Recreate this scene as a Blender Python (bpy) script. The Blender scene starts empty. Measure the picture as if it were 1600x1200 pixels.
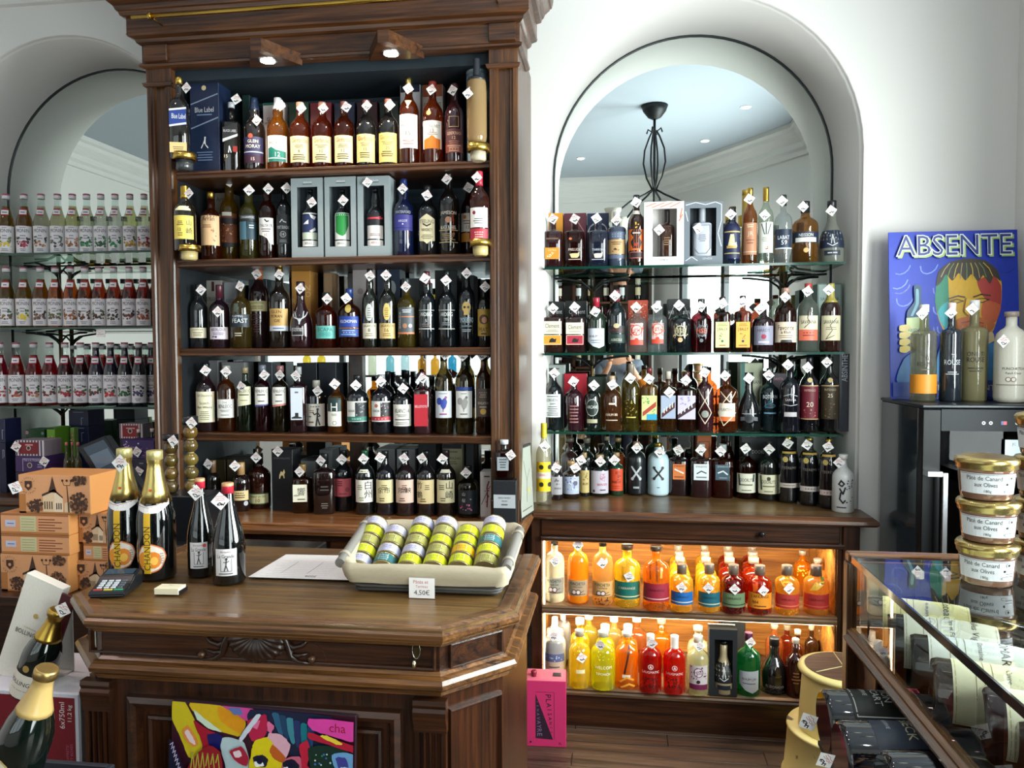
import bpy, bmesh, math, random
from mathutils import Vector, Matrix, Euler
random.seed(7)
SC = bpy.context.scene
COL = SC.collection
rad = math.radians
ZC = 1.55; FPX = 1200.0
cam_d = bpy.data.cameras.new('camera'); cam_d.sensor_width = 36.0; cam_d.lens = 27.0
cam_d.clip_start = 0.05; cam_d.clip_end = 60
cam = bpy.data.objects.new('camera', cam_d); COL.objects.link(cam); SC.camera = cam
RC = Matrix.Rotation(rad(7.83), 3, 'Z') @ Matrix.Rotation(rad(90 - 2.39), 3, 'X') @ Matrix.Rotation(rad(-0.22), 3, 'Z')
cam.matrix_world = Matrix.Translation((0, 0, ZC)) @ RC.to_4x4()
world = bpy.data.worlds.new('world'); SC.world = world; world.use_nodes = True
bg = world.node_tree.nodes['Background']; bg.inputs[0].default_value = (0.86, 0.93, 1.0, 1); bg.inputs[1].default_value = 1.3
SC.view_settings.view_transform = 'Standard'; SC.view_settings.look = 'None'
SC.view_settings.gamma = 1.0; SC.view_settings.use_curve_mapping = False
SC.view_settings.exposure = 0.2
SC.cycles.max_bounces = 10; SC.cycles.transparent_max_bounces = 24; SC.cycles.glossy_bounces = 5
SC.cycles.transmission_bounces = 8; SC.cycles.caustics_reflective = False; SC.cycles.caustics_refractive = False
SC.cycles.sample_clamp_indirect = 6.0

def area(name, loc, rot, sx, sy, power, col=(1, 1, 1), spread=180):
    d = bpy.data.lights.new(name, 'AREA'); d.shape = 'RECTANGLE'; d.size = sx; d.size_y = sy
    d.energy = power; d.color = col; d.spread = rad(spread)
    o = bpy.data.objects.new(name, d); COL.objects.link(o); o.location = loc; o.rotation_euler = rot
    return o
area('daylight_shop_window', (-2.3, -1.16, 1.65), (rad(90), 0, 0), 2.5, 1.5, 7, (0.86, 0.95, 1.0))
area('daylight_side_window', (1.66, 1.62, 1.75), (rad(90), 0, rad(90)), 1.35, 1.5, 205, (0.93, 0.97, 1.0))
area('daylight_door', (1.04, -0.19, 1.25), (rad(90), 0, rad(56.4)), 1.2, 2.2, 66, (0.93, 0.97, 1.0))

SPOT_W = 12.0
def ray(px, py):
    return RC @ Vector(((px - 800) / FPX, -(py - 600) / FPX, -1))
def at(px, py, Y=None, Z=None, X=None):
    d = ray(px, py)
    t = Y / d.y if Y is not None else ((Z - ZC) / d.z if Z is not None else X / d.x)
    return Vector((0, 0, ZC)) + d * t
def depth(p):
    return -(RC.transposed() @ (Vector(p) - Vector((0, 0, ZC)))).z
def proj(p):
    v = RC.transposed() @ (Vector(p) - Vector((0, 0, ZC)))
    return 800 + FPX * v.x / -v.z, 600 - FPX * v.y / -v.z

def lin(h):
    h = h.lstrip('#'); out = []
    for i in (0, 2, 4):
        c = int(h[i:i + 2], 16) / 255
        out.append(c / 12.92 if c <= 0.04045 else ((c + 0.055) / 1.055) ** 2.4)
    return (*out, 1)
MC = {}
def nt(name):
    m = bpy.data.materials.new(name); m.use_nodes = True
    return m, m.node_tree.nodes, m.node_tree.links, m.node_tree.nodes['Principled BSDF']
def P(hexc, rough=0.5, metal=0.0, spec=0.5, emit=0.0, coat=0.0):
    k = ('P', hexc, rough, metal, spec, emit, coat)
    if k not in MC:
        m, n, l, b = nt('paint_' + hexc)
        b.inputs['Base Color'].default_value = lin(hexc); b.inputs['Roughness'].default_value = rough
        b.inputs['Metallic'].default_value = metal; b.inputs['Specular IOR Level'].default_value = spec
        b.inputs['Coat Weight'].default_value = coat
        if emit: b.inputs['Emission Color'].default_value = lin(hexc); b.inputs['Emission Strength'].default_value = emit
        tx = n.new('ShaderNodeTexNoise'); tx.inputs['Scale'].default_value = 35
        mx = n.new('ShaderNodeMix'); mx.data_type = 'RGBA'; mx.blend_type = 'MULTIPLY'
        mx.inputs[0].default_value = 0.18; mx.inputs[6].default_value = lin(hexc)
        l.new(tx.outputs['Fac'], mx.inputs[7]); l.new(mx.outputs[2], b.inputs['Base Color'])
        MC[k] = m
    return MC[k]
def wood(name, dark, light, axis='X', scale=1.0, rough=0.32, coat=0.15, worn=None):
    k = ('W', name, axis)
    if k in MC: return MC[k]
    m, n, l, b = nt('wood_' + name + '_' + axis.lower())
    tc = n.new('ShaderNodeTexCoord'); mp = n.new('ShaderNodeMapping')
    s = {'X': (1.2, 30, 30), 'Y': (30, 1.2, 30), 'Z': (30, 30, 1.2)}[axis]
    mp.inputs['Scale'].default_value = [q * scale for q in s]
    l.new(tc.outputs['Object'], mp.inputs['Vector'])
    t1 = n.new('ShaderNodeTexNoise'); t1.inputs['Scale'].default_value = 1.6; t1.inputs['Detail'].default_value = 9; t1.inputs['Roughness'].default_value = 0.65
    t1.inputs['Distortion'].default_value = 0.6
    l.new(mp.outputs[0], t1.inputs['Vector'])
    t2 = n.new('ShaderNodeTexNoise'); t2.inputs['Scale'].default_value = 7; t2.inputs['Detail'].default_value = 5
    l.new(mp.outputs[0], t2.inputs['Vector'])
    r = n.new('ShaderNodeValToRGB'); r.color_ramp.elements[0].position = 0.33; r.color_ramp.elements[1].position = 0.70
    r.color_ramp.elements[0].color = lin(dark); r.color_ramp.elements[1].color = lin(light)
    l.new(t1.outputs['Fac'], r.inputs[0])
    mx = n.new('ShaderNodeMix'); mx.data_type = 'RGBA'; mx.blend_type = 'MULTIPLY'; mx.inputs[0].default_value = 0.55
    r2 = n.new('ShaderNodeValToRGB'); r2.color_ramp.elements[0].position = 0.38; r2.color_ramp.elements[1].position = 0.6
    r2.color_ramp.elements[0].color = (0.35, 0.33, 0.3, 1)
    l.new(t2.outputs['Fac'], r2.inputs[0]); l.new(r.outputs[0], mx.inputs[6]); l.new(r2.outputs[0], mx.inputs[7])
    out = mx.outputs[2]
    if worn:
        t3 = n.new('ShaderNodeTexNoise'); t3.inputs['Scale'].default_value = 3.2; t3.inputs['Detail'].default_value = 6
        l.new(tc.outputs['Object'], t3.inputs['Vector'])
        r3 = n.new('ShaderNodeValToRGB'); r3.color_ramp.elements[0].position = 0.45; r3.color_ramp.elements[1].position = 0.62
        l.new(t3.outputs['Fac'], r3.inputs[0])
        m3 = n.new('ShaderNodeMix'); m3.data_type = 'RGBA'; m3.blend_type = 'SCREEN'
        m3.inputs[7].default_value = lin(worn); l.new(r3.outputs[0], m3.inputs[0]); l.new(out, m3.inputs[6]); out = m3.outputs[2]
    l.new(out, b.inputs['Base Color'])
    b.inputs['Roughness'].default_value = rough; b.inputs['Coat Weight'].default_value = coat; b.inputs['Coat Roughness'].default_value = 0.2
    bp = n.new('ShaderNodeBump'); bp.inputs['Strength'].default_value = 0.25; bp.inputs['Distance'].default_value = 0.002
    l.new(t2.outputs['Fac'], bp.inputs['Height']); l.new(bp.outputs[0], b.inputs['Normal'])
    MC[k] = m
    return m
OAKX = wood('oak', '22100a', '6a4020'); OAKZ = wood('oak', '22100a', '664020', 'Z'); OAKY = wood('oak', '22100a', '6a4020', 'Y')
DOX = wood('dark_oak', '180a04', '4c2810'); DOZ = wood('dark_oak', '180a04', '4a2610', 'Z'); DOY = wood('dark_oak', '180a04', '4c2810', 'Y')
TOPX = wood('worn_top', '38240f', '7c5a32', 'X', 0.7, 0.36, 0.15, worn='3c3018')
LEDG = wood('ledge', '4a2812', 'a0683a', 'X', 1.0, 0.3, 0.2)
HONEY = wood('honey', '7a4818', 'c48638', 'X', 0.8, 0.5, 0.05)
FLOORM = wood('floor', '33231a', '6a5242', 'X', 0.5, 0.4, 0.1)
SLATE = wood('slate', '1c2a33', '3c5260', 'X', 0.6, 0.55, 0.0)
BLACK = P('0a0a0c', 0.35); BLACKG = P('08090b', 0.4, spec=0.2)
BRASS = P('c8a24a', 0.22, metal=1.0); GOLD = P('d8b458', 0.28, metal=1.0); STEEL = P('c9ccd0', 0.25, metal=1.0)
IRON = P('1c1e20', 0.5, metal=0.3)
def plaster(name, c):
    m, n, l, b = nt(name)
    t = n.new('ShaderNodeTexNoise'); t.inputs['Scale'].default_value = 2.2; t.inputs['Detail'].default_value = 8
    mx = n.new('ShaderNodeMix'); mx.data_type = 'RGBA'; mx.blend_type = 'MULTIPLY'; mx.inputs[0].default_value = 0.06
    mx.inputs[6].default_value = lin(c); l.new(t.outputs['Fac'], mx.inputs[7]); l.new(mx.outputs[2], b.inputs['Base Color'])
    b.inputs['Roughness'].default_value = 0.75
    t2 = n.new('ShaderNodeTexNoise'); t2.inputs['Scale'].default_value = 60; bp = n.new('ShaderNodeBump')
    bp.inputs['Strength'].default_value = 0.06; l.new(t2.outputs['Fac'], bp.inputs['Height']); l.new(bp.outputs[0], b.inputs['Normal'])
    return m
WALL = plaster('white_plaster', 'e2dfda'); CEIL = plaster('ceiling_shade_tone', 'b4bcc6')  # grey-blue puts the white ceiling's shade into its colour
def mirror_mat():
    m, n, l, b = nt('mirror_silver'); b.inputs['Base Color'].default_value = (0.80, 0.86, 0.83, 1)
    b.inputs['Metallic'].default_value = 1; b.inputs['Roughness'].default_value = 0.0
    return m
MIRROR = mirror_mat()
def thin_glass(name, tint, gloss=0.06, frost=0.0, refl=1.0):
    k = ('G', name, tint, gloss, frost, refl)
    if k in MC: return MC[k]
    m = bpy.data.materials.new('glass_' + name); m.use_nodes = True; n = m.node_tree.nodes; l = m.node_tree.links
    for q in list(n): n.remove(q)
    o = n.new('ShaderNodeOutputMaterial'); tr = n.new('ShaderNodeBsdfTransparent'); tr.inputs[0].default_value = [c ** (0.55 if frost else 1.0) for c in lin(tint)[:3]] + [1]
    gl = n.new('ShaderNodeBsdfGlossy'); gl.inputs['Roughness'].default_value = gloss
    fr = n.new('ShaderNodeFresnel'); fr.inputs[0].default_value = 1.5
    ml = n.new('ShaderNodeMath'); ml.operation = 'MULTIPLY'; ml.inputs[1].default_value = refl; ml.use_clamp = True
    ge = n.new('ShaderNodeNewGeometry'); inv = n.new('ShaderNodeMath'); inv.operation = 'SUBTRACT'; inv.inputs[0].default_value = 1.0; l.new(ge.outputs['Backfacing'], inv.inputs[1])
    m0 = n.new('ShaderNodeMath'); m0.operation = 'MULTIPLY'; l.new(fr.outputs[0], m0.inputs[0]); l.new(inv.outputs[0], m0.inputs[1])
    mx = n.new('ShaderNodeMixShader'); l.new(m0.outputs[0], ml.inputs[0]); l.new(ml.outputs[0], mx.inputs[0])
    base = tr.outputs[0]
    if frost:
        df = n.new('ShaderNodeBsdfDiffuse'); df.inputs[0].default_value = lin(tint)
        tl = n.new('ShaderNodeBsdfTranslucent'); tl.inputs[0].default_value = lin(tint)
        m2 = n.new('ShaderNodeMixShader'); l.new(df.outputs[0], m2.inputs[1]); l.new(tl.outputs[0], m2.inputs[2])
        m3 = n.new('ShaderNodeMixShader'); m3.inputs[0].default_value = frost
        l.new(tr.outputs[0], m3.inputs[1]); l.new(m2.outputs[0], m3.inputs[2]); base = m3.outputs[0]
    l.new(base, mx.inputs[1]); l.new(gl.outputs[0], mx.inputs[2]); l.new(mx.outputs[0], o.inputs[0])
    MC[k] = m
    return m
PANE = thin_glass('pane', 'f7faf8', 0.0, refl=1.3)
SHELFG = thin_glass('shelf_green', 'd8efe4', 0.02); EDGEG = P('0e3a30', 0.1, spec=0.8)
CLEARG = thin_glass('clear', 'eef4f2', 0.03, refl=1.4)

def obj(name, bm, mats, parent=None, smooth=None, loc=None):
    me = bpy.data.meshes.new(name)
    if smooth is not None:
        for f in bm.faces: f.smooth = smooth
    bm.to_mesh(me); bm.free()
    for m in (mats if isinstance(mats, (list, tuple)) else [mats]): me.materials.append(m)
    o = bpy.data.objects.new(name, me); COL.objects.link(o)
    if parent: o.parent = parent
    if loc: o.location = loc
    return o
def empty(name, loc=(0, 0, 0), rz=0.0):
    o = bpy.data.objects.new(name, None); COL.objects.link(o); o.location = loc; o.rotation_euler = (0, 0, rz); o.empty_display_size = 0.05
    return o
USED = {}
def tag(o, label, cat, group=None):
    label = label.strip()
    nw = len(label.split())
    if nw > 16: print('LONG LABEL', nw, label)
    if label in USED: print('DUP LABEL', label)
    USED[label] = 1
    o['label'] = label; o['category'] = cat
    if group: o['group'] = group
    return o
def thing(name, label, cat, loc=(0, 0, 0), rz=0.0, group=None):
    return tag(empty(name, loc, rz), label, cat, group)
def struct(name, bm, m, parent=None, **k):
    o = obj(name, bm, m, parent, **k)
    if not parent: o['kind'] = 'structure'
    return o
def box(bm, x0, x1, y0, y1, z0, z1, mi=0, bev=0.0, seg=1):
    r = bmesh.ops.create_cube(bm, size=1)
    for v in r['verts']:
        v.co = Vector(((x0 + x1) / 2 + v.co.x * (x1 - x0), (y0 + y1) / 2 + v.co.y * (y1 - y0), (z0 + z1) / 2 + v.co.z * (z1 - z0)))
    fs = {f for v in r['verts'] for f in v.link_faces}
    for f in fs: f.material_index = mi
    if bev:
        es = list({e for v in r['verts'] for e in v.link_edges})
        rr = bmesh.ops.bevel(bm, geom=es, offset=bev, segments=seg, affect='EDGES', profile=0.5)
        for f in rr['faces']: f.material_index = mi
def mbox(*a, **k):
    bm = bmesh.new(); box(bm, *a, **k); return bm
def prism(bm, pts, axis, a0, a1, mi=0):
    """closed polygon pts (2d) extruded along an axis from a0 to a1"""
    def V(p, a):
        return {'X': (a, p[0], p[1]), 'Y': (p[0], a, p[1]), 'Z': (p[0], p[1], a)}[axis]
    A = [bm.verts.new(V(p, a0)) for p in pts]; B = [bm.verts.new(V(p, a1)) for p in pts]
    n = len(pts)
    fs = [bm.faces.new(A[::-1]), bm.faces.new(B)]
    for i in range(n): fs.append(bm.faces.new((A[i], A[(i + 1) % n], B[(i + 1) % n], B[i])))
    for f in fs: f.material_index = mi
    bmesh.ops.recalc_face_normals(bm, faces=fs)
def sweep(bm, path, prof, closed_path=False, mi=0):
    """profile (outward, z) swept along a plan path (x, y); outward is the right-hand side of travel"""
    n = len(path); rings = []
    def nrm(a, b):
        d = Vector((b[0] - a[0], b[1] - a[1])).normalized(); return Vector((d.y, -d.x))
    for i in range(n):
        if closed_path or 0 < i < n - 1:
            n1 = nrm(path[i - 1], path[i]); n2 = nrm(path[i], path[(i + 1) % n])
            m = (n1 + n2); m = m / m.length; k = 1 / max(0.3, m.dot(n1)); m = m * k
        elif i == 0: m = nrm(path[0], path[1])
        else: m = nrm(path[-2], path[-1])
        rings.append([bm.verts.new((path[i][0] + m.x * o, path[i][1] + m.y * o, z)) for o, z in prof])
    k = len(prof); fs = []
    for i in range(n if closed_path else n - 1):
        A, B = rings[i], rings[(i + 1) % n]
        for j in range(k): fs.append(bm.faces.new((A[j], A[(j + 1) % k], B[(j + 1) % k], B[j])))
    if not closed_path: fs += [bm.faces.new(rings[0]), bm.faces.new(rings[-1][::-1])]
    for f in fs: f.material_index = mi
    bmesh.ops.recalc_face_normals(bm, faces=fs)
def lathe(bm, prof, seg=20, c=(0, 0), mi=0, sq=0.0, cap=True, M=None, sx=1.0, sy=1.0, mif=None):
    """profile [(r, z)] bottom to top around the z axis; sq squares the wide sections"""
    rmax = max(p[0] for p in prof); rings = []
    for r, z in prof:
        ring = []
        k = max(0.0, min(1.0, (r / rmax - 0.45) / 0.4)) * sq
        for i in range(seg):
            a = 2 * math.pi * (i + 0.5) / seg; ca, sa = math.cos(a), math.sin(a)
            q = 1.0
            if k: q = 1 + k * (1 / (abs(ca) ** 7 + abs(sa) ** 7) ** (1 / 7) - 1)
            co = Vector((c[0] + r * q * ca * sx, c[1] + r * q * sa * sy, z))
            ring.append(bm.verts.new(M @ co if M else co))
        rings.append(ring)
    for j in range(len(rings) - 1):
        zm = (prof[j][1] + prof[j + 1][1]) / 2
        for i in range(seg):
            f = bm.faces.new((rings[j][i], rings[j][(i + 1) % seg], rings[j + 1][(i + 1) % seg], rings[j + 1][i]))
            f.smooth = True; f.material_index = mif(zm) if mif else mi
    if cap:
        f = bm.faces.new(rings[0][::-1]); f.material_index = mif(prof[0][1]) if mif else mi
        f = bm.faces.new(rings[-1]); f.material_index = mif(prof[-1][1]) if mif else mi
def tube(bm, pts, r, seg=8, mi=0, rs=None):
    rings = []; n = len(pts); pts = [Vector(p) for p in pts]; up = None
    for i, p in enumerate(pts):
        d = (pts[min(i + 1, n - 1)] - pts[max(i - 1, 0)]).normalized()
        if up is None:
            up = Vector((0, 0, 1)) if abs(d.z) < 0.9 else Vector((1, 0, 0))
        a = d.cross(up).normalized(); b = a.cross(d).normalized(); up = b
        rr = rs[i] if rs else r
        rings.append([bm.verts.new(p + (a * math.cos(2 * math.pi * j / seg) + b * math.sin(2 * math.pi * j / seg)) * rr) for j in range(seg)])
    for i in range(n - 1):
        for j in range(seg):
            f = bm.faces.new((rings[i][j], rings[i][(j + 1) % seg], rings[i + 1][(j + 1) % seg], rings[i + 1][j])); f.smooth = True; f.material_index = mi
    f = bm.faces.new(rings[0][::-1]); f.material_index = mi; f = bm.faces.new(rings[-1]); f.material_index = mi
    bmesh.ops.recalc_face_normals(bm, faces=bm.faces)
YW = 3.25; YM = 3.64; ARCH_R = 0.642; SPR = 2.36; AX = (-2.518, 0.326)
XL, XR, YB, ZT = -4.6, 1.53, -1.05, 3.38
def wall_with_arches():
    bm = bmesh.new(); top = ZT; N = 28; bot = 0.0
    def quad(*p):
        return bm.faces.new([bm.verts.new(q) for q in p])
    xs = [XL]
    for c in AX: xs += [c - ARCH_R, c + ARCH_R]
    xs.append(XR)
    for i in (0, 2, 4):
        quad((xs[i], YW, bot), (xs[i + 1], YW, bot), (xs[i + 1], YW, top), (xs[i], YW, top))
    B = 0.022
    for c in AX:
        prev = None
        pts = [(c - ARCH_R, bot)] + [(c - ARCH_R * math.cos(math.pi * k / N), SPR + ARCH_R * math.sin(math.pi * k / N)) for k in range(N + 1)] + [(c + ARCH_R, bot)]
        for k in range(1, N + 1):
            a, b = pts[k], pts[k + 1]
            quad((a[0], YW, a[1]), (b[0], YW, b[1]), (b[0], YW, top), (a[0], YW, top))
        sec = [(0, 0), (0.004, 0.011), (0.012, 0.019), (B, B)]
        rows = []
        for (x, z) in pts:
            dx, dz = c - x, (SPR - z if z > SPR else 0.0)
            L = math.hypot(dx, dz) or 1; dx /= L; dz /= L
            row = [bm.verts.new((x + dx * (s[0] * 0.5), YW + s[1], z + dz * (s[0] * 0.5))) for s in sec]
            row.append(bm.verts.new((x + dx * 0.011, YM + 0.02, z + dz * 0.011)))
            rows.append(row)
        for r0, r1 in zip(rows, rows[1:]):
            for j in range(4):
                f = bm.faces.new((r0[j], r0[j + 1], r1[j + 1], r1[j])); f.smooth = True
    bmesh.ops.remove_doubles(bm, verts=bm.verts, dist=1e-4)
    bmesh.ops.recalc_face_normals(bm, faces=bm.faces)
    return bm
struct('wall_back', wall_with_arches(), WALL)
struct('wall_left', mbox(XL - 0.1, XL, YB, YM + 0.1, 0, ZT), WALL)
bm = bmesh.new()
box(bm, XR, XR + 0.1, 2.35, YM + 0.1, 0, ZT); box(bm, XR, XR + 0.1, 0.72, 0.9, 0, ZT)
box(bm, XR, XR + 0.1, 0.9, 2.35, 0, 0.95); box(bm, XR, XR + 0.1, 0.9, 2.35, 2.55, ZT)
struct('wall_right', bm, WALL)
bm = bmesh.new()
wx0, wx1, wz0, wz1 = -3.6, -1.05, 0.85, 2.45
box(bm, XL, wx0, YB - 0.1, YB, 0, ZT); box(bm, wx1, 0.42, YB - 0.1, YB, 0, ZT)
box(bm, wx0, wx1, YB - 0.1, YB, 0, wz0); box(bm, wx0, wx1, YB - 0.1, YB, wz1, ZT)
struct('wall_front', bm, WALL)
A = Vector((0.38, -1.05)); Bp = Vector((1.56, 0.76)); dv = (Bp - A); LL = dv.length; ang = math.atan2(dv.y, dv.x)
bm = bmesh.new()
box(bm, 0, 0.42, -0.08, 0, 0, ZT); box(bm, 1.72, LL, -0.08, 0, 0, ZT); box(bm, 0.42, 1.72, -0.08, 0, 2.4, ZT)
o = struct('wall_oblique', bm, WALL); o.location = (A.x, A.y, 0); o.rotation_euler = (0, 0, ang)
def window(name, x0, x1, z0, z1, loc, rz, nx=3, mat=None):
    r = empty(name, loc, rz); r['kind'] = 'structure'
    bm = bmesh.new(); t = 0.05
    box(bm, x0, x1, -0.07, -0.01, z0, z0 + t); box(bm, x0, x1, -0.07, -0.01, z1 - t, z1)
    for i in range(nx + 1):
        x = x0 + (x1 - x0 - t) * i / nx; box(bm, x, x + t, -0.07, -0.01, z0 + t, z1 - t)
    obj('window_frame', bm, mat or P('3a3d40', 0.4), r)
    for i in range(nx):
        xa = x0 + (x1 - x0) * i / nx + t; xb = x0 + (x1 - x0) * (i + 1) / nx
        obj('pane', mbox(xa, xb, -0.044, -0.038, z0 + t, z1 - t), PANE, r)
window('window_1', wx0, wx1, wz0, wz1, (0, YB, 0), 0)
window('door_1', 0.42, 1.72, 0.0, 2.4, (A.x, A.y, 0), ang, 2)
window('window_2', 0.9, 2.35, 0.95, 2.55, (XR, 0, 0), rad(90), 2)
struct('ceiling', mbox(XL - 0.1, XR + 0.1, YB - 0.1, YM + 0.1, ZT, ZT + 0.08), CEIL)
bm = bmesh.new()
prof = [(0, 3.14), (0.02, 3.145), (0.025, 3.18), (0.05, 3.2), (0.06, 3.24), (0.12, 3.3), (0.13, 3.33), (0.16, 3.345), (0.16, 3.38), (0, 3.38)]
pathc = [(XL, YW), (XL, YB), (0.38, YB), (1.53, 0.72), (XR, YW)]
sweep(bm, pathc[::-1], prof, closed_path=True)
struct('trim_1', bm, P('e8e6e2', 0.6))
fl = struct('floor', mbox(XL, XR, YB, YM + 0.1, -0.06, -0.012), P('1a120c', 0.7))
meshes = []
random.seed(3)
yy = 1.3; row = 0
while yy < 3.2:
    x = -0.9 + (row % 3) * -0.37
    while x < XR:
        L = 1.1; x1 = min(x + L, XR)
        bm = mbox(x + 0.0012, x1 - 0.0012, yy + 0.0012, yy + 0.0938, -0.012, 0.0 + random.uniform(-0.0008, 0.0004), bev=0.001)
        p = obj('plank', bm, FLOORM, fl); x = x1
    yy += 0.095; row += 1
bm = bmesh.new(); yy = YB
while yy < 1.3:
    box(bm, XL, XR, yy + 0.001, yy + 0.094, -0.012, -0.0005); yy += 0.095
box(bm, XL, -0.95, 1.3, 3.25, -0.012, -0.0005)
o = obj('far_planks', bm, FLOORM, fl); o['kind'] = 'stuff'

def niche_mirror(cx, label):
    t = thing('arched_mirror', label, 'mirror', (cx, YM, 0))
    R = ARCH_R - 0.018; N = 40
    pts = [(-R, 0.9)] + [(-R * math.cos(math.pi * k / N), SPR + R * math.sin(math.pi * k / N)) for k in range(N + 1)] + [(R, 0.9)]
    bm = bmesh.new(); prism(bm, pts, 'Y', 0.0, 0.01); obj('mirror_glass', bm, MIRROR, t)
    bm = bmesh.new(); tube(bm, [(p[0], -0.002, p[1]) for p in pts], 0.0055, 6)
    obj('dark_edge', bm, P('10191a', 0.4), t)
niche_mirror(AX[1], 'tall round-topped mirror backing the niche with the rum bottles')
niche_mirror(AX[0], 'tall round-topped mirror backing the niche with the syrup bottles')

CX0, CX1 = -1.825, -0.362   # outer faces
CY = 2.82                   # front of the pilasters
IX0, IX1 = -1.722, -0.470
SH1, SH2, SH3, SH4, LZ = 2.262, 1.918, 1.568, 1.232, 0.907
SZ = []
cab = thing('tall_display_cabinet', 'tall carved dark oak display cabinet between two arched niches', 'cabinet', (0, 0, 0))
for nm, m0, x0, x1 in (('side_panel', OAKZ, CX0, CX0 + 0.03), ('side_panel', OAKZ, CX1 - 0.03, CX1)):
    obj(nm, mbox(x0, x1, CY + 0.03, YW, LZ, 2.70, bev=0.002), m0, cab)
def pilaster(x0, x1):
    bm = bmesh.new(); w = x1 - x0
    pr = [(x0, CY + 0.035), (x0, CY + 0.006), (x0 + 0.004, CY), (x0 + 0.018, CY), (x0 + 0.022, CY + 0.006), (x0 + 0.03, CY + 0.006), (x0 + 0.034, CY + 0.014),
          (x1 - 0.034, CY + 0.014), (x1 - 0.03, CY + 0.006), (x1 - 0.022, CY + 0.006), (x1 - 0.018, CY), (x1 - 0.004, CY), (x1, CY + 0.006), (x1, CY + 0.035)]
    prism(bm, pr, 'Z', LZ, 2.60)
    box(bm, x0, x1, CY, CY + 0.035, 2.60, 2.68, bev=0.002)
    box(bm, x0 - 0.0, x1, CY - 0.006, CY + 0.035, LZ, LZ + 0.09, bev=0.003)
    return bm
pl = obj('pilaster', pilaster(CX0, IX0), OAKZ, cab); pr_ = obj('pilaster', pilaster(IX1, CX1), OAKZ, cab)
obj('back_board', mbox(IX0, IX1, 3.17, 3.19, SH2 + 0.19, 2.40, bev=0.002), SLATE, cab)
obj('back_board', mbox(IX0, IX1, 3.165, 3.19, 2.404, 2.62, bev=0.002), SLATE, cab)
obj('back_board', mbox(IX0, IX1, 3.165, 3.19, SH2, SH2 + 0.186, bev=0.002), SLATE, cab)
for xa, xb in ((IX0, -1.135), (-1.075, IX1)):
    obj('mirror_panel', mbox(xa, xb, 3.17, 3.18, LZ, SH2 - 0.03), MIRROR, cab)
obj('back_upright', mbox(-1.135, -1.075, 3.145, 3.19, LZ, SH2 - 0.03, bev=0.003), DOZ, cab)
obj('top_board', mbox(IX0 - .03, IX1 + .03, CY + .05, 3.19, 2.62, 2.68), P('1c2830', 0.6), cab)
obj('inner_side', mbox(CX0 + 0.03, IX0, CY + 0.035, 3.19, LZ, 2.62), P('12181d', 0.6), cab)
obj('inner_side', mbox(IX1, CX1 - 0.03, CY + 0.035, 3.19, LZ, 2.62), P('12181d', 0.6), cab)
for z in (SH1, SH2, SH3, SH4):
    bm = bmesh.new()
    y0 = CY + 0.02
    pr = [(y0 + 0.006, z), (y0 + 0.0, z - 0.004), (y0 + 0.001, z - 0.010), (y0 + 0.007, z - 0.012), (y0 + 0.007, z - 0.015), (y0, z - 0.018), (y0 + 0.001, z - 0.027), (y0 + 0.01, z - 0.03), (3.165, z - 0.03), (3.165, z)]
    prism(bm, pr, 'X', IX0, IX1)
    obj('shelf', bm, OAKX, cab)
path = [(CX0, 3.06), (CX0, CY), (CX1, CY), (CX1, 3.06)]
bm = bmesh.new()
sweep(bm, path, [(-0.03, 2.655), (0.004, 2.655), (0.016, 2.660), (0.018, 2.668), (0.008, 2.676), (0.008, 2.742), (0.014, 2.744), (0.022, 2.750), (0.026, 2.762), (0.044, 2.768), (0.048, 2.776), (-0.03, 2.776)])
obj('frieze', bm, OAKX, cab)
bm = bmesh.new()
sweep(bm, path, [(-0.03, 2.776), (0.046, 2.776), (0.046, 2.836), (0.062, 2.840), (0.066, 2.852), (0.072, 2.856), (0.078, 2.870), (0.095, 2.884), (0.098, 2.890), (0.104, 2.892), (0.108, 2.905), (0.112, 2.93), (0.118, 2.945), (0.122, 2.953), (0.126, 2.955), (0.13, 2.985), (0.14, 3.02), (0.14, 3.04), (-0.03, 3.04)])
obj('cornice', bm, OAKX, cab)
for xa, xb in ((CX0 + 0.004, IX0 - 0.002), (IX1 + 0.002, CX1 - 0.004)):
    obj('corner_block', mbox(xa, xb, CY - 0.02, CY + 0.01, 2.678, 2.742, bev=0.003), OAKX, cab)
for i, (xa, xb) in enumerate(((CX0, IX0), (IX1, CX1))):
    bm = bmesh.new(); sweep(bm, [(xa, CY + 0.03), (xa, CY), (xb, CY), (xb, CY + 0.03)], [(0, 2.585), (0.006, 2.588), (0.010, 2.60), (0.004, 2.604), (0, 2.604)])
    obj('capital', bm, OAKX, cab)
for px in (430, 619):
    c = at(px, 86, Y=CY - 0.01).x
    bm = bmesh.new(); prism(bm, [(c - 0.105, CY - 0.005), (c - 0.02, CY - 0.17), (c + 0.02, CY - 0.17)[:2], (c + 0.105, CY - 0.005)], 'Z', 2.635, 2.678)
    w = obj('lamp_canopy', bm, OAKX, cab)
    bm = bmesh.new(); lathe(bm, [(0.034, 2.631), (0.036, 2.637)], 20, (c, CY - 0.075)); obj('spot_ring', bm, STEEL, w)
    bm = bmesh.new(); lathe(bm, [(0.026, 2.6285), (0.027, 2.6335)], 20, (c, CY - 0.075)); obj('spot_lens', bm, P('fff3df', 0.3, emit=25), w)
    d = bpy.data.lights.new('cabinet_spot', 'SPOT'); d.energy = 13; d.color = (1, 0.86, 0.66); d.spot_size = rad(125); d.spot_blend = 0.7; d.shadow_soft_size = 0.03
    lo = bpy.data.objects.new('cabinet_spot', d); COL.objects.link(lo); lo.location = (c, CY - 0.075, 2.62); lo.rotation_euler = (rad(12), 0, 0)
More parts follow.
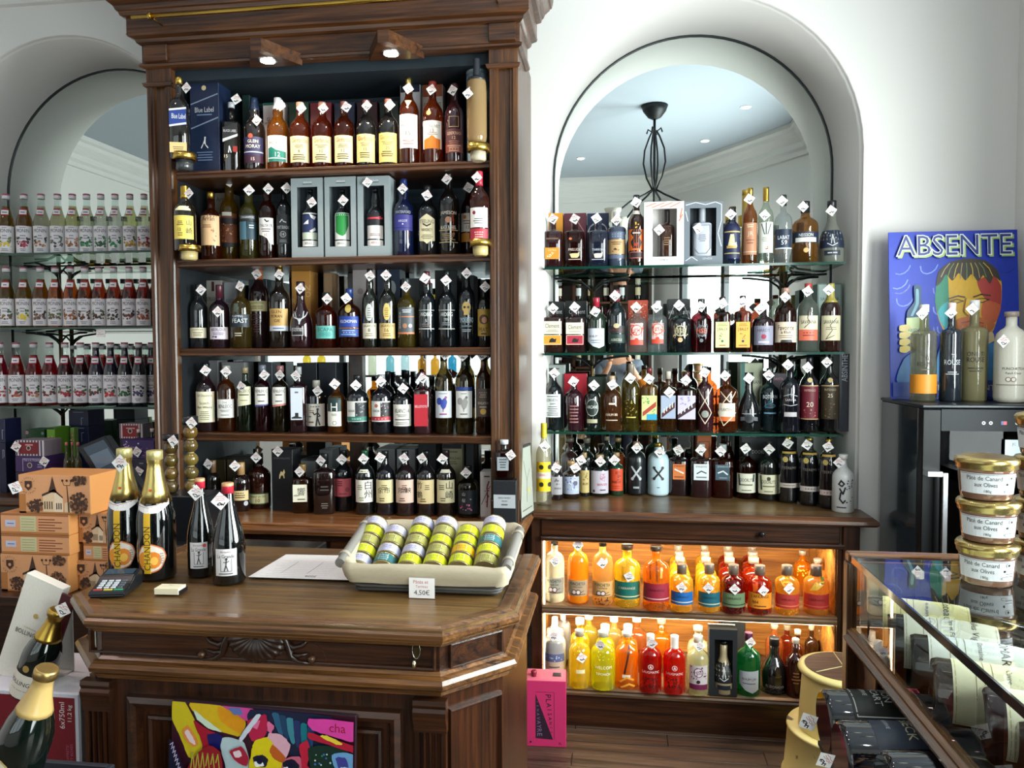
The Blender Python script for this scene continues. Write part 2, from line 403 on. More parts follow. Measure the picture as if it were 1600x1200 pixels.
rt = thing('brass_rail', 'long polished brass rail held in front of the cabinet cornice', 'rail', (0, 0, 0))
xa = at(206, 38, Y=2.70).x; xb = at(812, 1, Y=2.70).x
bm = bmesh.new(); tube(bm, [(xa, 2.70, 2.803), (xb, 2.70, 2.803)], 0.0085, 12); obj('rod', bm, BRASS, rt)
for x in (xa + 0.075, xb - 0.09):
    bm = bmesh.new(); tube(bm, [(x, 2.70, 2.803), (x, 2.74, 2.800), (x, 2.776, 2.800)], 0.004, 6); lathe(bm, [(0.013, 0), (0.013, 0.014)], 12, M=Matrix.Translation((x - 0.007, 2.70, 2.803)) @ Matrix.Rotation(rad(90), 4, 'Y'))
    obj('bracket', bm, BRASS, rt)
bm = bmesh.new()
path = [(CX0 - 0.02, YW), (CX0 - 0.02, 2.76), (-0.40, 2.76), (CX1, 2.80), (CX1, YW)]
path = [(CX0 - 0.02, YW), (CX0 - 0.02, 2.755), (CX1 - 0.01, 2.755), (CX1 - 0.01, 3.08)]
sweep(bm, path, [(-0.35, LZ), (0.018, LZ), (0.022, LZ - 0.006), (0.022, LZ - 0.012), (0.03, LZ - 0.016), (0.036, LZ - 0.028), (0.030, LZ - 0.042), (0.012, LZ - 0.046), (0.0, LZ - 0.05), (-0.35, LZ - 0.05)])
obj('ledge', bm, LEDG, cab)
obj('ledge_board', mbox(CX0, IX1, 3.0, 3.19, LZ - 0.03, LZ - 0.0005), LEDG, cab)
obj('base_cabinet', mbox(CX0, CX1 - 0.02, 2.78, YW, 0.0, LZ - 0.05), DOX, cab)
for x0, x1 in ((-1.75, -1.12), (-1.08, -0.45)):
    d = obj('drawer', mbox(x0, x1, 2.762, 2.782, 0.70, 0.835, bev=0.004), DOX, cab)
    bm = bmesh.new(); lathe(bm, [(0.006, 0), (0.006, 0.008), (0.012, 0.014), (0.013, 0.02), (0.006, 0.026)], 12, M=Matrix.Translation(((x0 + x1) / 2 + 0.12, 2.764, 0.77)) @ Matrix.Rotation(rad(90), 4, 'X'))
    obj('knob', bm, BRASS, d)
    obj('cupboard_door', mbox(x0, x1, 2.764, 2.782, 0.12, 0.68, bev=0.006), DOZ, cab)

RX0, RX1 = -0.35, 0.93
low = thing('open_cabinet', 'oak cabinet with two lit open shelves beneath the niche counter', 'cabinet', (0, 0, 0))
bm = bmesh.new()
path = [(-0.338, 3.07), (0.972, 3.07), (1.01, 3.11), (1.01, 3.28)]
sweep(bm, [(-0.338, 3.09), (0.975, 3.09), (0.975, 3.262)], [(-0.02, LZ), (0.0, LZ), (0.004, LZ - 0.004), (0.008, LZ - 0.006), (0.018, LZ - 0.014), (0.02, LZ - 0.026), (0.012, LZ - 0.034), (0.0, LZ - 0.038), (-0.02, LZ - 0.038)])
obj('counter_edge', bm, OAKX, low)
obj('counter_board', mbox(-0.355, 0.956, 3.11, YM - 0.002, LZ - 0.03, LZ + 0.0), TOPX, low)
BOT, MID, OT = 0.167, 0.505, 0.775
obj('end_panel', mbox(RX0, -0.307, 3.12, 3.60, 0, LZ - 0.03), DOZ, low)
obj('end_panel', mbox(0.855, RX1, 3.12, 3.60, 0, LZ - 0.03), DOZ, low)
obj('stile', mbox(0.872, RX1 + 0.004, 3.108, 3.12, 0.0, LZ - 0.038, bev=0.003), DOZ, low)
obj('back_panel', mbox(-0.307, 0.855, 3.56, 3.58, 0.1, LZ - 0.03), HONEY, low)
obj('side_lining', mbox(-0.309, -0.304, 3.14, 3.56, BOT, OT), HONEY, low)
obj('side_lining', mbox(0.852, 0.857, 3.14, 3.56, BOT, OT), HONEY, low)
obj('soffit', mbox(-0.307, 0.855, 3.14, 3.56, OT + 0.0, OT + 0.02), DOX, low)
d = obj('drawer', mbox(-0.31, 0.86, 3.112, 3.135, 0.795, 0.868, bev=0.003), DOX, low)
bm = bmesh.new(); q = at(1190, 833, Y=3.11); lathe(bm, [(0.005, 0), (0.005, 0.01), (0.012, 0.016), (0.011, 0.024), (0.004, 0.028)], 12, M=Matrix.Translation((q.x, 3.112, 0.83)) @ Matrix.Rotation(rad(90), 4, 'X'))
obj('knob', bm, P('2a2624', 0.3, metal=0.6), d)
bm = bmesh.new(); prism(bm, [(3.105, 0.795), (3.10, 0.789), (3.103, 0.778), (3.112, 0.774), (3.14, 0.774), (3.14, 0.795)], 'X', -0.31, 0.875); obj('rail', bm, DOX, low)
for z, nm in ((MID, 'shelf'), (BOT, 'shelf')):
    bm = bmesh.new(); prism(bm, [(3.122, z), (3.114, z - 0.006), (3.118, z - 0.014), (3.112, z - 0.02), (3.116, z - 0.032), (3.125, z - 0.036), (3.56, z - 0.036), (3.56, z)], 'X', -0.307, 0.855)
    obj(nm, bm, wood('shelf', '3a2818', '8a6a4c', 'X', 1, 0.35, 0.1), low)
obj('plinth', mbox(-0.33, 0.92, 3.13, 3.16, 0, BOT - 0.03), DOX, low)
WARM = (1.0, 0.84, 0.60)
for z in (OT - 0.006, MID - 0.042):
    obj('led_strip', mbox(-0.30, 0.85, 3.150, 3.160, z - 0.004, z, ), P('fff0c8', 0.4, emit=6), low)
    area('shelf_light', (0.274, 3.20, z - 0.006), (rad(28), 0, 0), 1.1, 0.03, 10, WARM)
obj('led_strip', mbox(-0.303, -0.297, 3.135, 3.15, BOT + 0.01, OT - 0.01), P('fff0c8', 0.4, emit=6), low)
area('shelf_light_end', (-0.29, 3.18, 0.48), (rad(90), 0, rad(-60)), 0.03, 0.5, 3, WARM)

def glass_shelf(x0, x1, z, label):
    t = thing('glass_shelf', label, 'shelf', (0, 0, 0))
    bm = bmesh.new(); box(bm, x0, x1, YW - 0.02, YM - 0.06, z - 0.010, z)
    for f in bm.faces:
        if abs(f.normal.z) < 0.5: f.material_index = 1
    obj('glass_plate', bm, [SHELFG, EDGEG], t)
    return t
GR = [1.905, 1.545, 1.213]
GL = [at(125, 398, Y=3.33).z, at(125, 512, Y=3.33).z, at(125, 633, Y=3.33).z]
nmz = ('highest', 'middle', 'lowest')
for z, n_ in zip(GR, nmz): glass_shelf(-0.305, 0.90, z, 'green-edged glass shelf under rum bottles, %s of its niche' % n_)
for z, n_ in zip(GL, nmz): glass_shelf(AX[0] - 0.62, AX[0] + 0.62, z, 'green-edged glass shelf under syrup bottles, %s of its niche' % n_)
def shelf_post(px, zs, label):
    c = at(px, 600, Y=3.60)
    t = thing('shelf_post', label, 'post', (c.x, 3.60, 0))
    bm = bmesh.new(); lathe(bm, [(0.010, LZ), (0.010, zs[0] + 0.0)], 10); obj('pole', bm, P('4a3a1c', 0.3, metal=0.8), t)
    for z in zs:
        z -= 0.012
        bm = bmesh.new()
        for s in (-1, 1):
            tube(bm, [(0, 0, z - 0.07), (s * 0.015, -0.01, z - 0.045), (s * 0.05, -0.02, z - 0.018), (s * 0.13, -0.03, z - 0.006), (s * 0.17, -0.03, z - 0.004)], 0.005, 6)
        tube(bm, [(0, 0, z - 0.05), (0, -0.06, z - 0.02), (0, -0.16, z - 0.006)], 0.005, 6)
        obj('bracket', bm, IRON, t)
shelf_post(97, GL, 'brass shelf post with curled iron brackets among the syrup bottles')
shelf_post(1225, GR, 'slim shelf post with iron brackets behind the rum bottles')
shelf_post(925, GR, 'slim metal shelf post behind the bottles beside the tall cabinet')
nc = thing('niche_counter', 'dark wooden counter at the foot of the syrup niche', 'counter', (0, 0, 0))
obj('counter_board', mbox(AX[0] - 0.64, AX[0] + 0.64, YW, YM - 0.002, LZ - 0.04, LZ), DOX, nc)
obj('counter_front', mbox(AX[0] - 0.72, CX0 - 0.03, 3.06, YW - 0.001, LZ - 0.04, LZ, bev=0.012, seg=2), OAKX, nc)
obj('cupboard', mbox(AX[0] - 0.70, CX0 - 0.04, 3.09, YW - 0.001, 0, LZ - 0.04), DOX, nc)
TXT = {}
def text_mesh(s, off=0.0):
    if (s, off) in TXT: return TXT[s, off]
    if s not in TXT or off:
        c = bpy.data.curves.new('t', 'FONT'); c.body = s; c.resolution_u = 2; c.offset = off
        o = bpy.data.objects.new('t', c); COL.objects.link(o); bpy.context.view_layer.update()
        m = bpy.data.meshes.new_from_object(o.evaluated_get(bpy.context.evaluated_depsgraph_get()))
        vs = [(v.co.x, v.co.y) for v in m.vertices]; fs = [tuple(p.vertices) for p in m.polygons]
        x0 = min(v[0] for v in vs); x1 = max(v[0] for v in vs); y0 = min(v[1] for v in vs); y1 = max(v[1] for v in vs)
        vs = [((x - (x0 + x1) / 2) / (y1 - y0), (y - (y0 + y1) / 2) / (y1 - y0)) for x, y in vs]
        if off: TXT[s, off] = (vs, fs, (x1 - x0) / (y1 - y0)); bpy.data.objects.remove(o); return TXT[s, off]
        TXT[s] = (vs, fs, (x1 - x0) / (y1 - y0))
        bpy.data.objects.remove(o); bpy.data.curves.remove(c); bpy.data.meshes.remove(m)
    return TXT[s]
class Flat:
    """collects flat print in (u, v) metres; mapped later by a function (u, v, lift) -> xyz"""
    def __init__(s): s.f = []; s.mats = []; s.k = 0
    def mi(s, m):
        if m not in s.mats: s.mats.append(m)
        return s.mats.index(m)
    def poly(s, pts, m): s.f.append((pts, s.mi(m), s.k))
    def layer(s): s.k += 1
    def rect(s, u0, u1, v0, v1, m, n=1):
        for i in range(n):
            a = u0 + (u1 - u0) * i / n; b = u0 + (u1 - u0) * (i + 1) / n
            s.poly([(a, v0), (b, v0), (b, v1), (a, v1)], m)
    def disc(s, u, v, r, m, n=14, ry=None):
        ry = ry or r
        s.poly([(u + r * math.cos(2 * math.pi * i / n), v + ry * math.sin(2 * math.pi * i / n)) for i in range(n)], m)
    def text(s, t, u, v, h, m, maxw=None, rot=0.0, sx=1.0):
        vs, fs, w = text_mesh(t); kx = h * sx
        if maxw and w * kx > maxw: kx = maxw / w
        c, q = math.cos(rot), math.sin(rot)
        for f in fs:
            s.poly([(u + vs[i][0] * kx * c - vs[i][1] * h * q, v + vs[i][0] * kx * q + vs[i][1] * h * c) for i in f], m)
    def stroke(s, pts, w, m):
        for a, b in zip(pts, pts[1:]):
            d = Vector((b[0] - a[0], b[1] - a[1]));
            if d.length < 1e-6: continue
            d.normalize(); p = Vector((-d.y, d.x)) * w / 2; e = d * w * 0.3
            s.poly([(a[0] - e.x - p.x, a[1] - e.y - p.y), (b[0] + e.x - p.x, b[1] + e.y - p.y), (b[0] + e.x + p.x, b[1] + e.y + p.y), (a[0] - e.x + p.x, a[1] - e.y + p.y)], m)
    def bm(s, mapf, du=0.0, dv=0.0):
        bm = bmesh.new()
        def clip(p, c, sg):
            out = []
            for i, q in enumerate(p):
                r = p[i - 1]; a, b = sg * (r[0] - c), sg * (q[0] - c)
                if (a < 0) != (b < 0): t = a / (a - b); out.append((r[0] + (q[0] - r[0]) * t, r[1] + (q[1] - r[1]) * t))
                if b >= 0: out.append(q)
            return out
        L = []
        for pts, mi, k in s.f:
            u0 = min(p[0] for p in pts); u1 = max(p[0] for p in pts)
            if du and u1 - u0 > du * 1.3:
                n = int((u1 - u0) / du) + 1
                for i in range(n):
                    q = clip(clip(pts, u0 + (u1 - u0) * i / n, 1), u0 + (u1 - u0) * (i + 1) / n, -1)
                    if len(q) > 2: L.append((q, mi, k))
            else: L.append((pts, mi, k))
        if dv:
            L2 = []; sw = lambda p: [(q[1], q[0]) for q in p]
            for pts, mi, k in L:
                v0 = min(p[1] for p in pts); v1 = max(p[1] for p in pts); n = int((v1 - v0) / dv) + 1 if v1 - v0 > dv * 1.3 else 1
                for i in range(n):
                    q = sw(clip(clip(sw(pts), v0 + (v1 - v0) * i / n, 1), v0 + (v1 - v0) * (i + 1) / n, -1)) if n > 1 else pts
                    if len(q) > 2: L2.append((q, mi, k))
            L = L2
        for pts, mi, k in L:
            try: f = bm.faces.new([bm.verts.new(mapf(u, v, 0.00025 * k)) for u, v in pts]); f.material_index = mi
            except ValueError: pass
        if du:
            bmesh.ops.remove_doubles(bm, verts=bm.verts, dist=2e-5)
            for f in bm.faces: f.smooth = True
        return bm
def planar(M=None):
    """flat print standing in the xz plane, facing -y"""
    return (lambda u, v, e: (M @ Vector((u, -e - .0005, v)) if M else Vector((u, -e - .0005, v))))
def scribble(F, u, v, w, h, m, rnd, lines=1, sw=None):
    for j in range(lines):
        vv = v + (lines / 2 - j - 0.5) * h / lines; n = rnd.randint(5, 8); hh = h / lines * 0.38
        pts = [(u - w / 2 + w * i / n + rnd.uniform(-.1, .1) * w / n, vv + rnd.choice((-1, 1)) * hh * rnd.uniform(.3, 1)) for i in range(n + 1)]
        F.stroke(pts, sw or h * 0.05, m)
def smooth(pts, n=4, j=0.0, rnd=random.Random(2)):
    out = []; L = len(pts)
    for i in range(L):
        p0, p1, p2, p3 = pts[i - 1], pts[i], pts[(i + 1) % L], pts[(i + 2) % L]
        for k in range(n):
            t = k / n; q = []
            for a in (0, 1):
                q.append(.5 * (2 * p1[a] + (p2[a] - p0[a]) * t * .8 + (2 * p0[a] - 5 * p1[a] + 4 * p2[a] - p3[a]) * t * t * .8 + (3 * p1[a] - p0[a] - 3 * p2[a] + p3[a]) * t ** 3 * .8) * 1 + (0.1 * 0))
            s = (p1[0] + (p2[0] - p1[0]) * t, p1[1] + (p2[1] - p1[1]) * t)
            out.append((s[0] + (q[0] - s[0]) * .8 * (0 < k) + rnd.uniform(-j, j), s[1] + (q[1] - s[1]) * .8 * (0 < k) + rnd.uniform(-j, j)))
    return out
TAGM = []
PAPER = P('f4f0ee', 0.55); INK = P('25211f', 0.6); REDINK = P('c0655c', 0.6); BLUEINK = P('3a5a98', 0.6)
rt_ = random.Random(5)
for i in range(8):
    F = Flat(); s = 0.5
    F.poly([(-s, 0), (0, -s), (s, 0), (0, s)], PAPER); F.layer()
    ink = BLUEINK if i >= 6 else REDINK
    scribble(F, 0, 0.15, 0.5, 0.30, ink, rt_, 3, 0.026)
    scribble(F, 0.03, -0.15, 0.42, 0.20, BLUEINK if i >= 6 else INK, rt_, 1, 0.05); scribble(F, 0.0, -0.20, 0.30, 0.18, BLUEINK if i >= 6 else INK, rt_, 1, 0.035)
    bm = F.bm(lambda u, v, e: Vector((u, -e * 10, v)))
    o = bmesh.ops.create_cube(bm, size=1)
    for v in o['verts']:
        x, z = v.co.x, v.co.z; v.co = Vector(((x - z) * 0.499, 0.006 + v.co.y * 0.01, (x + z) * 0.499))
    me = bpy.data.meshes.new('price_tag'); bm.to_mesh(me); bm.free()
    for m in F.mats: me.materials.append(m)
    TAGM.append(me)

PROFILES = {
 'std':   [(.90, 0), (1, .02), (1, .58), (.975, .635), (.88, .68), (.68, .725), (.47, .76), (.36, .80), (.33, .86), (.33, .97)],
 'wine':  [(.90, 0), (1, .02), (1, .60), (.95, .65), (.80, .695), (.56, .735), (.40, .78), (.35, .83), (.34, .97)],
 'slope': [(.92, 0), (1, .02), (1, .36), (.965, .43), (.86, .52), (.68, .62), (.50, .72), (.39, .81), (.34, .89), (.33, .97)],
 'bulb':  [(.90, 0), (1, .02), (1, .56), (.96, .62), (.78, .675), (.52, .715), (.44, .75), (.47, .80), (.42, .86), (.33, .91), (.31, .97)],
 'squat': [(.90, 0), (1, .02), (1, .58), (.97, .635), (.86, .68), (.62, .72), (.40, .745), (.33, .775), (.32, .97)],
 'cyl':   [(.92, 0), (1, .02), (1, .50), (.97, .555), (.84, .615), (.66, .68), (.52, .74), (.45, .80), (.42, .86), (.42, .97)],
 'flat':  [(.92, 0), (1, .02), (1, .68), (.97, .705), (.80, .725), (.50, .735), (.36, .75), (.34, .79), (.34, .97)],
 'pill':  [(.70, 0), (.93, .02), (1, .06), (1, .62), (.97, .69), (.86, .76), (.64, .80), (.42, .825), (.33, .85), (.33, .97)],
 'bell':  [(.88, 0), (1, .03), (1, .30), (.97, .38), (.86, .46), (.64, .56), (.46, .63), (.36, .69), (.34, .76), (.34, .97)],
 'dome':  [(.62, 0), (.66, .09), (.80, .095), (.94, .12), (1, .16), (1, .62), (.95, .74), (.82, .79), (.50, .80), (.38, .81), (.34, .83), (.30, .97)],
 'champ': [(.90, 0), (1, .02), (1, .44), (.97, .50), (.85, .585), (.63, .69), (.47, .78), (.38, .86), (.35, .90), (.38, .91), (.38, .985)],
 'arr':   [(.90, 0), (1, .025), (1, .60), (.95, .665), (.80, .72), (.52, .755), (.36, .775), (.32, .80), (.32, .86), (.34, .97)],
}
def glass_mats(spec):
    """spec 'd:hex' dark glass, 'a:hex' clear coloured, 'p:hex' painted or ceramic, 'f:hex' frosted or cloudy"""
    k, h = spec.split(':')
    if k == 'd': m = P(h, 0.06, spec=0.7, coat=0.6); return m, m
    if k == 'p': m = P(h, 0.28, coat=0.2); return m, m
    if k == 'f': m = thin_glass('cloudy', h, 0.08, frost=0.85); return m, m
    return thin_glass('liquid', h, 0.03, frost=0.35 if k == 'b' else .16, refl=1.4), CLEARG
STAND = {}
def make_bottle(t, prof, R, H, glass, level, cap, sq, els, uvz, seg=20, name='glass_body', lift=0.0006):
    """parts of one bottle under empty t (origin at its base)."""
    pr = [(r * R, z * H) for r, z in PROFILES[prof]]
    liq, emp = glass_mats(glass)
    def rz(z):
        for (r0, z0), (r1, z1) in zip(pr, pr[1:]):
            if z <= z1: return r0 + (r1 - r0) * (z - z0) / max(1e-9, z1 - z0)
        return pr[-1][0]
    if level and level < 0.97 and liq is not emp:
        pr = [p for p in pr]; zl = level * H
        i = next(i for i in range(len(pr)) if pr[i][1] > zl)
        if zl - pr[i - 1][1] > 0.002: pr.insert(i, (rz(zl), zl))
    bm = bmesh.new(); lathe(bm, pr, seg, sq=sq, mif=lambda z: 0 if (not level or z < level * H) else 1)
    body = obj(name, bm, [liq, emp], t)
    if cap:
        c, zc, st = cap
        bm = bmesh.new()
        cols = c.split('/')
        if st:   # wide stopper
            w = pr[-1][0] * (1.30 if st == 's' else 1.7)
            lathe(bm, [(pr[-1][0] * 1.05, zc), (w, zc + 0.001), (w, H - 0.001), (w * .94, H)], 14)
            nm = 'stopper'
        else:
            zz = [zc] + [z for r, z in pr if z > zc + 0.002 and z < H * .965] + [H * .97]
            p2 = [(rz(z) + 0.0012, z) for z in zz]
            p2 += [(p2[-1][0], H - 0.0012), (p2[-1][0] * .9, H)]
            lathe(bm, p2, 14, mif=(lambda z: 1 if z > H - (H - zc) * .28 else 0) if len(cols) > 1 else None)
            nm = 'cap'
        met = 1.0 if cols[0] in ('c8a24a', 'd8b458', 'd9c277') else 0.0
        mats = [P(q, 0.32 if not met else .3, metal=1.0 if q in ('c8a24a', 'd8b458', 'd9c277') else 0.0) for q in cols]
        obj(nm, bm, mats, t)
    if els:
        F = els
        def mp(u, v, e):
            r = rz(v) + lift + e
            if sq:
                return Vector((u, -(rz(v) * (1.0 if sq else 1)) - lift - e, v)) if abs(u) < R * .93 else Vector((math.copysign(R + lift + e, u), -R + (abs(u) - R * .93) * 1.0, v))
            a = u / max(r, 0.002)
            return Vector((r * math.sin(a), -r * math.cos(a), v))
        zs = max(z for r, z in pr if r > R * .985); obj('label', F.bm(mp, 0 if sq else R * .28, R * .3 if any(p[1] > zs for q in F.f for p in q[0]) else 0), F.mats, t)
    return body
FLATMAT = {}
def lm(h):
    if h in ('gold', 'G'): return P('cfa650', 0.3, metal=0.8)
    if h == 'silver': return P('c9ccd0', 0.3, metal=0.8)
    return P(h, 0.5)
def print_elements(els, R, H, z0w, ybase_fn, hw=0.86, flat=False):
    """els use picture rows (py) for heights; converted with ybase_fn(py) -> v (metres over the base)"""
    F = Flat(); rnd = random.Random(len(str(els)) * 31 + int(R * 1e5))
    Z = ybase_fn; AS = (lambda u: u) if flat else (lambda u: math.asin(max(-1, min(1, u))))
    for e in els:
        k = e[0]
        if k == 'R':
            u0, u1 = (e[4], e[5]) if len(e) > 5 else (-hw, hw)
            a0, a1 = AS(u0) * R, AS(u1) * R
            F.rect(a0, a1, Z(e[2]), Z(e[1]), lm(e[3]), 8 if u1 - u0 > .5 else 3)
        elif k == 'T':
            u = e[5] if len(e) > 5 else 0; mw = e[6] if len(e) > 6 else hw * 1.75
            h = abs(Z(0) - Z(1)) * e[3]
            F.text(e[1], AS(u) * R, Z(e[2]), h, lm(e[4]), mw * R)
        elif k == 'V':   # vertical text
            h = abs(Z(0) - Z(1)) * e[3]
            F.text(e[1], (e[5] if len(e) > 5 else 0) * R, Z(e[2]), h, lm(e[4]), e[6] * abs(Z(0) - Z(1)) if len(e) > 6 else None, rot=math.pi / 2)
        elif k == 'N':
            u0, u1 = (e[5], e[6]) if len(e) > 6 else (-.6, .6)
            for i in range(e[3]):
                v = Z(e[1] + (e[2] - e[1]) * (i + .5) / e[3]); w = (u1 - u0) / 2 * rnd.uniform(.6, 1); c = (u0 + u1) / 2
                hh = abs(Z(e[1]) - Z(e[2])) / e[3] * 0.22
                F.rect((c - w) * R, (c + w) * R, v - hh, v + hh, lm(e[4]), 3)
        elif k == 'O':
            u = e[4] if len(e) > 4 else 0; px = abs(Z(0) - Z(1))
            F.disc(u * R, Z(e[1]), e[2] * px, lm(e[3]), 14, (e[5] * px if len(e) > 5 else None))
        elif k == 'G':
            F.poly([(u * R, Z(y)) for u, y in e[2]], lm(e[1]))
        elif k == 'S':
            px = abs(Z(0) - Z(1)); F.stroke([(u * R, Z(y)) for u, y in e[3]], e[2] * px, lm(e[1]))
        elif k == 'X':   # loose decoration: small random blots
            u0, u1 = (e[5], e[6]) if len(e) > 6 else (-.6, .6); px = abs(Z(0) - Z(1))
            for i in range(e[3]):
                cc = e[4].split('/')
                F.k += .06
                F.disc(rnd.uniform(u0, u1) * R, Z(rnd.uniform(e[1], e[2])), rnd.uniform(.7, 1.5) * px * (e[7] if len(e) > 7 else 1), lm(cc[i % len(cc)]), 7)
        elif k == 'L': pass
        F.layer()
    return F
ORD = 'first second third fourth fifth sixth seventh eighth ninth tenth eleventh twelfth thirteenth fourteenth fifteenth sixteenth seventeenth eighteenth'.split()
def put_tag(parent, px, py, Yf, size=18, rz=None, kind=None, name='price_tag'):
    """a diamond price tag hung in front of its bottle; Yf = world y of the card"""
    p = at(px, py, Y=Yf); F = depth(p); s = size / FPX * F
    me = TAGM[kind if kind is not None else rt_.randrange(6)]
    o = bpy.data.objects.new(name, me); COL.objects.link(o); o.parent = parent
    pm = Matrix.Translation(parent.location) @ parent.rotation_euler.to_matrix().to_4x4()
    W = Matrix.Translation(p) @ Matrix.Rotation(math.radians(rt_.uniform(-14, 14)) if rz is None else rz, 4, 'Y') @ Matrix.Rotation(rad(rt_.uniform(-12, 16)), 4, 'Z') @ Matrix.Scale(s, 4)
    o.matrix_local = pm.inverted() @ W
    return o
def bottle(x0, x1, top, prof, glass, cap, label, els=(), tg=None, Y=None, z=None, base=None, group=None, sq=0.0, level=0.0,
           name='spirit_bottle', cat='bottle', hw=0.86, seg=20, tagsize=18, rzx=0.0, tagk=None, tagY=None):
    """x0, x1, top, base, label rows are rows/columns measured in the photograph; Y or base fixes the distance"""
    pc = (x0 + x1) / 2
    if base is not None:
        q = at(pc, base, Z=z); Y = q.y + (x1 - x0) / 2 / FPX * depth(q) * .9   # the row given is the front of the base
    for _ in range(8):      # step back until clear of the neighbours already standing on this shelf
        c = at(pc, 600, Y=Y); F = depth(c)
        R = (x1 - x0) / 2 / FPX * F / (1.0 if not sq else 1.03) * 0.985; move = 0.0
        for x_, y_, r_, s_ in STAND.setdefault(round(z, 3), []):
            need = (R + r_) * (1.04 if s_ and sq else 1.0) + 0.0008 - math.hypot(c.x - x_, c.y - y_)
            if need > 0: move = max(move, math.sqrt(max(0, (R + r_ + .001) ** 2 - (c.x - x_) ** 2)) - (c.y - y_))
        if move <= 0 or move > .09: break
        Y += move
    STAND[round(z, 3)].append((c.x, c.y, R, sq))
    ht = at(pc, top, Y=Y).z; H = ht - z
    rz = -math.atan2(c.x, c.y) * 0.6 + rzx
    t = thing(name, label, cat, (c.x, c.y, z), rz, group)
    def Zf(py): return at(pc, py, Y=Y - R * .9).z - z
    F_ = print_elements(els, R, H, z, Zf, hw, flat=bool(sq)) if els else None
    cp = None
    if cap:
        q = cap.split(':'); cp = (q[0], at(pc, float(q[1]), Y=Y).z - z, q[2] if len(q) > 2 else '')
    if prof == 'cyl' or True: pass
    make_bottle(t, prof, R, H, glass, level, cp, sq, F_, None, seg)
    if tg:
        put_tag(t, tg[0], tg[1], (Y - R - 0.006) if tagY is None else tagY, tg[2] if len(tg) > 2 else tagsize, kind=tagk)
    return t
def carton(x0, x1, top, col, label, els=(), Y=None, z=None, dep=0.085, base=None, group=None, name='gift_box', cat='box', tube_=False, tg=None, rz=0.0, rough=.45):
    pc = (x0 + x1) / 2
    if base is not None: Y = at(pc, base, Z=z).y
    c = at(pc, 600, Y=Y); F = depth(c); W = (x1 - x0) / FPX * F * .985; H = at(pc, top, Y=Y).z - z
    R = W / 2
    if tube_:
        t = thing(name, label, cat, (c.x, c.y + R, z), 0, group); bm = bmesh.new()
        lathe(bm, [(R * .97, 0), (R, .003), (R, H * .93)], 20); obj('tube_body', bm, P(col, rough), t)
        bm = bmesh.new(); lathe(bm, [(R * 1.01, H * .93), (R * 1.01, H - .003), (R * .97, H)], 20); obj('lid', bm, P(col, .3, metal=.3), t)
        mp = lambda u, v, e: Vector(((R + .0006 + e) * math.sin(u / R), -(R + .0006 + e) * math.cos(u / R), v))
    else:
        t = thing(name, label, cat, (c.x, c.y, z), rz, group)
        obj('carton_body', mbox(-R, R, 0, dep, 0, H, bev=0.0012), P(col, rough), t)
        mp = planar()
    if els:
        Fl = print_elements(els, R, H, z, lambda py: at(pc, py, Y=Y).z - z, .95, flat=not tube_)
        if not tube_:
            for i, (pts, m, k) in enumerate(Fl.f): pass
        o = obj('print', Fl.bm(lambda u, v, e: mp(u, v, e) if tube_ else Vector((u, -.0006 - e, v))), Fl.mats, t)
    if tg: put_tag(t, tg[0], tg[1], Y - .008, 18)
    return t
def display_box(x0, x1, top, col, label, win, Y, z, dep=.10, els=(), group=None, tg=None, ysh=0.0):
    """gift box with a window cut in the front panel: win = (x0, x1, top, bottom) in photograph columns and rows"""
    pc = (x0 + x1) / 2; c = at(pc, 600, Y=Y); F = depth(c); R = (x1 - x0) / 2 / FPX * F; H = at(pc, top, Y=Y).z - z
    t = thing('display_box', label, 'box', (c.x, c.y, z), 0, group); m = P(col, .5)
    wx0 = (win[0] - pc) / FPX * F; wx1 = (win[1] - pc) / FPX * F; wz1 = at(pc, win[2], Y=Y).z - z; wz0 = at(pc, win[3], Y=Y).z - z
    bm = bmesh.new(); outer = [(-R, 0), (R, 0), (R, H), (-R, H)]; inner = [(wx0, wz0), (wx1, wz0), (wx1, wz1), (wx0, wz1)]
    rows = []
    for y in (0, .004):
        rows.append(([bm.verts.new((p[0], y, p[1])) for p in outer], [bm.verts.new((p[0], y, p[1])) for p in inner]))
    for i in range(4):
        j = (i + 1) % 4; (o0, i0), (o1, i1) = rows
        bm.faces.new((o0[i], o0[j], i0[j], i0[i])); bm.faces.new((o1[j], o1[i], i1[i], i1[j])); bm.faces.new((o0[j], o0[i], o1[i], o1[j])); bm.faces.new((i0[i], i0[j], i1[j], i1[i]))
    bmesh.ops.recalc_face_normals(bm, faces=bm.faces); obj('front_panel', bm, m, t)
    inn = P('39424a' if col != 'f2efec' else 'd8d4d0', .6)
    for a in ((-R, -R + .003, .004, dep, 0, H), (R - .003, R, .004, dep, 0, H)): obj('side_panel', mbox(*a), m, t)
    obj('top_panel', mbox(-R + .003, R - .003, .004, dep, H - .003, H), m, t); obj('bottom_panel', mbox(-R + .003, R - .003, .004, dep, 0, .003), m, t)
    obj('back_panel', mbox(-R + .003, R - .003, dep - .003, dep, .003, H - .003), inn, t)
    if els:
        Fl = print_elements(els, R, H, z, lambda py: at(pc, py, Y=Y).z - z, .95, flat=True); obj('print', Fl.bm(lambda u, v, e: Vector((u, -.0006 - e, v))), Fl.mats, t)
    if tg: put_tag(t, tg[0], tg[1], Y - .008, 17)
    return t
def row(entries, Y, z, where, group, **kw):
    for i, e in enumerate(entries):
        o = dict(kw); o.update(e[9] if len(e) > 9 else {})
        bottle(e[0], e[1], e[2], e[3], e[4], e[5], '%s, %s %s' % (e[6], ORD[i], where), e[7], e[8], Y=o.pop('Y', Y), z=z, group=group, **o)
W_, CR, K_, GY = 'f2efe8', 'eadfae', '16171a', '8d9296'
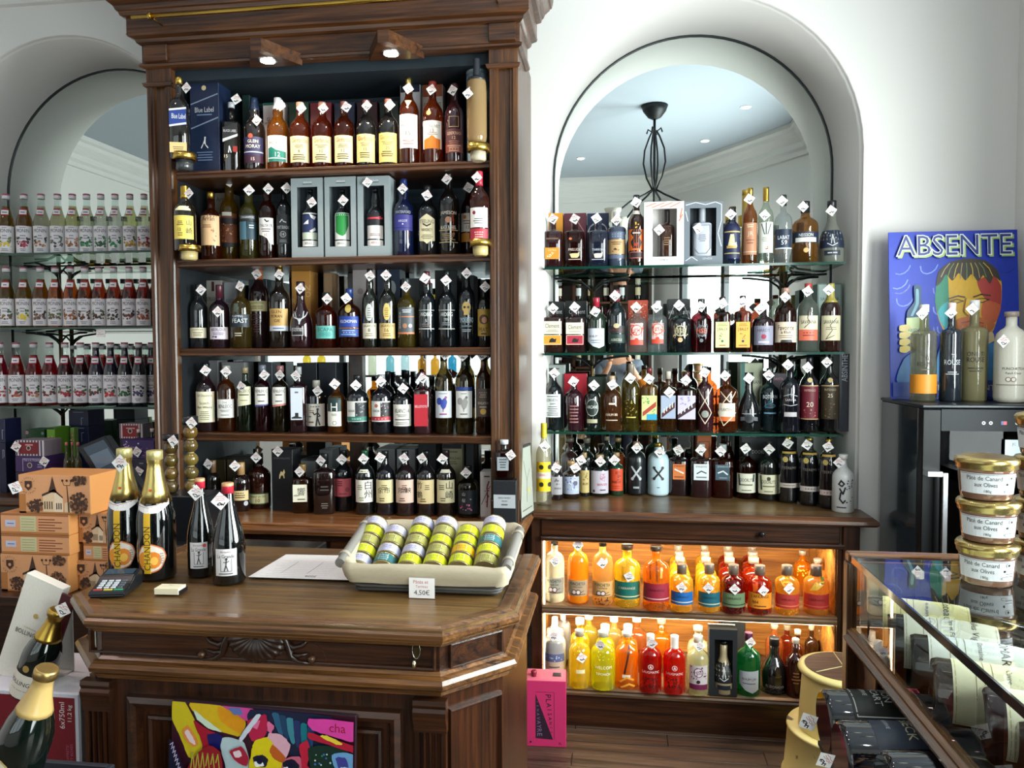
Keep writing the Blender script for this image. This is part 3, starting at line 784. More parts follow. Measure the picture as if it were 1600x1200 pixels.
def farm(n, y0, col='eddca6'):
    return [('R', y0, 253, col), ('T', 'Glenfarclas', y0 + 7, 7, 'b0301f', 0, 1.5), ('N', y0 + 13, y0 + 20, 3, '7a6a4a'), ('T', n, y0 + 24, 5, '3a2a1a'), ('N', y0 + 28, y0 + 38, 3, '4a3a2a', -.7, .6)]
Y1 = 2.93
GB = 'gift boxes on the top shelf of the tall cabinet'
t = carton(304, 352, 123, '15233f', 'dark blue gift box with slanted silver bands, tallest on cabinet\'s top shelf',
  [('G', '7f8fa6', [(-.95, 161), (.95, 146), (.95, 148), (-.95, 163)]), ('G', '7f8fa6', [(-.95, 199), (.95, 183), (.95, 185), (-.95, 201)]), ('T', 'Blue Label', 171, 8, 'c9cbd2', 0, 1.3), ('N', 177, 181, 1, '6f86a8'), ('O', 137, 4, 'c9b98a', 0),
   ('S', 'd8d8dc', 1.6, [(0, 218), (-.12, 225), (-.25, 231)]), ('S', 'd8d8dc', 1.6, [(0, 218), (.05, 226), (.22, 231)]), ('S', 'd8d8dc', 2.4, [(.02, 216), (0, 224)]), ('O', 215, 1.6, 'd8d8dc', .03), ('N', 236, 252, 4, '5f7090')], Y=2.90, z=SH1, dep=.10, group=GB)
for x0, x1, tp, c, d, el in ((386, 398, 148, '1c3a34', 'narrow dark green gift box behind the black-labelled bottle', ()),
    (417, 452, 160, 'd9d4d2', 'white gift box behind the pale round-shouldered bottle', [('R', 160, 164, '2a6a5a', -.95, .95), ('T', 'GLEN', 186, 6, '1a1a1e', -.2, .9), ('T', 'MORAY', 193, 6, '1a1a1e', -.3, 1.1)]),
    (457, 489, 160, '1f3f2c', 'green gift box, first of four colourful curved boxes', ()), (490, 524, 160, '7a1426', 'crimson gift box behind a cream-labelled bottle', ()),
    (527, 560, 160, '1b2744', 'navy gift box behind a cream-labelled bottle', ()), (562, 595, 159, '3a1a24', 'plum gift box behind a cream-labelled bottle', ()), (597, 627, 158, '17302a', 'blackish green gift box beside the navy and white box', ()),
    (629, 661, 128, 'dfe2e6', 'navy and white gift box behind the tallest gold-capped bottle', [('R', 128, 144, '151d38', -.95, .95)]),
    (663, 696, 132, 'b9b3ae', 'orange and grey gift box behind the red-capped bottle', [('R', 132, 151, '9c4a26', -.95, .95), ('T', 'GLENLIVET', 163, 5, '2a2a2e', 0, 1.7)])):
    carton(x0, x1, tp, c, d + ' on cabinet\'s top shelf' if len(d.split()) < 10 else d, el, Y=3.04, z=SH1, group=GB)
carton(698, 728, 129, '2a1820', 'dark maroon tube behind the last bottle on cabinet\'s top shelf', (), Y=3.04, z=SH1, tube_=True, group=GB)
row([
 (356, 383, 160, 'flat', 'd:14110f', 'b9bcc0:169', 'square black whisky bottle with slanted silver band', [('G', '1c1d20', [(-.86, 199), (.86, 190), (.86, 207), (-.86, 216)]), ('T', 'BLACK LABEL', 204, 4, 'c9c9cc', 0, 1.5), ('G', 'b9bcc0', [(-.86, 217), (.86, 208), (.86, 212), (-.86, 222)]), ('S', 'c9ccd0', 1.4, [(-.1, 228), (-.2, 238)]), ('S', 'c9ccd0', 1.4, [(-.1, 228), (.1, 238)]), ('R', 228, 237, '8a2a22', .3, .8), ('T', '15', 244, 5, 'd8c9a0', -.5, .5)], (369, 155), dict(sq=.9)),
 (388, 421, 153, 'bulb', 'd:1a1412', '1c2c48:173', 'dark whisky bottle with navy lettered label', [('R', 213, 242, '2a2c50'), ('T', 'GLEN', 220, 5, 'efe6cf', 0, 1.0), ('T', 'MORAY', 228, 5.5, 'efe6cf', 0, 1.4), ('R', 236, 238, 'b9b4c4'), ('R', 242, 254, '3a1830'), ('T', '15', 248, 5, 'efe6cf', 0, .6), ('O', 212, 4, 'b5503a', -.2)], (401, 188)),
 (424, 458, 153, 'bulb', 'a:b5701c', 'b9bcc4:172', 'amber whisky bottle with white and teal label', [('R', 211, 252, 'eeece4'), ('T', 'GLEN', 216, 4.5, '2a2a30', 0, 1.0), ('T', 'MORAY', 223, 5, '2a2a30', 0, 1.4), ('G', '1c7668', [(-.86, 231), (-.5, 229), (0, 234), (.86, 236), (.86, 252), (-.86, 252)]), ('T', '12', 241, 7, 'f2efe8', .1, .6), ('R', 246, 247.5, 'e8efe8')], (439, 165)),
 (459, 492, 160, 'std', 'a:9c4218', 'c98a70:172', 'cherry-amber whisky bottle with cream label and number 8', farm('8', 212), (471, 169)),
 (493, 526, 160, 'std', 'a:8c3414', 'c98a70:172', 'cherry-amber whisky bottle with cream label and number 10', farm('10', 212), (505, 169)),
 (527, 559, 159, 'std', 'a:8c3a14', 'b0685a:171', 'cherry-amber whisky bottle with cream label and number 12', farm('12', 211), (541, 167)),
 (561, 593, 157, 'std', 'd:141312', 'b0685a:170', 'black whisky bottle with cream label and number 15', farm('15', 209, 'efd98c'), (573, 165)),
 (595, 627, 155, 'std', 'd:141312', 'b0685a:169', 'black whisky bottle with cream label and number 21', farm('21', 207, 'efd57c'), (609, 164)),
 (627, 659, 122, 'std', 'a:8a3c16', 'd9c277:146', 'tall whisky bottle with gold cap and white label', [('R', 178, 231, 'f3f1ea'), ('T', 'MACALLAN', 196, 5, '2a2a2e', 0, 1.5), ('T', '15', 208, 7, '3a3a3c', 0, .6), ('N', 218, 226, 3, 'b05a4a'), ('G', 'd9c99a', [(-.35, 155), (.35, 155), (0, 167)])], (638, 138)),
 (663, 696, 128, 'std', 'a:94401a', 'b04038:142', 'amber whisky bottle with white and orange label', [('R', 188, 232, 'eeeae2'), ('T', 'GLENLIVET', 197, 5, '25252a', 0, 1.6), ('T', '13', 204, 6, '25252a', 0, .6), ('G', 'd9781e', [(-.86, 218), (-.3, 215), (0, 211), (.4, 216), (.86, 217), (.86, 232), (-.86, 232)]), ('O', 176, 4, 'b98a3a', -.3), ('N', 206, 211, 2, '9a8a7a')], (674, 140)),
 (698, 728, 131, 'std', 'd:33151a', '4a2228:142', 'maroon whisky bottle with dark red label', [('R', 201, 238, '4a1a20'), ('T', 'GLENDRONACH', 208, 5, 'c9a890', 0, 1.6), ('T', '12', 215, 5, 'c9a890', 0, .6), ('N', 219, 225, 2, '9c6a5a'), ('R', 225, 238, '7a3a30'), ('N', 226, 237, 4, 'd0a890', -.8, .8), ('S', 'a08a70', 1, [(-.5, 182), (.5, 182), (.5, 198), (-.5, 198), (-.5, 182)])], (707, 141)),
], Y1, SH1, 'on cabinet\'s top shelf', 'whisky bottles on the top shelf of the tall cabinet')
def holder(x0, x1, y0, y1, yb, label, clear):
    Yh = 2.80; c = at((x0 + x1) / 2, y1, Y=Yh); F = depth(c); w = (x1 - x0) / 2 / FPX * F
    t = thing('bottle_holder', label, 'holder', (c.x, Yh, c.z), 0, 'gold bottle holders on the cabinet posts')
    h = (y1 - y0) / FPX * F; bm = bmesh.new()
    lathe(bm, [(w * .90, h * .1), (w, h * .1), (w, h), (w * .90, h)], 24, cap=False)
    r1 = [(w * .9, h), (w * .9, h * .1)]; lathe(bm, r1, 24, cap=False)
    obj('gold_ring', bm, GOLD, t)
    obj('arm', mbox(-w * .5, w * .5, w * .2, 0.04, h * .3, h * .6), BRASS, t)
    bm = bmesh.new(); lathe(bm, [(w * .55, -(yb - y1) / FPX * F), (w * .72, -(yb - y1) / FPX * F * .8), (w * .74, h * .1 - .001), (w * .2, h * .1 - .0005)], 8)
    obj('stand_cup', bm, P(clear, .2, coat=.5), t)
    return c.z + h * .1
zz = holder(270, 306, 240, 252, 267, 'gold ring holder on the post under the blue-labelled bottle', '3a3d40')
bottle(275, 305, 121, 'std', 'd:141210', 'd8b458:132', 'square bottle with blue band held on the cabinet post, gold capped', [('G', '23408a', [(-.86, 174), (.86, 166), (.86, 194), (-.86, 197)]), ('G', 'e8e8ee', [(-.86, 170), (.86, 166), (.86, 169), (-.86, 173)]), ('G', 'e8e8ee', [(-.86, 195), (.86, 190), (.86, 193), (-.86, 198)]), ('T', 'Blue Label', 181, 8, 'f2f2f6', .1, 1.4), ('R', 222, 238, 'e6c98a'), ('N', 228, 234, 2, '8a7a4a')], (291, 137), Y=2.80, z=zz, sq=.5, group='bottles on the post holders')
zz = holder(278, 313, 384, 394, 407, 'gold ring holder on the post under the yellow-labelled bottle', 'c9b47a')
bottle(278, 311, 291, 'std', 'd:17140f', 'c8a24a:311', 'dark whisky bottle with yellow label on the cabinet post', [('R', 336, 373, 'e8d060'), ('G', 'e8e0b0', [(-.75, 326), (-.3, 321), (.3, 321), (.75, 326), (.75, 328), (-.75, 328)]), ('T', '山', 347, 9, '1a1a1a', .55), ('T', '崎', 360, 10, '1a1a1a', .55), ('N', 344, 352, 3, '6a5a2a', -.6, .1), ('T', '12', 358, 5, '3a3a2a', -.3), ('N', 362, 369, 2, '8a7a3a', -.6, .1)], (295, 302), Y=2.80, z=zz, group='bottles on the post holders')
zz = holder(730, 765, 226, 239, 252, 'gold ring holder on the post beneath the frosted tan bottle', 'c9bda0')
bottle(732, 763, 92, 'dome', 'f:b89a6c', '22262c:127', 'tall frosted tan bottle with black neck on the cabinet post', (), (731, 146), Y=2.80, z=zz, group='bottles on the post holders')
carton(728, 764, 101, '8fa3ae', 'pale grey tube behind the frosted tan bottle', (), Y=2.90, z=SH1, tube_=True, group=GB)
zz = holder(734, 768, 375, 386, 400, 'gold ring holder on the post under the red-capped bottle', 'c9b47a')
bottle(735, 766, 268, 'std', 'a:7a2c14', 'a8283a:291', 'red-capped whisky bottle with white and red label on the post', [('R', 324, 355, 'f0ece6'), ('O', 332, 3, '8a2030', -.5), ('N', 340, 350, 3, '6a6a6a'), ('R', 357, 375, 'b0293a'), ('N', 361, 372, 3, 'e0b0a8')], (745, 277), Y=2.80, z=zz, group='bottles on the post holders')

Y2 = 2.93
w2 = 'on cabinet\'s second shelf'
carton(340, 366, 301, '77736e', 'grey gift box behind the peach-labelled bottle, cabinet\'s second shelf', [('T', 'Arran', 311, 7, '2a2a2c', 0, 1.6)], Y=3.055, z=SH2)
row([
 (319, 351, 300, 'squat', 'a:7c3418', 'c8a24a:311', 'broad whisky bottle with peach label', [('R', 336, 383, 'dcb487'), ('T', 'Arran', 341, 7, '3a2a20', -.1, 1.2), ('N', 350, 356, 2, '8a5a3a', -.7, .2), ('X', 355, 378, 10, 'b07a50', .2, .7)], None),
 (349, 378, 272, 'bulb', 'a:b9902a', None, 'yellowish bottle with burnt-orange landscape label', [('R', 333, 386, '7c4226'), ('R', 331, 337, 'e8e4dc', -.6, .4), ('R', 340, 350, '2a2226'), ('X', 345, 378, 26, 'c9824a/3a2220/e0a878'), ('R', 379, 386, '1c1c20')], (358, 284)),
 (379, 408, 284, 'bulb', 'a:8a8438', None, 'olive-glass bottle with two-tone blue label', [('R', 335, 345, '1a2228'), ('T', 'CRAGANMORE', 339, 4, 'd9dcdc', 0, 1.6), ('R', 346, 374, '4a7486', -.86, -.1), ('R', 346, 374, '1c3a48', 0, .86), ('N', 350, 357, 2, 'd0dcdc', .1, .8)], (389, 297)),
 (408, 436, 280, 'bulb', 'a:5a1f10', None, 'dark red bottle with torn white label', [('G', 'ece7e0', [(-.86, 340), (.86, 340), (.86, 382), (.4, 380), (.1, 372), (-.4, 368), (-.86, 366)]), ('S', '2a2a2a', 2.2, [(-.1, 343), (.1, 346), (.3, 345)]), ('T', 'TALISKER', 352, 4.5, '2a2a2c', 0, 1.5), ('N', 356, 363, 2, '6a5a5a'), ('T', '10', 367, 4, 'a04a3a', 0)], (419, 295)),
 (436, 460, 282, 'squat', 'd:121418', None, 'black bottle with charcoal label and pale number', [('R', 335, 381, '23282c'), ('S', 'd0d4d6', 1.5, [(-.4, 347), (-.1, 343), (.1, 346), (.4, 347)]), ('T', 'PORT DUNDAS', 355, 5, 'dcdcdc', 0, 1.65), ('O', 366, 5, 'b9bcc0'), ('O', 366, 4, '1a1c20'), ('T', '18', 366, 4, 'dcdcdc', 0), ('N', 374, 379, 2, '8a9094')], (448, 294)),
 (617, 650, 280, 'bulb', 'd:101838', '1c2c66:300', 'midnight-blue whisky bottle with violet label', [('R', 335, 360, '3c3a8c'), ('T', 'WATERFORD', 331, 4.5, 'c0c6d8', 0, 1.6), ('T', 'ARGOT', 345, 3.6, 'e0e0ee', 0, .9), ('O', 350, 1.2, 'e0e0ee'), ('R', 355, 356, '1c2050')], (629, 295)),
 (654, 687, 290, 'std', 'd:0f1214', '17181a:312', 'black whisky bottle with cream shield label', [('G', 'e6dcb4', [(-.8, 342), (0, 334), (.8, 342), (.8, 376), (.3, 377), (0, 381), (-.3, 377), (-.8, 376)]), ('T', 'TEELING', 346, 6, '2c2c28', 0, 1.4), ('S', '2c2c28', 2.2, [(-.35, 350), (0, 353), (.35, 350)]), ('T', 'WHISKEY', 359, 5, '2c2c28', 0, 1.1), ('N', 366, 374, 3, '7a7458')], (667, 305)),
 (687, 720, 268, 'std', 'd:121110', '1a1918:284', 'black whisky bottle with arched cream lettering', [('T', 'JAMESON', 333, 7, 'e8e2d0', 0, 1.65), ('O', 343, 5, 'b98a6a'), ('T', 'BLACK BARREL', 355, 5.5, 'e8e2d0', 0, 1.6), ('R', 359, 360, 'cfb882'), ('N', 364, 376, 4, '9a8458', -.75, .75), ('R', 378, 379, 'cfb882')], (698, 280)),
 (721, 746, 283, 'std', 'a:5a2412', '1a1a1c:300', 'bottle with white and orange label half hidden at the end', [('R', 333, 362, 'efe9dc'), ('O', 339, 3, 'd9862a', -.4), ('T', '12', 355, 5, '5a3a2a', 0), ('N', 343, 351, 2, '8a7a6a'), ('R', 364, 378, 'd08a2a')], (732, 293), dict(Y=3.0)),
], Y2, SH2, w2, 'whisky bottles on the second shelf of the tall cabinet')
AT = 'Arranged'
gx = 'grey window gift boxes on the second shelf'
for i, (x0, x1, tp, win, d) in enumerate(((458, 509, 278, (467, 501, 292, 386), 'first'), (510, 560, 276, (517, 552, 291, 385), 'second'), (561, 612, 275, (570, 604, 290, 384), 'third'))):
    display_box(x0, x1, tp, '8e989a', 'pale grey window gift box holding a bottle, %s of three on the shelf' % d, win, 2.875, SH2, .085,
                [('T', 'ARRAN', tp + 7, 3, 'e8ecec', .05, .6), ('R', tp + 9, tp + 10, '3a4044', -.25, .35)], gx, (574, 285) if i == 2 else None)
inb = [
 (476, 502, 296, [('R', 333, 372, '23305a'), ('G', 'e8e8e4', [(-.86, 350), (-.1, 343), (-.1, 350)]), ('G', 'e8e8e4', [(0, 334), (.86, 338), (.6, 343), (.2, 340)]), ('G', 'e8e8e4', [(0, 361), (.7, 355), (.8, 359), (.3, 363)]), ('R', 363, 374, 'c9d4c0'), ('R', 376, 385, 'eceae6'), ('T', 'ARRAN', 380, 4, '2a2a2a', -.2, .9), ('R', 332, 334, 'e8e8e4')], 'blue and white label', (487, 316)),
 (526, 552, 296, [('R', 332, 374, 'e4e8e2'), ('G', '1f8a3c', [(-.86, 333), (.86, 333), (.86, 352), (.4, 366), (.1, 369), (-.3, 367), (-.86, 362)]), ('R', 376, 385, 'eceae6'), ('T', 'ARRAN', 380, 4, '2a2a2a', -.2, .9)], 'green and white label', (536, 313)),
 (576, 604, 294, [('R', 331, 352, '15161a'), ('R', 339, 342, 'c8384a'), ('G', 'd8485a', [(.1, 340), (.7, 337), (.8, 341), (.5, 343)]), ('R', 352, 373, 'e6e0dc'), ('N', 364, 369, 2, '8a6a6a'), ('R', 375, 384, 'eceae6'), ('T', 'ARRAN', 379, 4, 'b03a3a', 0, .9)], 'black, red and white label', None)]
for x0, x1, tp, el, d, tg in inb:
    bottle(x0, x1, tp, 'bulb', 'd:15171a', '15171a:300', 'dark bottle with %s inside a grey window box' % d, el, tg, Y=2.917, z=SH2 + .004, group='bottles in the grey window boxes', tagY=2.872 if tg else None)

w3 = 'on cabinet\'s third shelf'
G3 = 'gift boxes on the third shelf of the tall cabinet'
for x0, x1, tp, c, d, el in ((320, 350, 438, 'a8a49c', 'off-white gift box with maroon stripe behind the third shelf\'s first bottles', [('R', 440, 455, '4a1c28', -.1, .2), ('T', 'BERLOUR', 467, 6, '4a4640', 0, 1.7)]),
    (352, 372, 441, '9ca0a6', 'silver-grey gift box behind the lilac-labelled bottle', [('T', 'ABER', 470, 6, '5a5a66', 0, 1.5)]),
    (390, 420, 436, '1e2a30', 'slate gift box behind the orange-capped bottle', ()),
    (457, 488, 420, 'c58a3c', 'ochre gift box behind the stag-crested bottle', [('T', 'N', 450, 9, 'e0c088', .7), ('T', 'O', 460, 9, 'e0c088', .75), ('T', 'R', 471, 9, 'e0c088', -.75)]),
    (508, 521, 426, '9c7a58', 'slim brown gift box beside a pale yellow one', ()),
    (552, 588, 420, 'b9aeae', 'pale pinkish gift box behind the first olive-necked bottle', [('O', 455, 5, '9a8a8e', -.3)]),
    (590, 627, 418, '24344c', 'navy gift box behind the cream and gold labelled bottle', [('O', 450, 7, 'aeb6c0', .3, 12)]),
    (628, 657, 435, '44484c', 'charcoal gift box behind the yellow bottle', ()),
    (680, 716, 422, '1a2024', 'black gift box with curling relief on cabinet\'s third shelf', [('S', '2c363c', 2, [(-.6, 440), (-.3, 430), (.1, 436), (0, 446), (-.3, 444)]), ('S', '2c363c', 2, [(-.7, 470), (-.3, 455), (.2, 460), (.1, 472), (-.2, 470)])]),
    (722, 742, 430, '20242a', 'dark gift box behind the skull-marked bottle', ())):
    carton(x0, x1, tp, c, d, el, Y=3.055, z=SH3, group=G3)
row([
 (299, 327, 444, 'std', 'd:13161a', '14161a:462', 'black bottle with low cream label', [('R', 512, 528, 'ddd3b4'), ('T', 'LAGAVULAN', 515, 3, '3a3a3a', 0, 1.2), ('N', 518, 526, 3, '6a6250')], (314, 453)),
 (330, 361, 445, 'squat', 'd:1c0f18', '4a1828:466', 'plum whisky bottle with low lilac label', [('R', 511, 530, 'd8cdd8'), ('T', 'ABERLOUR', 515, 5, '2e2436', 0, 1.6), ('N', 519, 524, 2, '6a5a70'), ('X', 525, 528, 5, '4a3a50')], (340, 487)),
 (363, 395, 438, 'squat', 'a:8a7434', '26404a:449', 'olive-yellow bottle with black banded label', [('R', 491, 511, '14202a'), ('T', 'FLAMING', 494, 4, 'dfe6ea', -.2, 1.1), ('T', 'FEAST', 501, 7, 'f0f4f6', 0, 1.6), ('O', 481, 4, '7c8a88', -.3), ('R', 474, 487, '4a5448', -.5, -.1), ('N', 519, 526, 2, 'c0b9a0', -.5, .2)], (375, 447)),
 (391, 423, 410, 'wine', 'd:241418', 'b5602a:437', 'tall bottle with orange capsule and high cream label', [('R', 470, 486, 'e0d49c'), ('T', 'GLENROTHES', 473, 3, '3a3424', 0, 1.3), ('N', 477, 483, 2, '8a7c54'), ('N', 490, 520, 8, '5a3438', -.5, .3)], (401, 428)),
 (423, 455, 419, 'wine', 'd:17120f', '1a1610/c8a24a:441', 'dark bottle with gold block-lettered label', [('R', 482, 510, 'c59c58'), ('T', 'GLEN', 487, 5, '2a2014', -.2, 1.2), ('T', 'MORAN', 494, 5, '2a2014', -.2, 1.2), ('T', 'GIE', 501, 5, '2a2014', -.1, .9), ('R', 509, 517, 'c9ccd4'), ('N', 511, 515, 1, '5a6a8a')], (436, 429)),
 (454, 490, 440, 'bell', 'd:240d14', '2a1620:462', 'bell-shaped maroon bottle with silver stag head', [('S', 'c9ccd0', 1.8, [(-.75, 490), (-.5, 496), (-.15, 498), (0, 504), (.15, 498), (.5, 494), (.75, 487)]), ('S', 'c9ccd0', 1.4, [(-.4, 488), (-.3, 496)]), ('S', 'c9ccd0', 1.4, [(.35, 486), (.3, 495)]), ('S', 'c9ccd0', 1.4, [(-.6, 486), (-.5, 495)]), ('S', 'c9ccd0', 2.2, [(0, 498), (0, 506)]), ('R', 513, 524, '1a1418', -.7, .3), ('T', 'DALMORE', 516, 3.5, 'dcdcd8', -.2, .9), ('S', 'd0ccc8', .8, [(-.7, 513), (.3, 513), (.3, 524), (-.7, 524), (-.7, 513)])], (469, 451)),
 (494, 529, 457, 'squat', 'a:7a2810', '1d2224:469', 'red-brown bottle with turquoise label', [('R', 509, 529, '5fb0a4'), ('T', 'SCAPA', 515, 6, '1a5a58', 0, 1.5), ('N', 519, 526, 3, '2a7a74')], (511, 467)),
 (530, 565, 451, 'squat', 'a:602812', '1c3470:465', 'bottle with royal blue label and blue stopper', [('R', 494, 511, '1b3c96'), ('T', 'KILCHOMAN', 502, 5, 'eef0f4', 0, 1.6), ('R', 512, 513, 'c87a4a'), ('R', 514, 526, '23448e'), ('N', 515, 524, 3, '9ab0d8', -.7, .7), ('O', 482, 5, 'b9a050', 0, 7)], (541, 466)),
 (567, 592, 420, 'bulb', 'd:161a14', '14161a:434', 'olive-necked bottle with silver oval and cream label', [('R', 505, 529, 'e0d6bc'), ('T', 'LAGAVULIN', 509, 4, '3a3424', 0, 1.6), ('T', '8', 516, 6, '3a2a24', 0), ('N', 520, 526, 2, '8a7a64'), ('O', 488, 6, 'c6c9c2', 0, 14), ('N', 480, 498, 5, '7a7c74', -.25, .25)], (578, 431)),
 (593, 621, 420, 'bulb', 'd:12140f', '14161a:434', 'olive-necked bottle with gold oval and tan label', [('R', 505, 529, 'd8b878'), ('T', 'LAGAVULIN', 509, 4, '4a3a1c', 0, 1.6), ('T', '16', 516, 6, '6a4a2a', 0), ('N', 520, 526, 2, '8a6a3a'), ('O', 487, 6, 'd8bc6c', 0, 14), ('N', 480, 496, 5, '8a7030', -.25, .25)], (603, 430)),
 (622, 651, 435, 'squat', 'a:a08a34', '3a4044:446', 'yellow bottle with grey square label', [('R', 480, 519, '4e5458'), ('V', 'DARELEUS', 500, 4, 'dfe2e2', -.72, 34), ('N', 483, 489, 2, 'd0d4d4', -.4, .6), ('R', 494, 495.5, 'd07a4a', -.5, .86), ('O', 509, 4, 'b07a5a', -.1), ('O', 509, 3.2, 'c9ccd4', .5), ('R', 519, 522, 'c9744a')], (634, 448)),
 (654, 682, 424, 'bulb', 'd:0f1418', '5a1c24:444', 'black bottle with maroon capsule and silver script', [('R', 484, 485, 'b9bcb4'), ('T', 'ARDBEG', 491, 6, 'e0e2dc', 0, 1.4), ('T', '5', 501, 5, 'c9ccc4', 0), ('N', 505, 511, 2, '7a6a6a'), ('R', 513, 514.5, 'b9bcb4')], (664, 435)),
 (685, 714, 423, 'bulb', 'd:0d1216', '1a2224:434', 'black bottle with black cap and silver script', [('R', 484, 485, 'b9bcb4'), ('T', 'ARDBEG', 491, 6, 'e0e2dc', 0, 1.4), ('T', 'TEN', 499, 3.5, 'c9ccc4', 0), ('N', 503, 509, 2, '7a8084'), ('R', 513, 514.5, 'b9bcb4')], (697, 438)),
 (717, 744, 418, 'wine', 'd:101318', '14171c:430', 'black bottle printed with a golden skull', [('O', 480, 7.5, 'c9a860', 0, 9), ('R', 486, 492, 'c9a860', -.3, .3), ('O', 480, 2, '1a1610', -.22), ('O', 480, 2, '1a1610', .22), ('T', 'SMOKEHEAD', 500, 8, 'b9d4dc', 0, 1.7), ('N', 507, 512, 1, '6a8088', -.8, .8), ('N', 514, 519, 2, 'a0b0b8', -.8, .8)], (729, 427)),
 (746, 768, 437, 'squat', 'd:13140f', '2c3a34:447', 'dark bottle with gold dog-head label against the cabinet post', [('R', 483, 525, 'b08a34'), ('O', 499, 8, '4a3010', 0, 8), ('O', 500, 4.5, 'c08a6a', .1, 5), ('T', 'PEAT', 515, 6, '1a160c', -.1, 1.3), ('N', 519, 524, 1, '2a220c')], (758, 448)),
], 2.93, SH3, w3, 'whisky bottles on the third shelf of the tall cabinet')

w4 = 'on cabinet\'s fourth shelf'
G4 = 'gift boxes on the fourth shelf of the tall cabinet'
for x0, x1, tp, c, d in ((313, 342, 563, '8c8e90', 'tall grey gift box behind the script-labelled bottle'), (345, 384, 566, '9a9c9c', 'second tall grey gift box behind a white-capped bottle'),
    (403, 426, 566, '3a4048', 'dark slate box behind the plum-coloured bottle'), (463, 496, 567, '10161e', 'near-black gift box behind the white tall-labelled bottle'), (497, 526, 567, '121a24', 'near-black gift box above the figure-labelled bottle')):
    carton(x0, x1, tp, c, d, (), Y=3.06, z=SH4, group=G4)
def rst(c1, c2, w='f0eee8'):
    return [('R', 611, 653, w), ('O', 627, 5, c1, -.45, 6), ('G', c1, [(-.2, 626), (.25, 620), (.45, 628), (.3, 636), (0, 641), (-.3, 634)]), ('O', 621, 2.2, c2, .3), ('S', c2, 1.2, [(0, 638), (0, 643)]), ('N', 614, 616, 1, '5a5a5a', -.5, .5), ('R', 646, 648, c2, -.4, .4)]
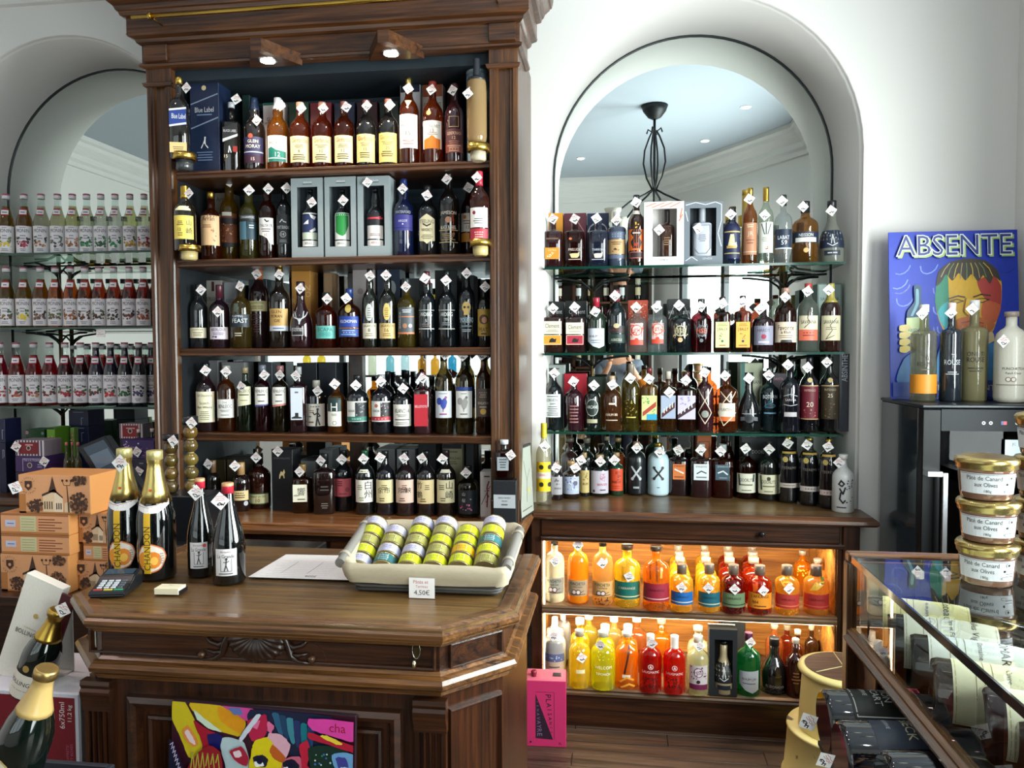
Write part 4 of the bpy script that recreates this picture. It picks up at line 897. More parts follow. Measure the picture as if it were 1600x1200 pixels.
row([
 (306, 338, 567, 'wine', 'd:1c0f12', '15151a:578', 'dark wine-shaped bottle with long cream script label', [('R', 612, 660, 'e6dfbe'), ('T', 'Still Discoverie', 618, 4, '5a543c', 0, 1.5), ('T', 'Scotch', 630, 4.5, '5a543c', 0, .9), ('T', 'Malt Whisky', 637, 5, '3a3628', 0, 1.5), ('N', 642, 657, 5, '8a8468')], (321, 579)),
 (339, 368, 571, 'arr', 'a:8a4a1c', '9a9a94:583:s', 'brown bottle with square white label', [('R', 624, 653, 'eceae2'), ('T', 'THE', 629, 3, '3a3a3a', 0, .5), ('T', 'BENLEIOC', 635, 6, '2a2a2c', 0, 1.5), ('N', 640, 644, 2, '4a4a4a'), ('N', 647, 650, 1, '7a7a7a')], (353, 581)),
 (370, 396, 574, 'arr', 'a:2c4426', '9a8a6a:583', 'dark green bottle with slanted cream label', [('G', 'dcd8b4', [(-.86, 604), (.86, 604), (.86, 632), (-.86, 635)]), ('T', 'BENLEIOC', 611, 5, '3a3a2a', 0, 1.5), ('N', 615, 619, 1, '4a4a3a'), ('N', 624, 627, 1, '8a8a5a')], (377, 604)),
 (397, 423, 570, 'arr', 'a:4a1424', '6a707c:581:s', 'plum bottle with slanted white and purple label', [('G', 'e6e2d8', [(-.86, 605), (.86, 605), (.86, 631), (-.86, 633)]), ('G', '4a4a8a', [(-.86, 633), (.86, 631), (.86, 633), (-.86, 636)]), ('T', 'BENLEIOC', 611, 5, '3a3a3a', 0, 1.5), ('N', 615, 619, 1, '4a4a4a'), ('R', 626, 627.5, '3a3a3a', -.4, .4)], (413, 586)),
 (424, 451, 571, 'arr', 'a:3c3412', '8a5a5a:581:s', 'olive-brown bottle with slanted white and pink label', [('G', 'e6e2d8', [(-.86, 605), (.86, 605), (.86, 631), (-.86, 633)]), ('G', 'c87a6a', [(-.86, 633), (.86, 630), (.86, 633), (-.86, 636)]), ('T', 'BENLEIOC', 611, 5, '3a3a3a', 0, 1.5), ('N', 615, 619, 1, '4a4a4a'), ('R', 626, 627.5, '3a3a3a', -.4, .4)], (437, 586)),
 (453, 480, 573, 'flat', 'd:1e0c10', 'a8a8aa:585', 'square dark red bottle with tall pale blue label', [('R', 606, 656, 'cdd2dc', -.8, .6), ('N', 610, 616, 1, '6a6a7a', -.4, .2), ('G', '1a1a1e', [(-.7, 652), (-.3, 650), (-.3, 645), (.1, 645), (.1, 651), (.5, 652), (.5, 654), (-.7, 654)])], (462, 587), dict(sq=.8)),
 (478, 510, 594, 'flat', 'd:14181c', 'c4c0b4:606', 'squat dark bottle with standing boxer figure label', [('R', 631, 666, 'e4ddd0'), ('N', 634, 637, 1, '5a544c'), ('N', 640, 646, 2, 'b07a5a', -.7, 0), ('S', '1e1e1e', 2.6, [(.25, 641), (.22, 652), (.1, 665)]), ('S', '1e1e1e', 2.2, [(.22, 652), (.45, 664)]), ('S', '1e1e1e', 1.8, [(.25, 645), (-.05, 648), (-.2, 644)]), ('S', '1e1e1e', 1.8, [(.28, 645), (.5, 650), (.3, 651)]), ('O', 639.5, 2, '1e1e1e', .27), ('N', 649, 653, 1, '5a544c', -.75, -.3), ('N', 657, 662, 1, '8a5a4a', -.7, -.1)], (496, 611)),
 (511, 540, 593, 'squat', 'a:b0681c', '1a1a1c:602', 'amber bottle with bottle-green panel and large letter', [('R', 619, 644, '12322e', -.86, .6), ('T', 'H', 636, 13, 'f0ede4', -.15, .8), ('R', 643, 666, 'ece8da', -.86, .6), ('N', 646, 650, 2, '4a4a44', -.6, .3), ('O', 661, 3.5, '4a4a44', -.1), ('O', 661, 2.8, 'ece8da', -.1)], (523, 600)),
 (541, 576, 586, 'squat', 'd:15191c', '1c1d20:596', 'black bottle with photo label and green band', [('R', 627, 659, 'e6e4dc', -.86, .86), ('R', 629, 652, '25282c', -.1, .86), ('X', 630, 650, 16, '8a8e90/5a5e60', 0, .75), ('T', 'VILANOVA', 642, 4, '2a2a2a', -.48, .7), ('R', 651, 658, '2c7462'), ('N', 653, 656, 1, 'b0d0c4')], (556, 602)),
 (579, 613, 585, 'squat', 'd:15161a', '8a8c8e:595', 'black bottle with photo label and red band', [('R', 627, 659, 'e6e4dc', -.86, .86), ('R', 629, 652, '2c2426', 0, .86), ('X', 630, 650, 12, 'a0a0a0/6a6464', .1, .75), ('O', 634, 3, 'b0684a', -.4), ('T', 'VILANOVA', 642, 4, '2a2a2a', -.44, .75), ('R', 651, 657, 'b02a34'), ('N', 653, 656, 1, 'e0b0b0')], (595, 596)),
 (613, 645, 592, 'squat', 'd:101214', '15161a:602', 'black bottle with white stencil-lettered label', [('R', 632, 666, 'e8e4d8'), ('T', 'VILANOVA', 642, 7, '2a2824', 0, 1.6), ('N', 647, 652, 2, '6a6458'), ('R', 655, 656.5, '3a3834', -.7, .7), ('N', 659, 664, 2, '7a7468', -.75, .75)], (630, 607)),
 (646, 674, 581, 'flat', 'd:2c1418', '5a141c:590', 'square bottle with plain crimson label and cap', [('R', 616, 666, 'b01c2c', -.86, .7), ('T', 'BELLEVOYE', 635, 4, 'e8c8c8', -.1, 1.4)], (660, 591), dict(sq=.8)),
 (679, 708, 545, 'wine', 'a:5c4a24', '15171a:564', 'tall bottle with blue and red rooster label', rst('2a3f9a', '9a3a6a', 'cdd0d6'), (695, 554)),
 (711, 740, 545, 'wine', 'a:5a4826', '15171a:564', 'tall bottle with pale grey rooster label', [('R', 605, 610, '23408e')] + rst('a8a4a0', '7a746c'), (723, 556)),
 (743, 768, 545, 'wine', 'a:6a4220', '15171a:564', 'tall bottle with brown label and gold medallion', [('R', 607, 651, '54443c'), ('N', 612, 622, 3, '9a8a7a'), ('T', 'REVELATION', 630, 4, 'cfc4b0', 0, 1.4), ('N', 634, 638, 1, 'b0a490'), ('O', 643, 5, 'c8a24a')], (753, 555)),
], 2.93, SH4, w4, 'whisky bottles on the fourth shelf of the tall cabinet')
for i, (x0, x1, tp, d) in enumerate(((594, 618, 580, 'between the green-banded and red-banded bottles'), (624, 648, 579, 'behind the stencil-lettered bottle'), (664, 686, 588, 'behind the crimson-labelled bottle'))):
    bottle(x0, x1, tp, 'squat', 'd:14171a', '121316:%d' % (tp + 12), 'plain dark bottle with black cap ' + d, (), None, Y=3.05, z=SH4, seg=14, group='dark bottles in the second row of the fourth shelf')

def jp(y0, y1, paper, ch, cu, cy, ch_h, lu, tone='4a4436', neck=None):
    e = [('R', y0, y1, paper)]
    if neck: e.append(('G', 'ece6cc', [(-.6, neck + 5), (-.4, neck), (.4, neck), (.6, neck + 5)]))
    e += [('T', c, y, ch_h, '15151a', u) for c, u, y in zip(ch, cu, cy)]
    e += [('N', y0 + 7, y0 + 16, 3, tone, lu - .3, lu + .3), ('N', y1 - 9, y1 - 2, 2, tone, -.6, .1)]
    return e
w5 = 'on the tall cabinet\'s ledge'
LB = 'gift boxes on the ledge of the tall cabinet'
carton(421, 456, 702, '101216', 'black gift box with small gold horse on the cabinet ledge', [('T', 'EVAN WILLIAMS', 716, 3, '5a5c60', 0, 1.5), ('G', 'd9c08a', [(-.25, 742), (-.1, 736), (.05, 738), (.2, 733), (.3, 738), (.2, 741), (.25, 747), (.15, 747), (.1, 743), (-.1, 743), (-.2, 748), (-.28, 748)])], Y=2.95, z=LZ, tg=(434, 705), group=LB)
for x0, x1, tp, c, d, el in ((331, 350, 718, '3a3018', 'olive-gold gift box behind a brown bottle', ()), (351, 380, 718, '5a4c38', 'tan gift box behind the cork-stoppered bottle', ()),
    (460, 492, 720, '8a8c8c', 'grey gift box behind the short square bottle', ()), (497, 518, 703, '6a6c70', 'silver-grey gift box behind the smoky square bottle', ()),
    (587, 616, 701, '8c8e90', 'grey gift box behind the first ochre-labelled bottle', [('V', '余市', 725, 6, 'c8c8c4', -.6, 20)]), (618, 648, 702, 'a0a2a4', 'lighter grey gift box behind the pink-labelled bottle', [('V', '宮', 725, 6, '4a4a4a', -.6, 20)]),
    (652, 681, 690, '2a3036', 'dark slate gift box behind the tan-labelled bottle', ()),
    (690, 722, 694, 'b0a888', 'khaki gift box with black top behind the cream-labelled bottle', [('R', 694, 701, '23272b', -.95, .95), ('N', 704, 708, 1, '6a644c'), ('T', 'YAMAZAKI', 716, 4, '3a3628', .1, 1.5), ('N', 720, 726, 2, '6a644c')]),
    (727, 740, 688, '1e2428', 'narrow black gift box behind the blossom-printed bottle', ())):
    carton(x0, x1, tp, c, d, el, Y=3.08, z=LZ, group=LB)
carton(749, 771, 737, 'ddd2cc', 'white gift box with a red bird drawing on the cabinet ledge', [('X', 752, 785, 14, 'a02a3a/c04a54', -.3, .7), ('S', '7a2030', 2, [(0, 792), (.1, 775), (0, 762), (.3, 752)]), ('N', 742, 747, 1, '3a3436'), ('S', '5a4a4a', 1, [(-.8, 788), (-.3, 776), (0, 770)])], Y=2.93, z=LZ, dep=.07, group=LB)
row([
 (320, 341, 719, 'squat', 'd:191410', '8a6a4c:740:s', 'small brown bottle behind the two sparkling bottles', (), (325, 725), dict(Y=2.98)),
 (360, 388, 722, 'squat', 'd:1c1210', 'b08a5c:742:s', 'dark bottle with wooden stopper and cream label', [('R', 767, 782, 'd9c08c'), ('N', 769, 779, 3, '5a4420', -.7, .7), ('O', 787, 4, 'b4b8bc', .7)], (367, 728)),
 (386, 420, 708, 'squat', 'd:2c120c', '121214:724', 'dark red bottle with low green-rimmed label and number 10', [('R', 771, 788, 'd6cf9c'), ('R', 771, 772.5, '3f5a34'), ('R', 786.5, 788, '3f5a34'), ('T', 'GREAT OF TEN', 776, 3, '3a3a24', 0, 1.4), ('T', '10', 782, 6, '8a2a1c', 0, .6)], (400, 715)),
 (455, 486, 725, 'flat', 'a:6a3a14', '8a6a3a:737', 'short square amber bottle with white brush-script label', [('R', 757, 784, 'e9e4cc', -.86, .6), ('T', '響', 768, 13, '1a1a1a', 0), ('T', 'HIBIKI', 774, 3, '3a3a3a', -.5, .5), ('N', 778, 782, 1, '6a6450')], (468, 737), dict(sq=.7)),
 (488, 523, 708, 'flat', 'd:1c100e', '15151a:725', 'smoky square bottle with faceted shoulders', [('N', 758, 768, 2, '4a4440', -.3, .5), ('N', 785, 795, 3, '6a645c', -.3, .5)], (501, 720), dict(sq=.9)),
 (521, 550, 703, 'std', 'd:13161a', '15151a:714', 'dark bottle with plain coral-pink label', [('R', 748, 776, 'd8646c'), ('N', 751, 760, 3, '5a2430', -.75, .1), ('O', 765, 4, 'b04a54', .5), ('N', 770, 773, 1, '7a3440', -.6, .6)], (534, 718)),
 (553, 584, 703, 'std', 'd:0f1414', '1f5a38:716', 'green-capped bottle with white brush-script label', jp(750, 785, 'efeadc', '白州', (.45, .45), (758, 772), 14, -.45, '8a9a6a', neck=734), (568, 717)),
 (585, 616, 704, 'std', 'd:14141a', '16171a:716', 'dark bottle with gold-toned landscape brush-script label', jp(750, 786, 'ddcf9c', '余市', (-.4, .3), (766, 766), 10, 0, '6a5c34'), (594, 715)),
 (616, 648, 704, 'std', 'd:1e1416', '1c1a1c:716', 'dark bottle with pink-toned landscape brush-script label', jp(750, 786, 'e4c6b4', '宮城峡', (-.45, 0, .42), (766, 766, 766), 9, 0, '7a5444'), (631, 716)),
 (649, 680, 704, 'std', 'd:171416', '16171a:716', 'dark bottle with tan label, brush script down one side', jp(750, 787, 'e6d09c', '竹鶴', (-.6, -.6), (758, 773), 11, .2, '6a5430'), (659, 716)),
 (680, 712, 703, 'std', 'd:1a1614', '2a1e20:716', 'dark bottle with cream label, brush script down the edge', jp(750, 786, 'ebe0b4', '山崎', (.4, .4), (758, 773), 13, -.4, '6a6240', neck=734), (691, 717)),
 (713, 748, 727, 'squat', 'a:4a441c', '1a1e1c:740', 'round bottle printed with pink cherry blossoms', [('R', 766, 803, '141c22'), ('T', '山', 772, 6, 'd4d6d0', -.35), ('T', '桜', 782, 6, 'd4d6d0', -.35), ('X', 788, 797, 22, 'd86a9c/e8a0c0/b84a80', -.7, .4), ('O', 780, 1.5, '8aa0b0', .3)], (728, 739)),
], 2.94, LZ, w5, 'whisky bottles on the ledge of the tall cabinet')
c = at(787, 812, Z=LZ)
carton(769, 806, 751, '14171b', 'black carton with pale grey band carrying a small square bottle', [('R', 773, 794, 'a6aaac', -.95, .95), ('T', 'NIKKA WHISKY', 778, 3, '3a3c3e', 0, 1.1), ('T', 'FROM', 783, 2.4, '3a3c3e', 0, .5), ('N', 786, 791, 1, '5a5c5e', -.4, .4)], Y=2.765, z=LZ, dep=.085)
zt = at(787, 751, Y=2.765).z
bottle(772, 803, 687, 'flat', 'a:3c180e', 'c4c8cc:694:s', 'small square whisky bottle on top of the black carton', [('R', 714, 735, '8a9094', -.7, .5), ('N', 716, 732, 4, '3a4044', -.5, .3)], (798, 711), Y=2.81, z=zt + .0005, sq=.9)
def ball_tower(px0, px1, top, base, n, cols, label, tg, Y):
    pc = (px0 + px1) / 2; c = at(pc, base, Y=Y); F = depth(c); R = (px1 - px0) / 2 / FPX * F; H = (base - top) / FPX * F
    t = thing('candy_tube', label, 'sweets', (c.x, c.y, c.z), 0, 'stacked-ball tubes beside the cabinet')
    step = H * .88 / n
    for i in range(n):
        bm = bmesh.new(); r_ = min(R, step * .52); zc = step * (i + .5)
        lathe(bm, [(r_ * math.sin(a), zc - r_ * math.cos(a)) for a in (.35, .7, 1.05, 1.4, 1.75, 2.1, 2.45, 2.8)], 16)
        o = obj('ball', bm, P(cols[i % len(cols)], .15, coat=.6), t)
        bm = bmesh.new(); lathe(bm, [(r_ * .45, step * (i + .97)), (r_ * .45, step * (i + 1.03))], 12); obj('collar', bm, P('c9b88a', .3), t)
    bm = bmesh.new(); lathe(bm, [(R * .8, H * .89), (R * .95, H * .90), (R * .95, H)], 14); obj('lid', bm, P('15171b', .3), t)
    if tg: put_tag(t, tg[0], tg[1], Y - R - .006, 20)
SP = P('6a5228', .3)
yb = at(268, 765, Y=2.62)
ball_tower(256, 281, 678, 770, 4, ('5a4826', '6a5020', '5c4a1c', '4e3c1a'), 'clear stacked-ball tube nearer the till, dark contents', (270, 689), 2.60)
ball_tower(287, 312, 650, 770, 5, ('6a5424', '5a4a20', '746028', '5c4a24', '6a5022'), 'taller stacked-ball tube standing against the cabinet post', (299, 661), 2.60)
rs_ = thing('display_riser', 'low black riser under the stacked-ball tubes', 'stand', (at(290, 768, Y=2.60).x, 2.60, 0))
zq = at(268, 770, Y=2.60).z
obj('riser_body', mbox(-.12, .11, -.06, .08, at(60, 922, Y=2.12).z + .0005, zq - .0005, bev=.003), P('15181c', .3), rs_)
YG = 3.31
def pdb(x, y0, y1, c):
    return [('R', y0, y1, c)]
z = GR[0]; NB = 'gift boxes on the highest rum shelf'
wr1 = 'on the highest rum shelf'
carton(847, 880, 333, 'd8922c', 'orange gift box behind the first bottle on the highest rum shelf', (), Y=3.43, z=z, group=NB)
carton(881, 916, 333, '5a2430', 'maroon gift box behind the second bottle on the highest rum shelf', [('S', 'c08a8a', 1, [(.3, 348), (.8, 362)])], Y=3.43, z=z, group=NB)
carton(917, 951, 333, '1c2848', 'navy gift box behind the third bottle on the highest rum shelf', [('S', 'c9ccd4', 2, [(-.9, 362), (-.7, 354), (-.4, 350)]), ('S', 'c9ccd4', 2, [(.4, 350), (.7, 354), (.9, 362)])], Y=3.43, z=z, group=NB)
carton(1158, 1170, 296, 'b8963c', 'gold gift tube behind the peach bottle', (), Y=3.43, z=z, tube_=True, group=NB)
row([
 (848, 880, 340, 'flat', 'd:2c1216', None, 'square wine-dark bottle with orange label', [('R', 387, 405, 'd8922c', -.75, .7), ('T', 'EXTRA', 391, 3, 'f0dca0', 0, .8), ('X', 395, 402, 8, 'efe0b0/fff', -.5, .4) if False else ('X', 395, 402, 8, 'efe0b0', -.5, .4), ('T', 'DAMOISEAU', 373, 2.6, 'b08a6a', 0, 1.2)], (864, 342), dict(sq=.9)),
 (882, 914, 340, 'flat', 'a:5a1a16', None, 'square red-brown bottle with small orange fox mark', [('O', 373, 2.5, 'd86a3a', -.4, 2), ('T', 'PRELUDE', 390, 4, 'e0c8b8', 0, 1.2), ('G', 'e8c890', [(-.5, 397), (-.2, 396), (.3, 396), (.5, 394), (.45, 400), (.3, 403), (-.3, 403), (-.4, 400)]), ('R', 405, 406, 'e0c8b8', -.6, .6)], (898, 342), dict(sq=.9)),
 (918, 950, 340, 'flat', 'd:141a2c', None, 'square navy bottle with cream animal print', [('T', 'TARRON', 390, 3.6, 'd0d4dc', 0, 1.1), ('G', 'e8dcc0', [(-.4, 397), (-.2, 396), (.3, 396), (.5, 394), (.45, 400), (.3, 403), (-.3, 403), (-.35, 400)]), ('R', 405, 406, 'c0c4d0', -.6, .6)], (932, 341), dict(sq=.9)),
 (948, 978, 331, 'flat', 'd:40485a', 'c9c8c4:347', 'grey-blue bottle with parchment label', [('R', 374, 397, 'c09a68'), ('R', 362, 373, '5a6478'), ('N', 364, 371, 2, '8a94a4', -.7, .7), ('R', 398, 404, '5a6478'), ('X', 388, 394, 5, '4a3018', -.5, .5), ('N', 377, 383, 2, '6a4a28')], (963, 344)),
 (980, 1007, 305, 'wine', 'd:2a1610', '15171a:324', 'tall bottle with orange and black label', [('R', 358, 391, 'e06a24'), ('G', '16141a', [(-.4, 358), (.4, 358), (.7, 364), (.3, 371), (.7, 378), (.4, 388), (-.4, 388), (-.7, 378), (-.3, 371), (-.7, 364)]), ('N', 362, 366, 1, 'dcd4cc', -.5, .5), ('T', '87', 382, 5, 'e0483a', 0), ('R', 393, 404, '2a1418'), ('S', 'd0705a', 1, [(-.8, 394), (.8, 394), (.8, 403), (-.8, 403), (-.8, 394)]), ('X', 348, 356, 5, 'e8b03a', -.4, .4), ('R', 328, 334, 'e0d8cc', -.45, .45)], (994, 316)),
 (1029, 1053, 328, 'flat', 'd:3a2014', '241814:348', 'brown square bottle inside the white window box', [('N', 370, 384, 4, '8a6a4a', -.5, .5)], (1030, 359), dict(Y=3.325, sq=.8, tagY=3.262)),
 (1080, 1111, 324, 'flat', 'p:b9bdc6', 'a4a8b0:346', 'silver-white square bottle inside the grey window box', [('S', '6a6e78', 1, [(-.8, 352), (.8, 352), (.8, 388), (.4, 396), (-.4, 396), (-.8, 388), (-.8, 352)]), ('N', 366, 378, 4, '7a7e88', -.4, .4)], (1091, 357), dict(Y=3.325, sq=.8, tagY=3.262)),
 (1128, 1155, 325, 'std', 'd:141a34', '15171f:345', 'navy bottle with golden sailing ship', [('R', 349, 404, '161f44'), ('R', 361, 363, 'd0b070'), ('G', 'd8c9a0', [(-.5, 385), (-.2, 366), (.2, 366), (.3, 380), (.5, 378), (.6, 386), (-.2, 388)]), ('R', 384, 388, 'c09a50', -.6, .5), ('R', 395, 396.5, 'c0b070')], (1142, 335)),
 (1158, 1181, 294, 'wine', 'a:b0703a', 'c8a24a:312', 'gold-capped peach bottle with etched label', [('R', 348, 398, 'b07a58'), ('N', 350, 356, 2, 'e0c8b0', -.5, .5), ('T', 'JR', 366, 9, 'dcc0a8', 0), ('N', 373, 382, 2, '8a4a34', -.7, .7), ('R', 393, 394, 'e0c8b0')], (1171, 311)),
 (1182, 1206, 293, 'wine', 'a:c8d4c4', 'c8a24a:315', 'gold-capped clear bottle with white plant label', [('R', 347, 395, 'dde4da'), ('S', '1e3a2a', 1.5, [(-.6, 350), (-.2, 366)]), ('S', '1e3a2a', 1.5, [(0, 348), (0, 366)]), ('S', '1e3a2a', 1.5, [(.6, 350), (.2, 366)]), ('N', 370, 378, 3, 'a0a08a'), ('X', 385, 392, 5, '9a5a2a', 0, .4)], (1195, 336)),
 (1207, 1235, 305, 'squat', 'a:d0d8d8', '15181c:322', 'clear bottle with square navy label and number', [('R', 358, 388, '14223a'), ('T', 'LABAT', 371, 6, 'e4e8ec', 0, 1.3), ('T', '59', 379, 7, 'e4e8ec', .05, .7), ('R', 387, 389, 'c9d0d4')], (1222, 314)),
 (1235, 1275, 315, 'squat', 'a:b07a34', '14161a:333', 'wide amber bottle with navy band and white strip', [('R', 362, 379, '17233c', -.95, .95), ('T', 'NEISSON', 367, 5, 'e8e8e4', 0, 1.1), ('R', 371, 378, 'e6e2da', -.75, .75), ('O', 391, 4, 'd0a868')], (1255, 323)),
 (1277, 1315, 314, 'bell', 'f:9a9c90', '14161a:329', 'misty grey-green bottle with navy ship label', [('R', 359, 387, '17233a', -.92, .92), ('S', 'c9ccd0', 1.4, [(-.4, 380), (0, 384), (.4, 380)]), ('S', 'c9ccd0', 1.4, [(-.1, 380), (0, 366), (.15, 380)]), ('X', 362, 372, 8, 'c0c4cc', -.7, .7), ('R', 391, 399, '17202e', -.6, .6), ('N', 393, 397, 1, 'c0c4cc', -.4, .4)], (1299, 329)),
], YG, z, wr1, 'rum bottles on the highest glass shelf')
display_box(1006, 1067, 315, 'f2efec', 'white and orange window box holding a brown rum bottle', (1019, 1056, 326, 401), 3.27, z, .085, [('S', 'd8805a', 1.5, [(-.9, 322), (-.4, 317)]), ('S', 'd8805a', 1.5, [(-.6, 324), (0, 317)]), ('S', 'd8805a', 1.5, [(-.2, 324), (.4, 317)]), ('S', 'd8805a', 1.5, [(.3, 324), (.8, 317)]), ('S', 'd8805a', 1.5, [(.8, 340), (.9, 326)]), ('S', 'd8805a', 1.5, [(.75, 346), (.92, 336)]), ('T', 'GENESIS', 406, 3, '6a6660', 0, .7)], 'window gift boxes on the highest rum shelf')
display_box(1068, 1127, 315, '6c747c', 'steel-grey window box with white corner lines and pale bottle', (1077, 1117, 325, 400), 3.27, z, .085, [('S', 'd8dde0', 1.2, [(-.9, 320), (-.4, 316), (.1, 320), (.6, 316), (.92, 320), (.92, 345), (.75, 365), (.92, 385)]), ('S', 'd8dde0', 1.2, [(-.92, 330), (-.8, 345)]), ('T', 'GENESIS', 404, 3, 'c9ced2', .2, .7), ('S', 'd8dde0', 1, [(-.9, 407), (-.6, 401), (-.3, 407)])], 'window gift boxes on the highest rum shelf')
z = GR[1]; wr2 = 'on the middle rum shelf'; NB = 'gift boxes on the middle rum shelf'
carton(848, 881, 471, '17191c', 'black gift box with script behind the first bottle, middle rum shelf', [('T', 'Clement', 487, 7, 'd8d8d8', .1, 1.5)], Y=3.43, z=z, group=NB)
carton(883, 917, 470, '17191c', 'black gift box with script behind the second bottle, middle rum shelf', [('T', 'Clement', 487, 7, 'd8d8d8', .1, 1.5)], Y=3.43, z=z, group=NB)
carton(981, 1012, 469, 'b8442c', 'orange-red patterned gift box on the middle rum shelf', [('X', 474, 500, 40, 'e8c8b8/d87a5a', -.8, .8)], Y=3.43, z=z, group=NB)
carton(1043, 1078, 467, '1a1c20', 'black gift box with curved white lettering on the middle rum shelf', [('T', 'HAB', 488, 6, 'd0d4d4', -.7, .5), ('T', 'ION', 488, 6, 'd0d4d4', .7, .5), ('S', 'c9ccd0', 1, [(-.9, 498), (-.5, 480), (0, 474), (.5, 480), (.9, 498)])], Y=3.43, z=z, group=NB)
carton(1276, 1313, 443, '8aa09a', 'pale glassy gift box behind the last bottle, middle rum shelf', [('S', '2a3a3a', .8, [(-.92, 545), (-.92, 444), (.92, 444), (.92, 545)]), ('T', 'SAVANNA', 467, 5, '2a3434', 0, 1.5)], Y=3.43, z=z, group=NB)
def cl(y0, c2):
    return [('R', y0, 522, 'ece2c8'), ('T', 'Clement', y0 + 7, 7, '2a2420', 0, 1.3), ('N', y0 + 13, 519, 2, '8a8070'), ('R', 524, 539, c2), ('G', '15100c', [(-.3, 535), (-.2, 530), (0, 528), (.2, 530), (.4, 529), (.3, 535)]), ('S', 'ece2c8', .8, [(-.8, 524), (.8, 524), (.8, 538), (-.8, 538), (-.8, 524)])]
def hse(y, c, c2, n=''):
    return [('O', y, 9, c, 0, 9), ('O', y, 7.4, c2, 0, 7.4), ('T', 'HSE', y, 7, c, 0, 1.0), ('S', c, 1, [(-.6, y - 8), (-.45, y + 10)]), ('S', c, 1, [(.6, y - 8), (.45, y + 10)]), ('X', y - 11, y + 11, 14, c, -.7, .7), ('O', y + 15, 3, c), ]
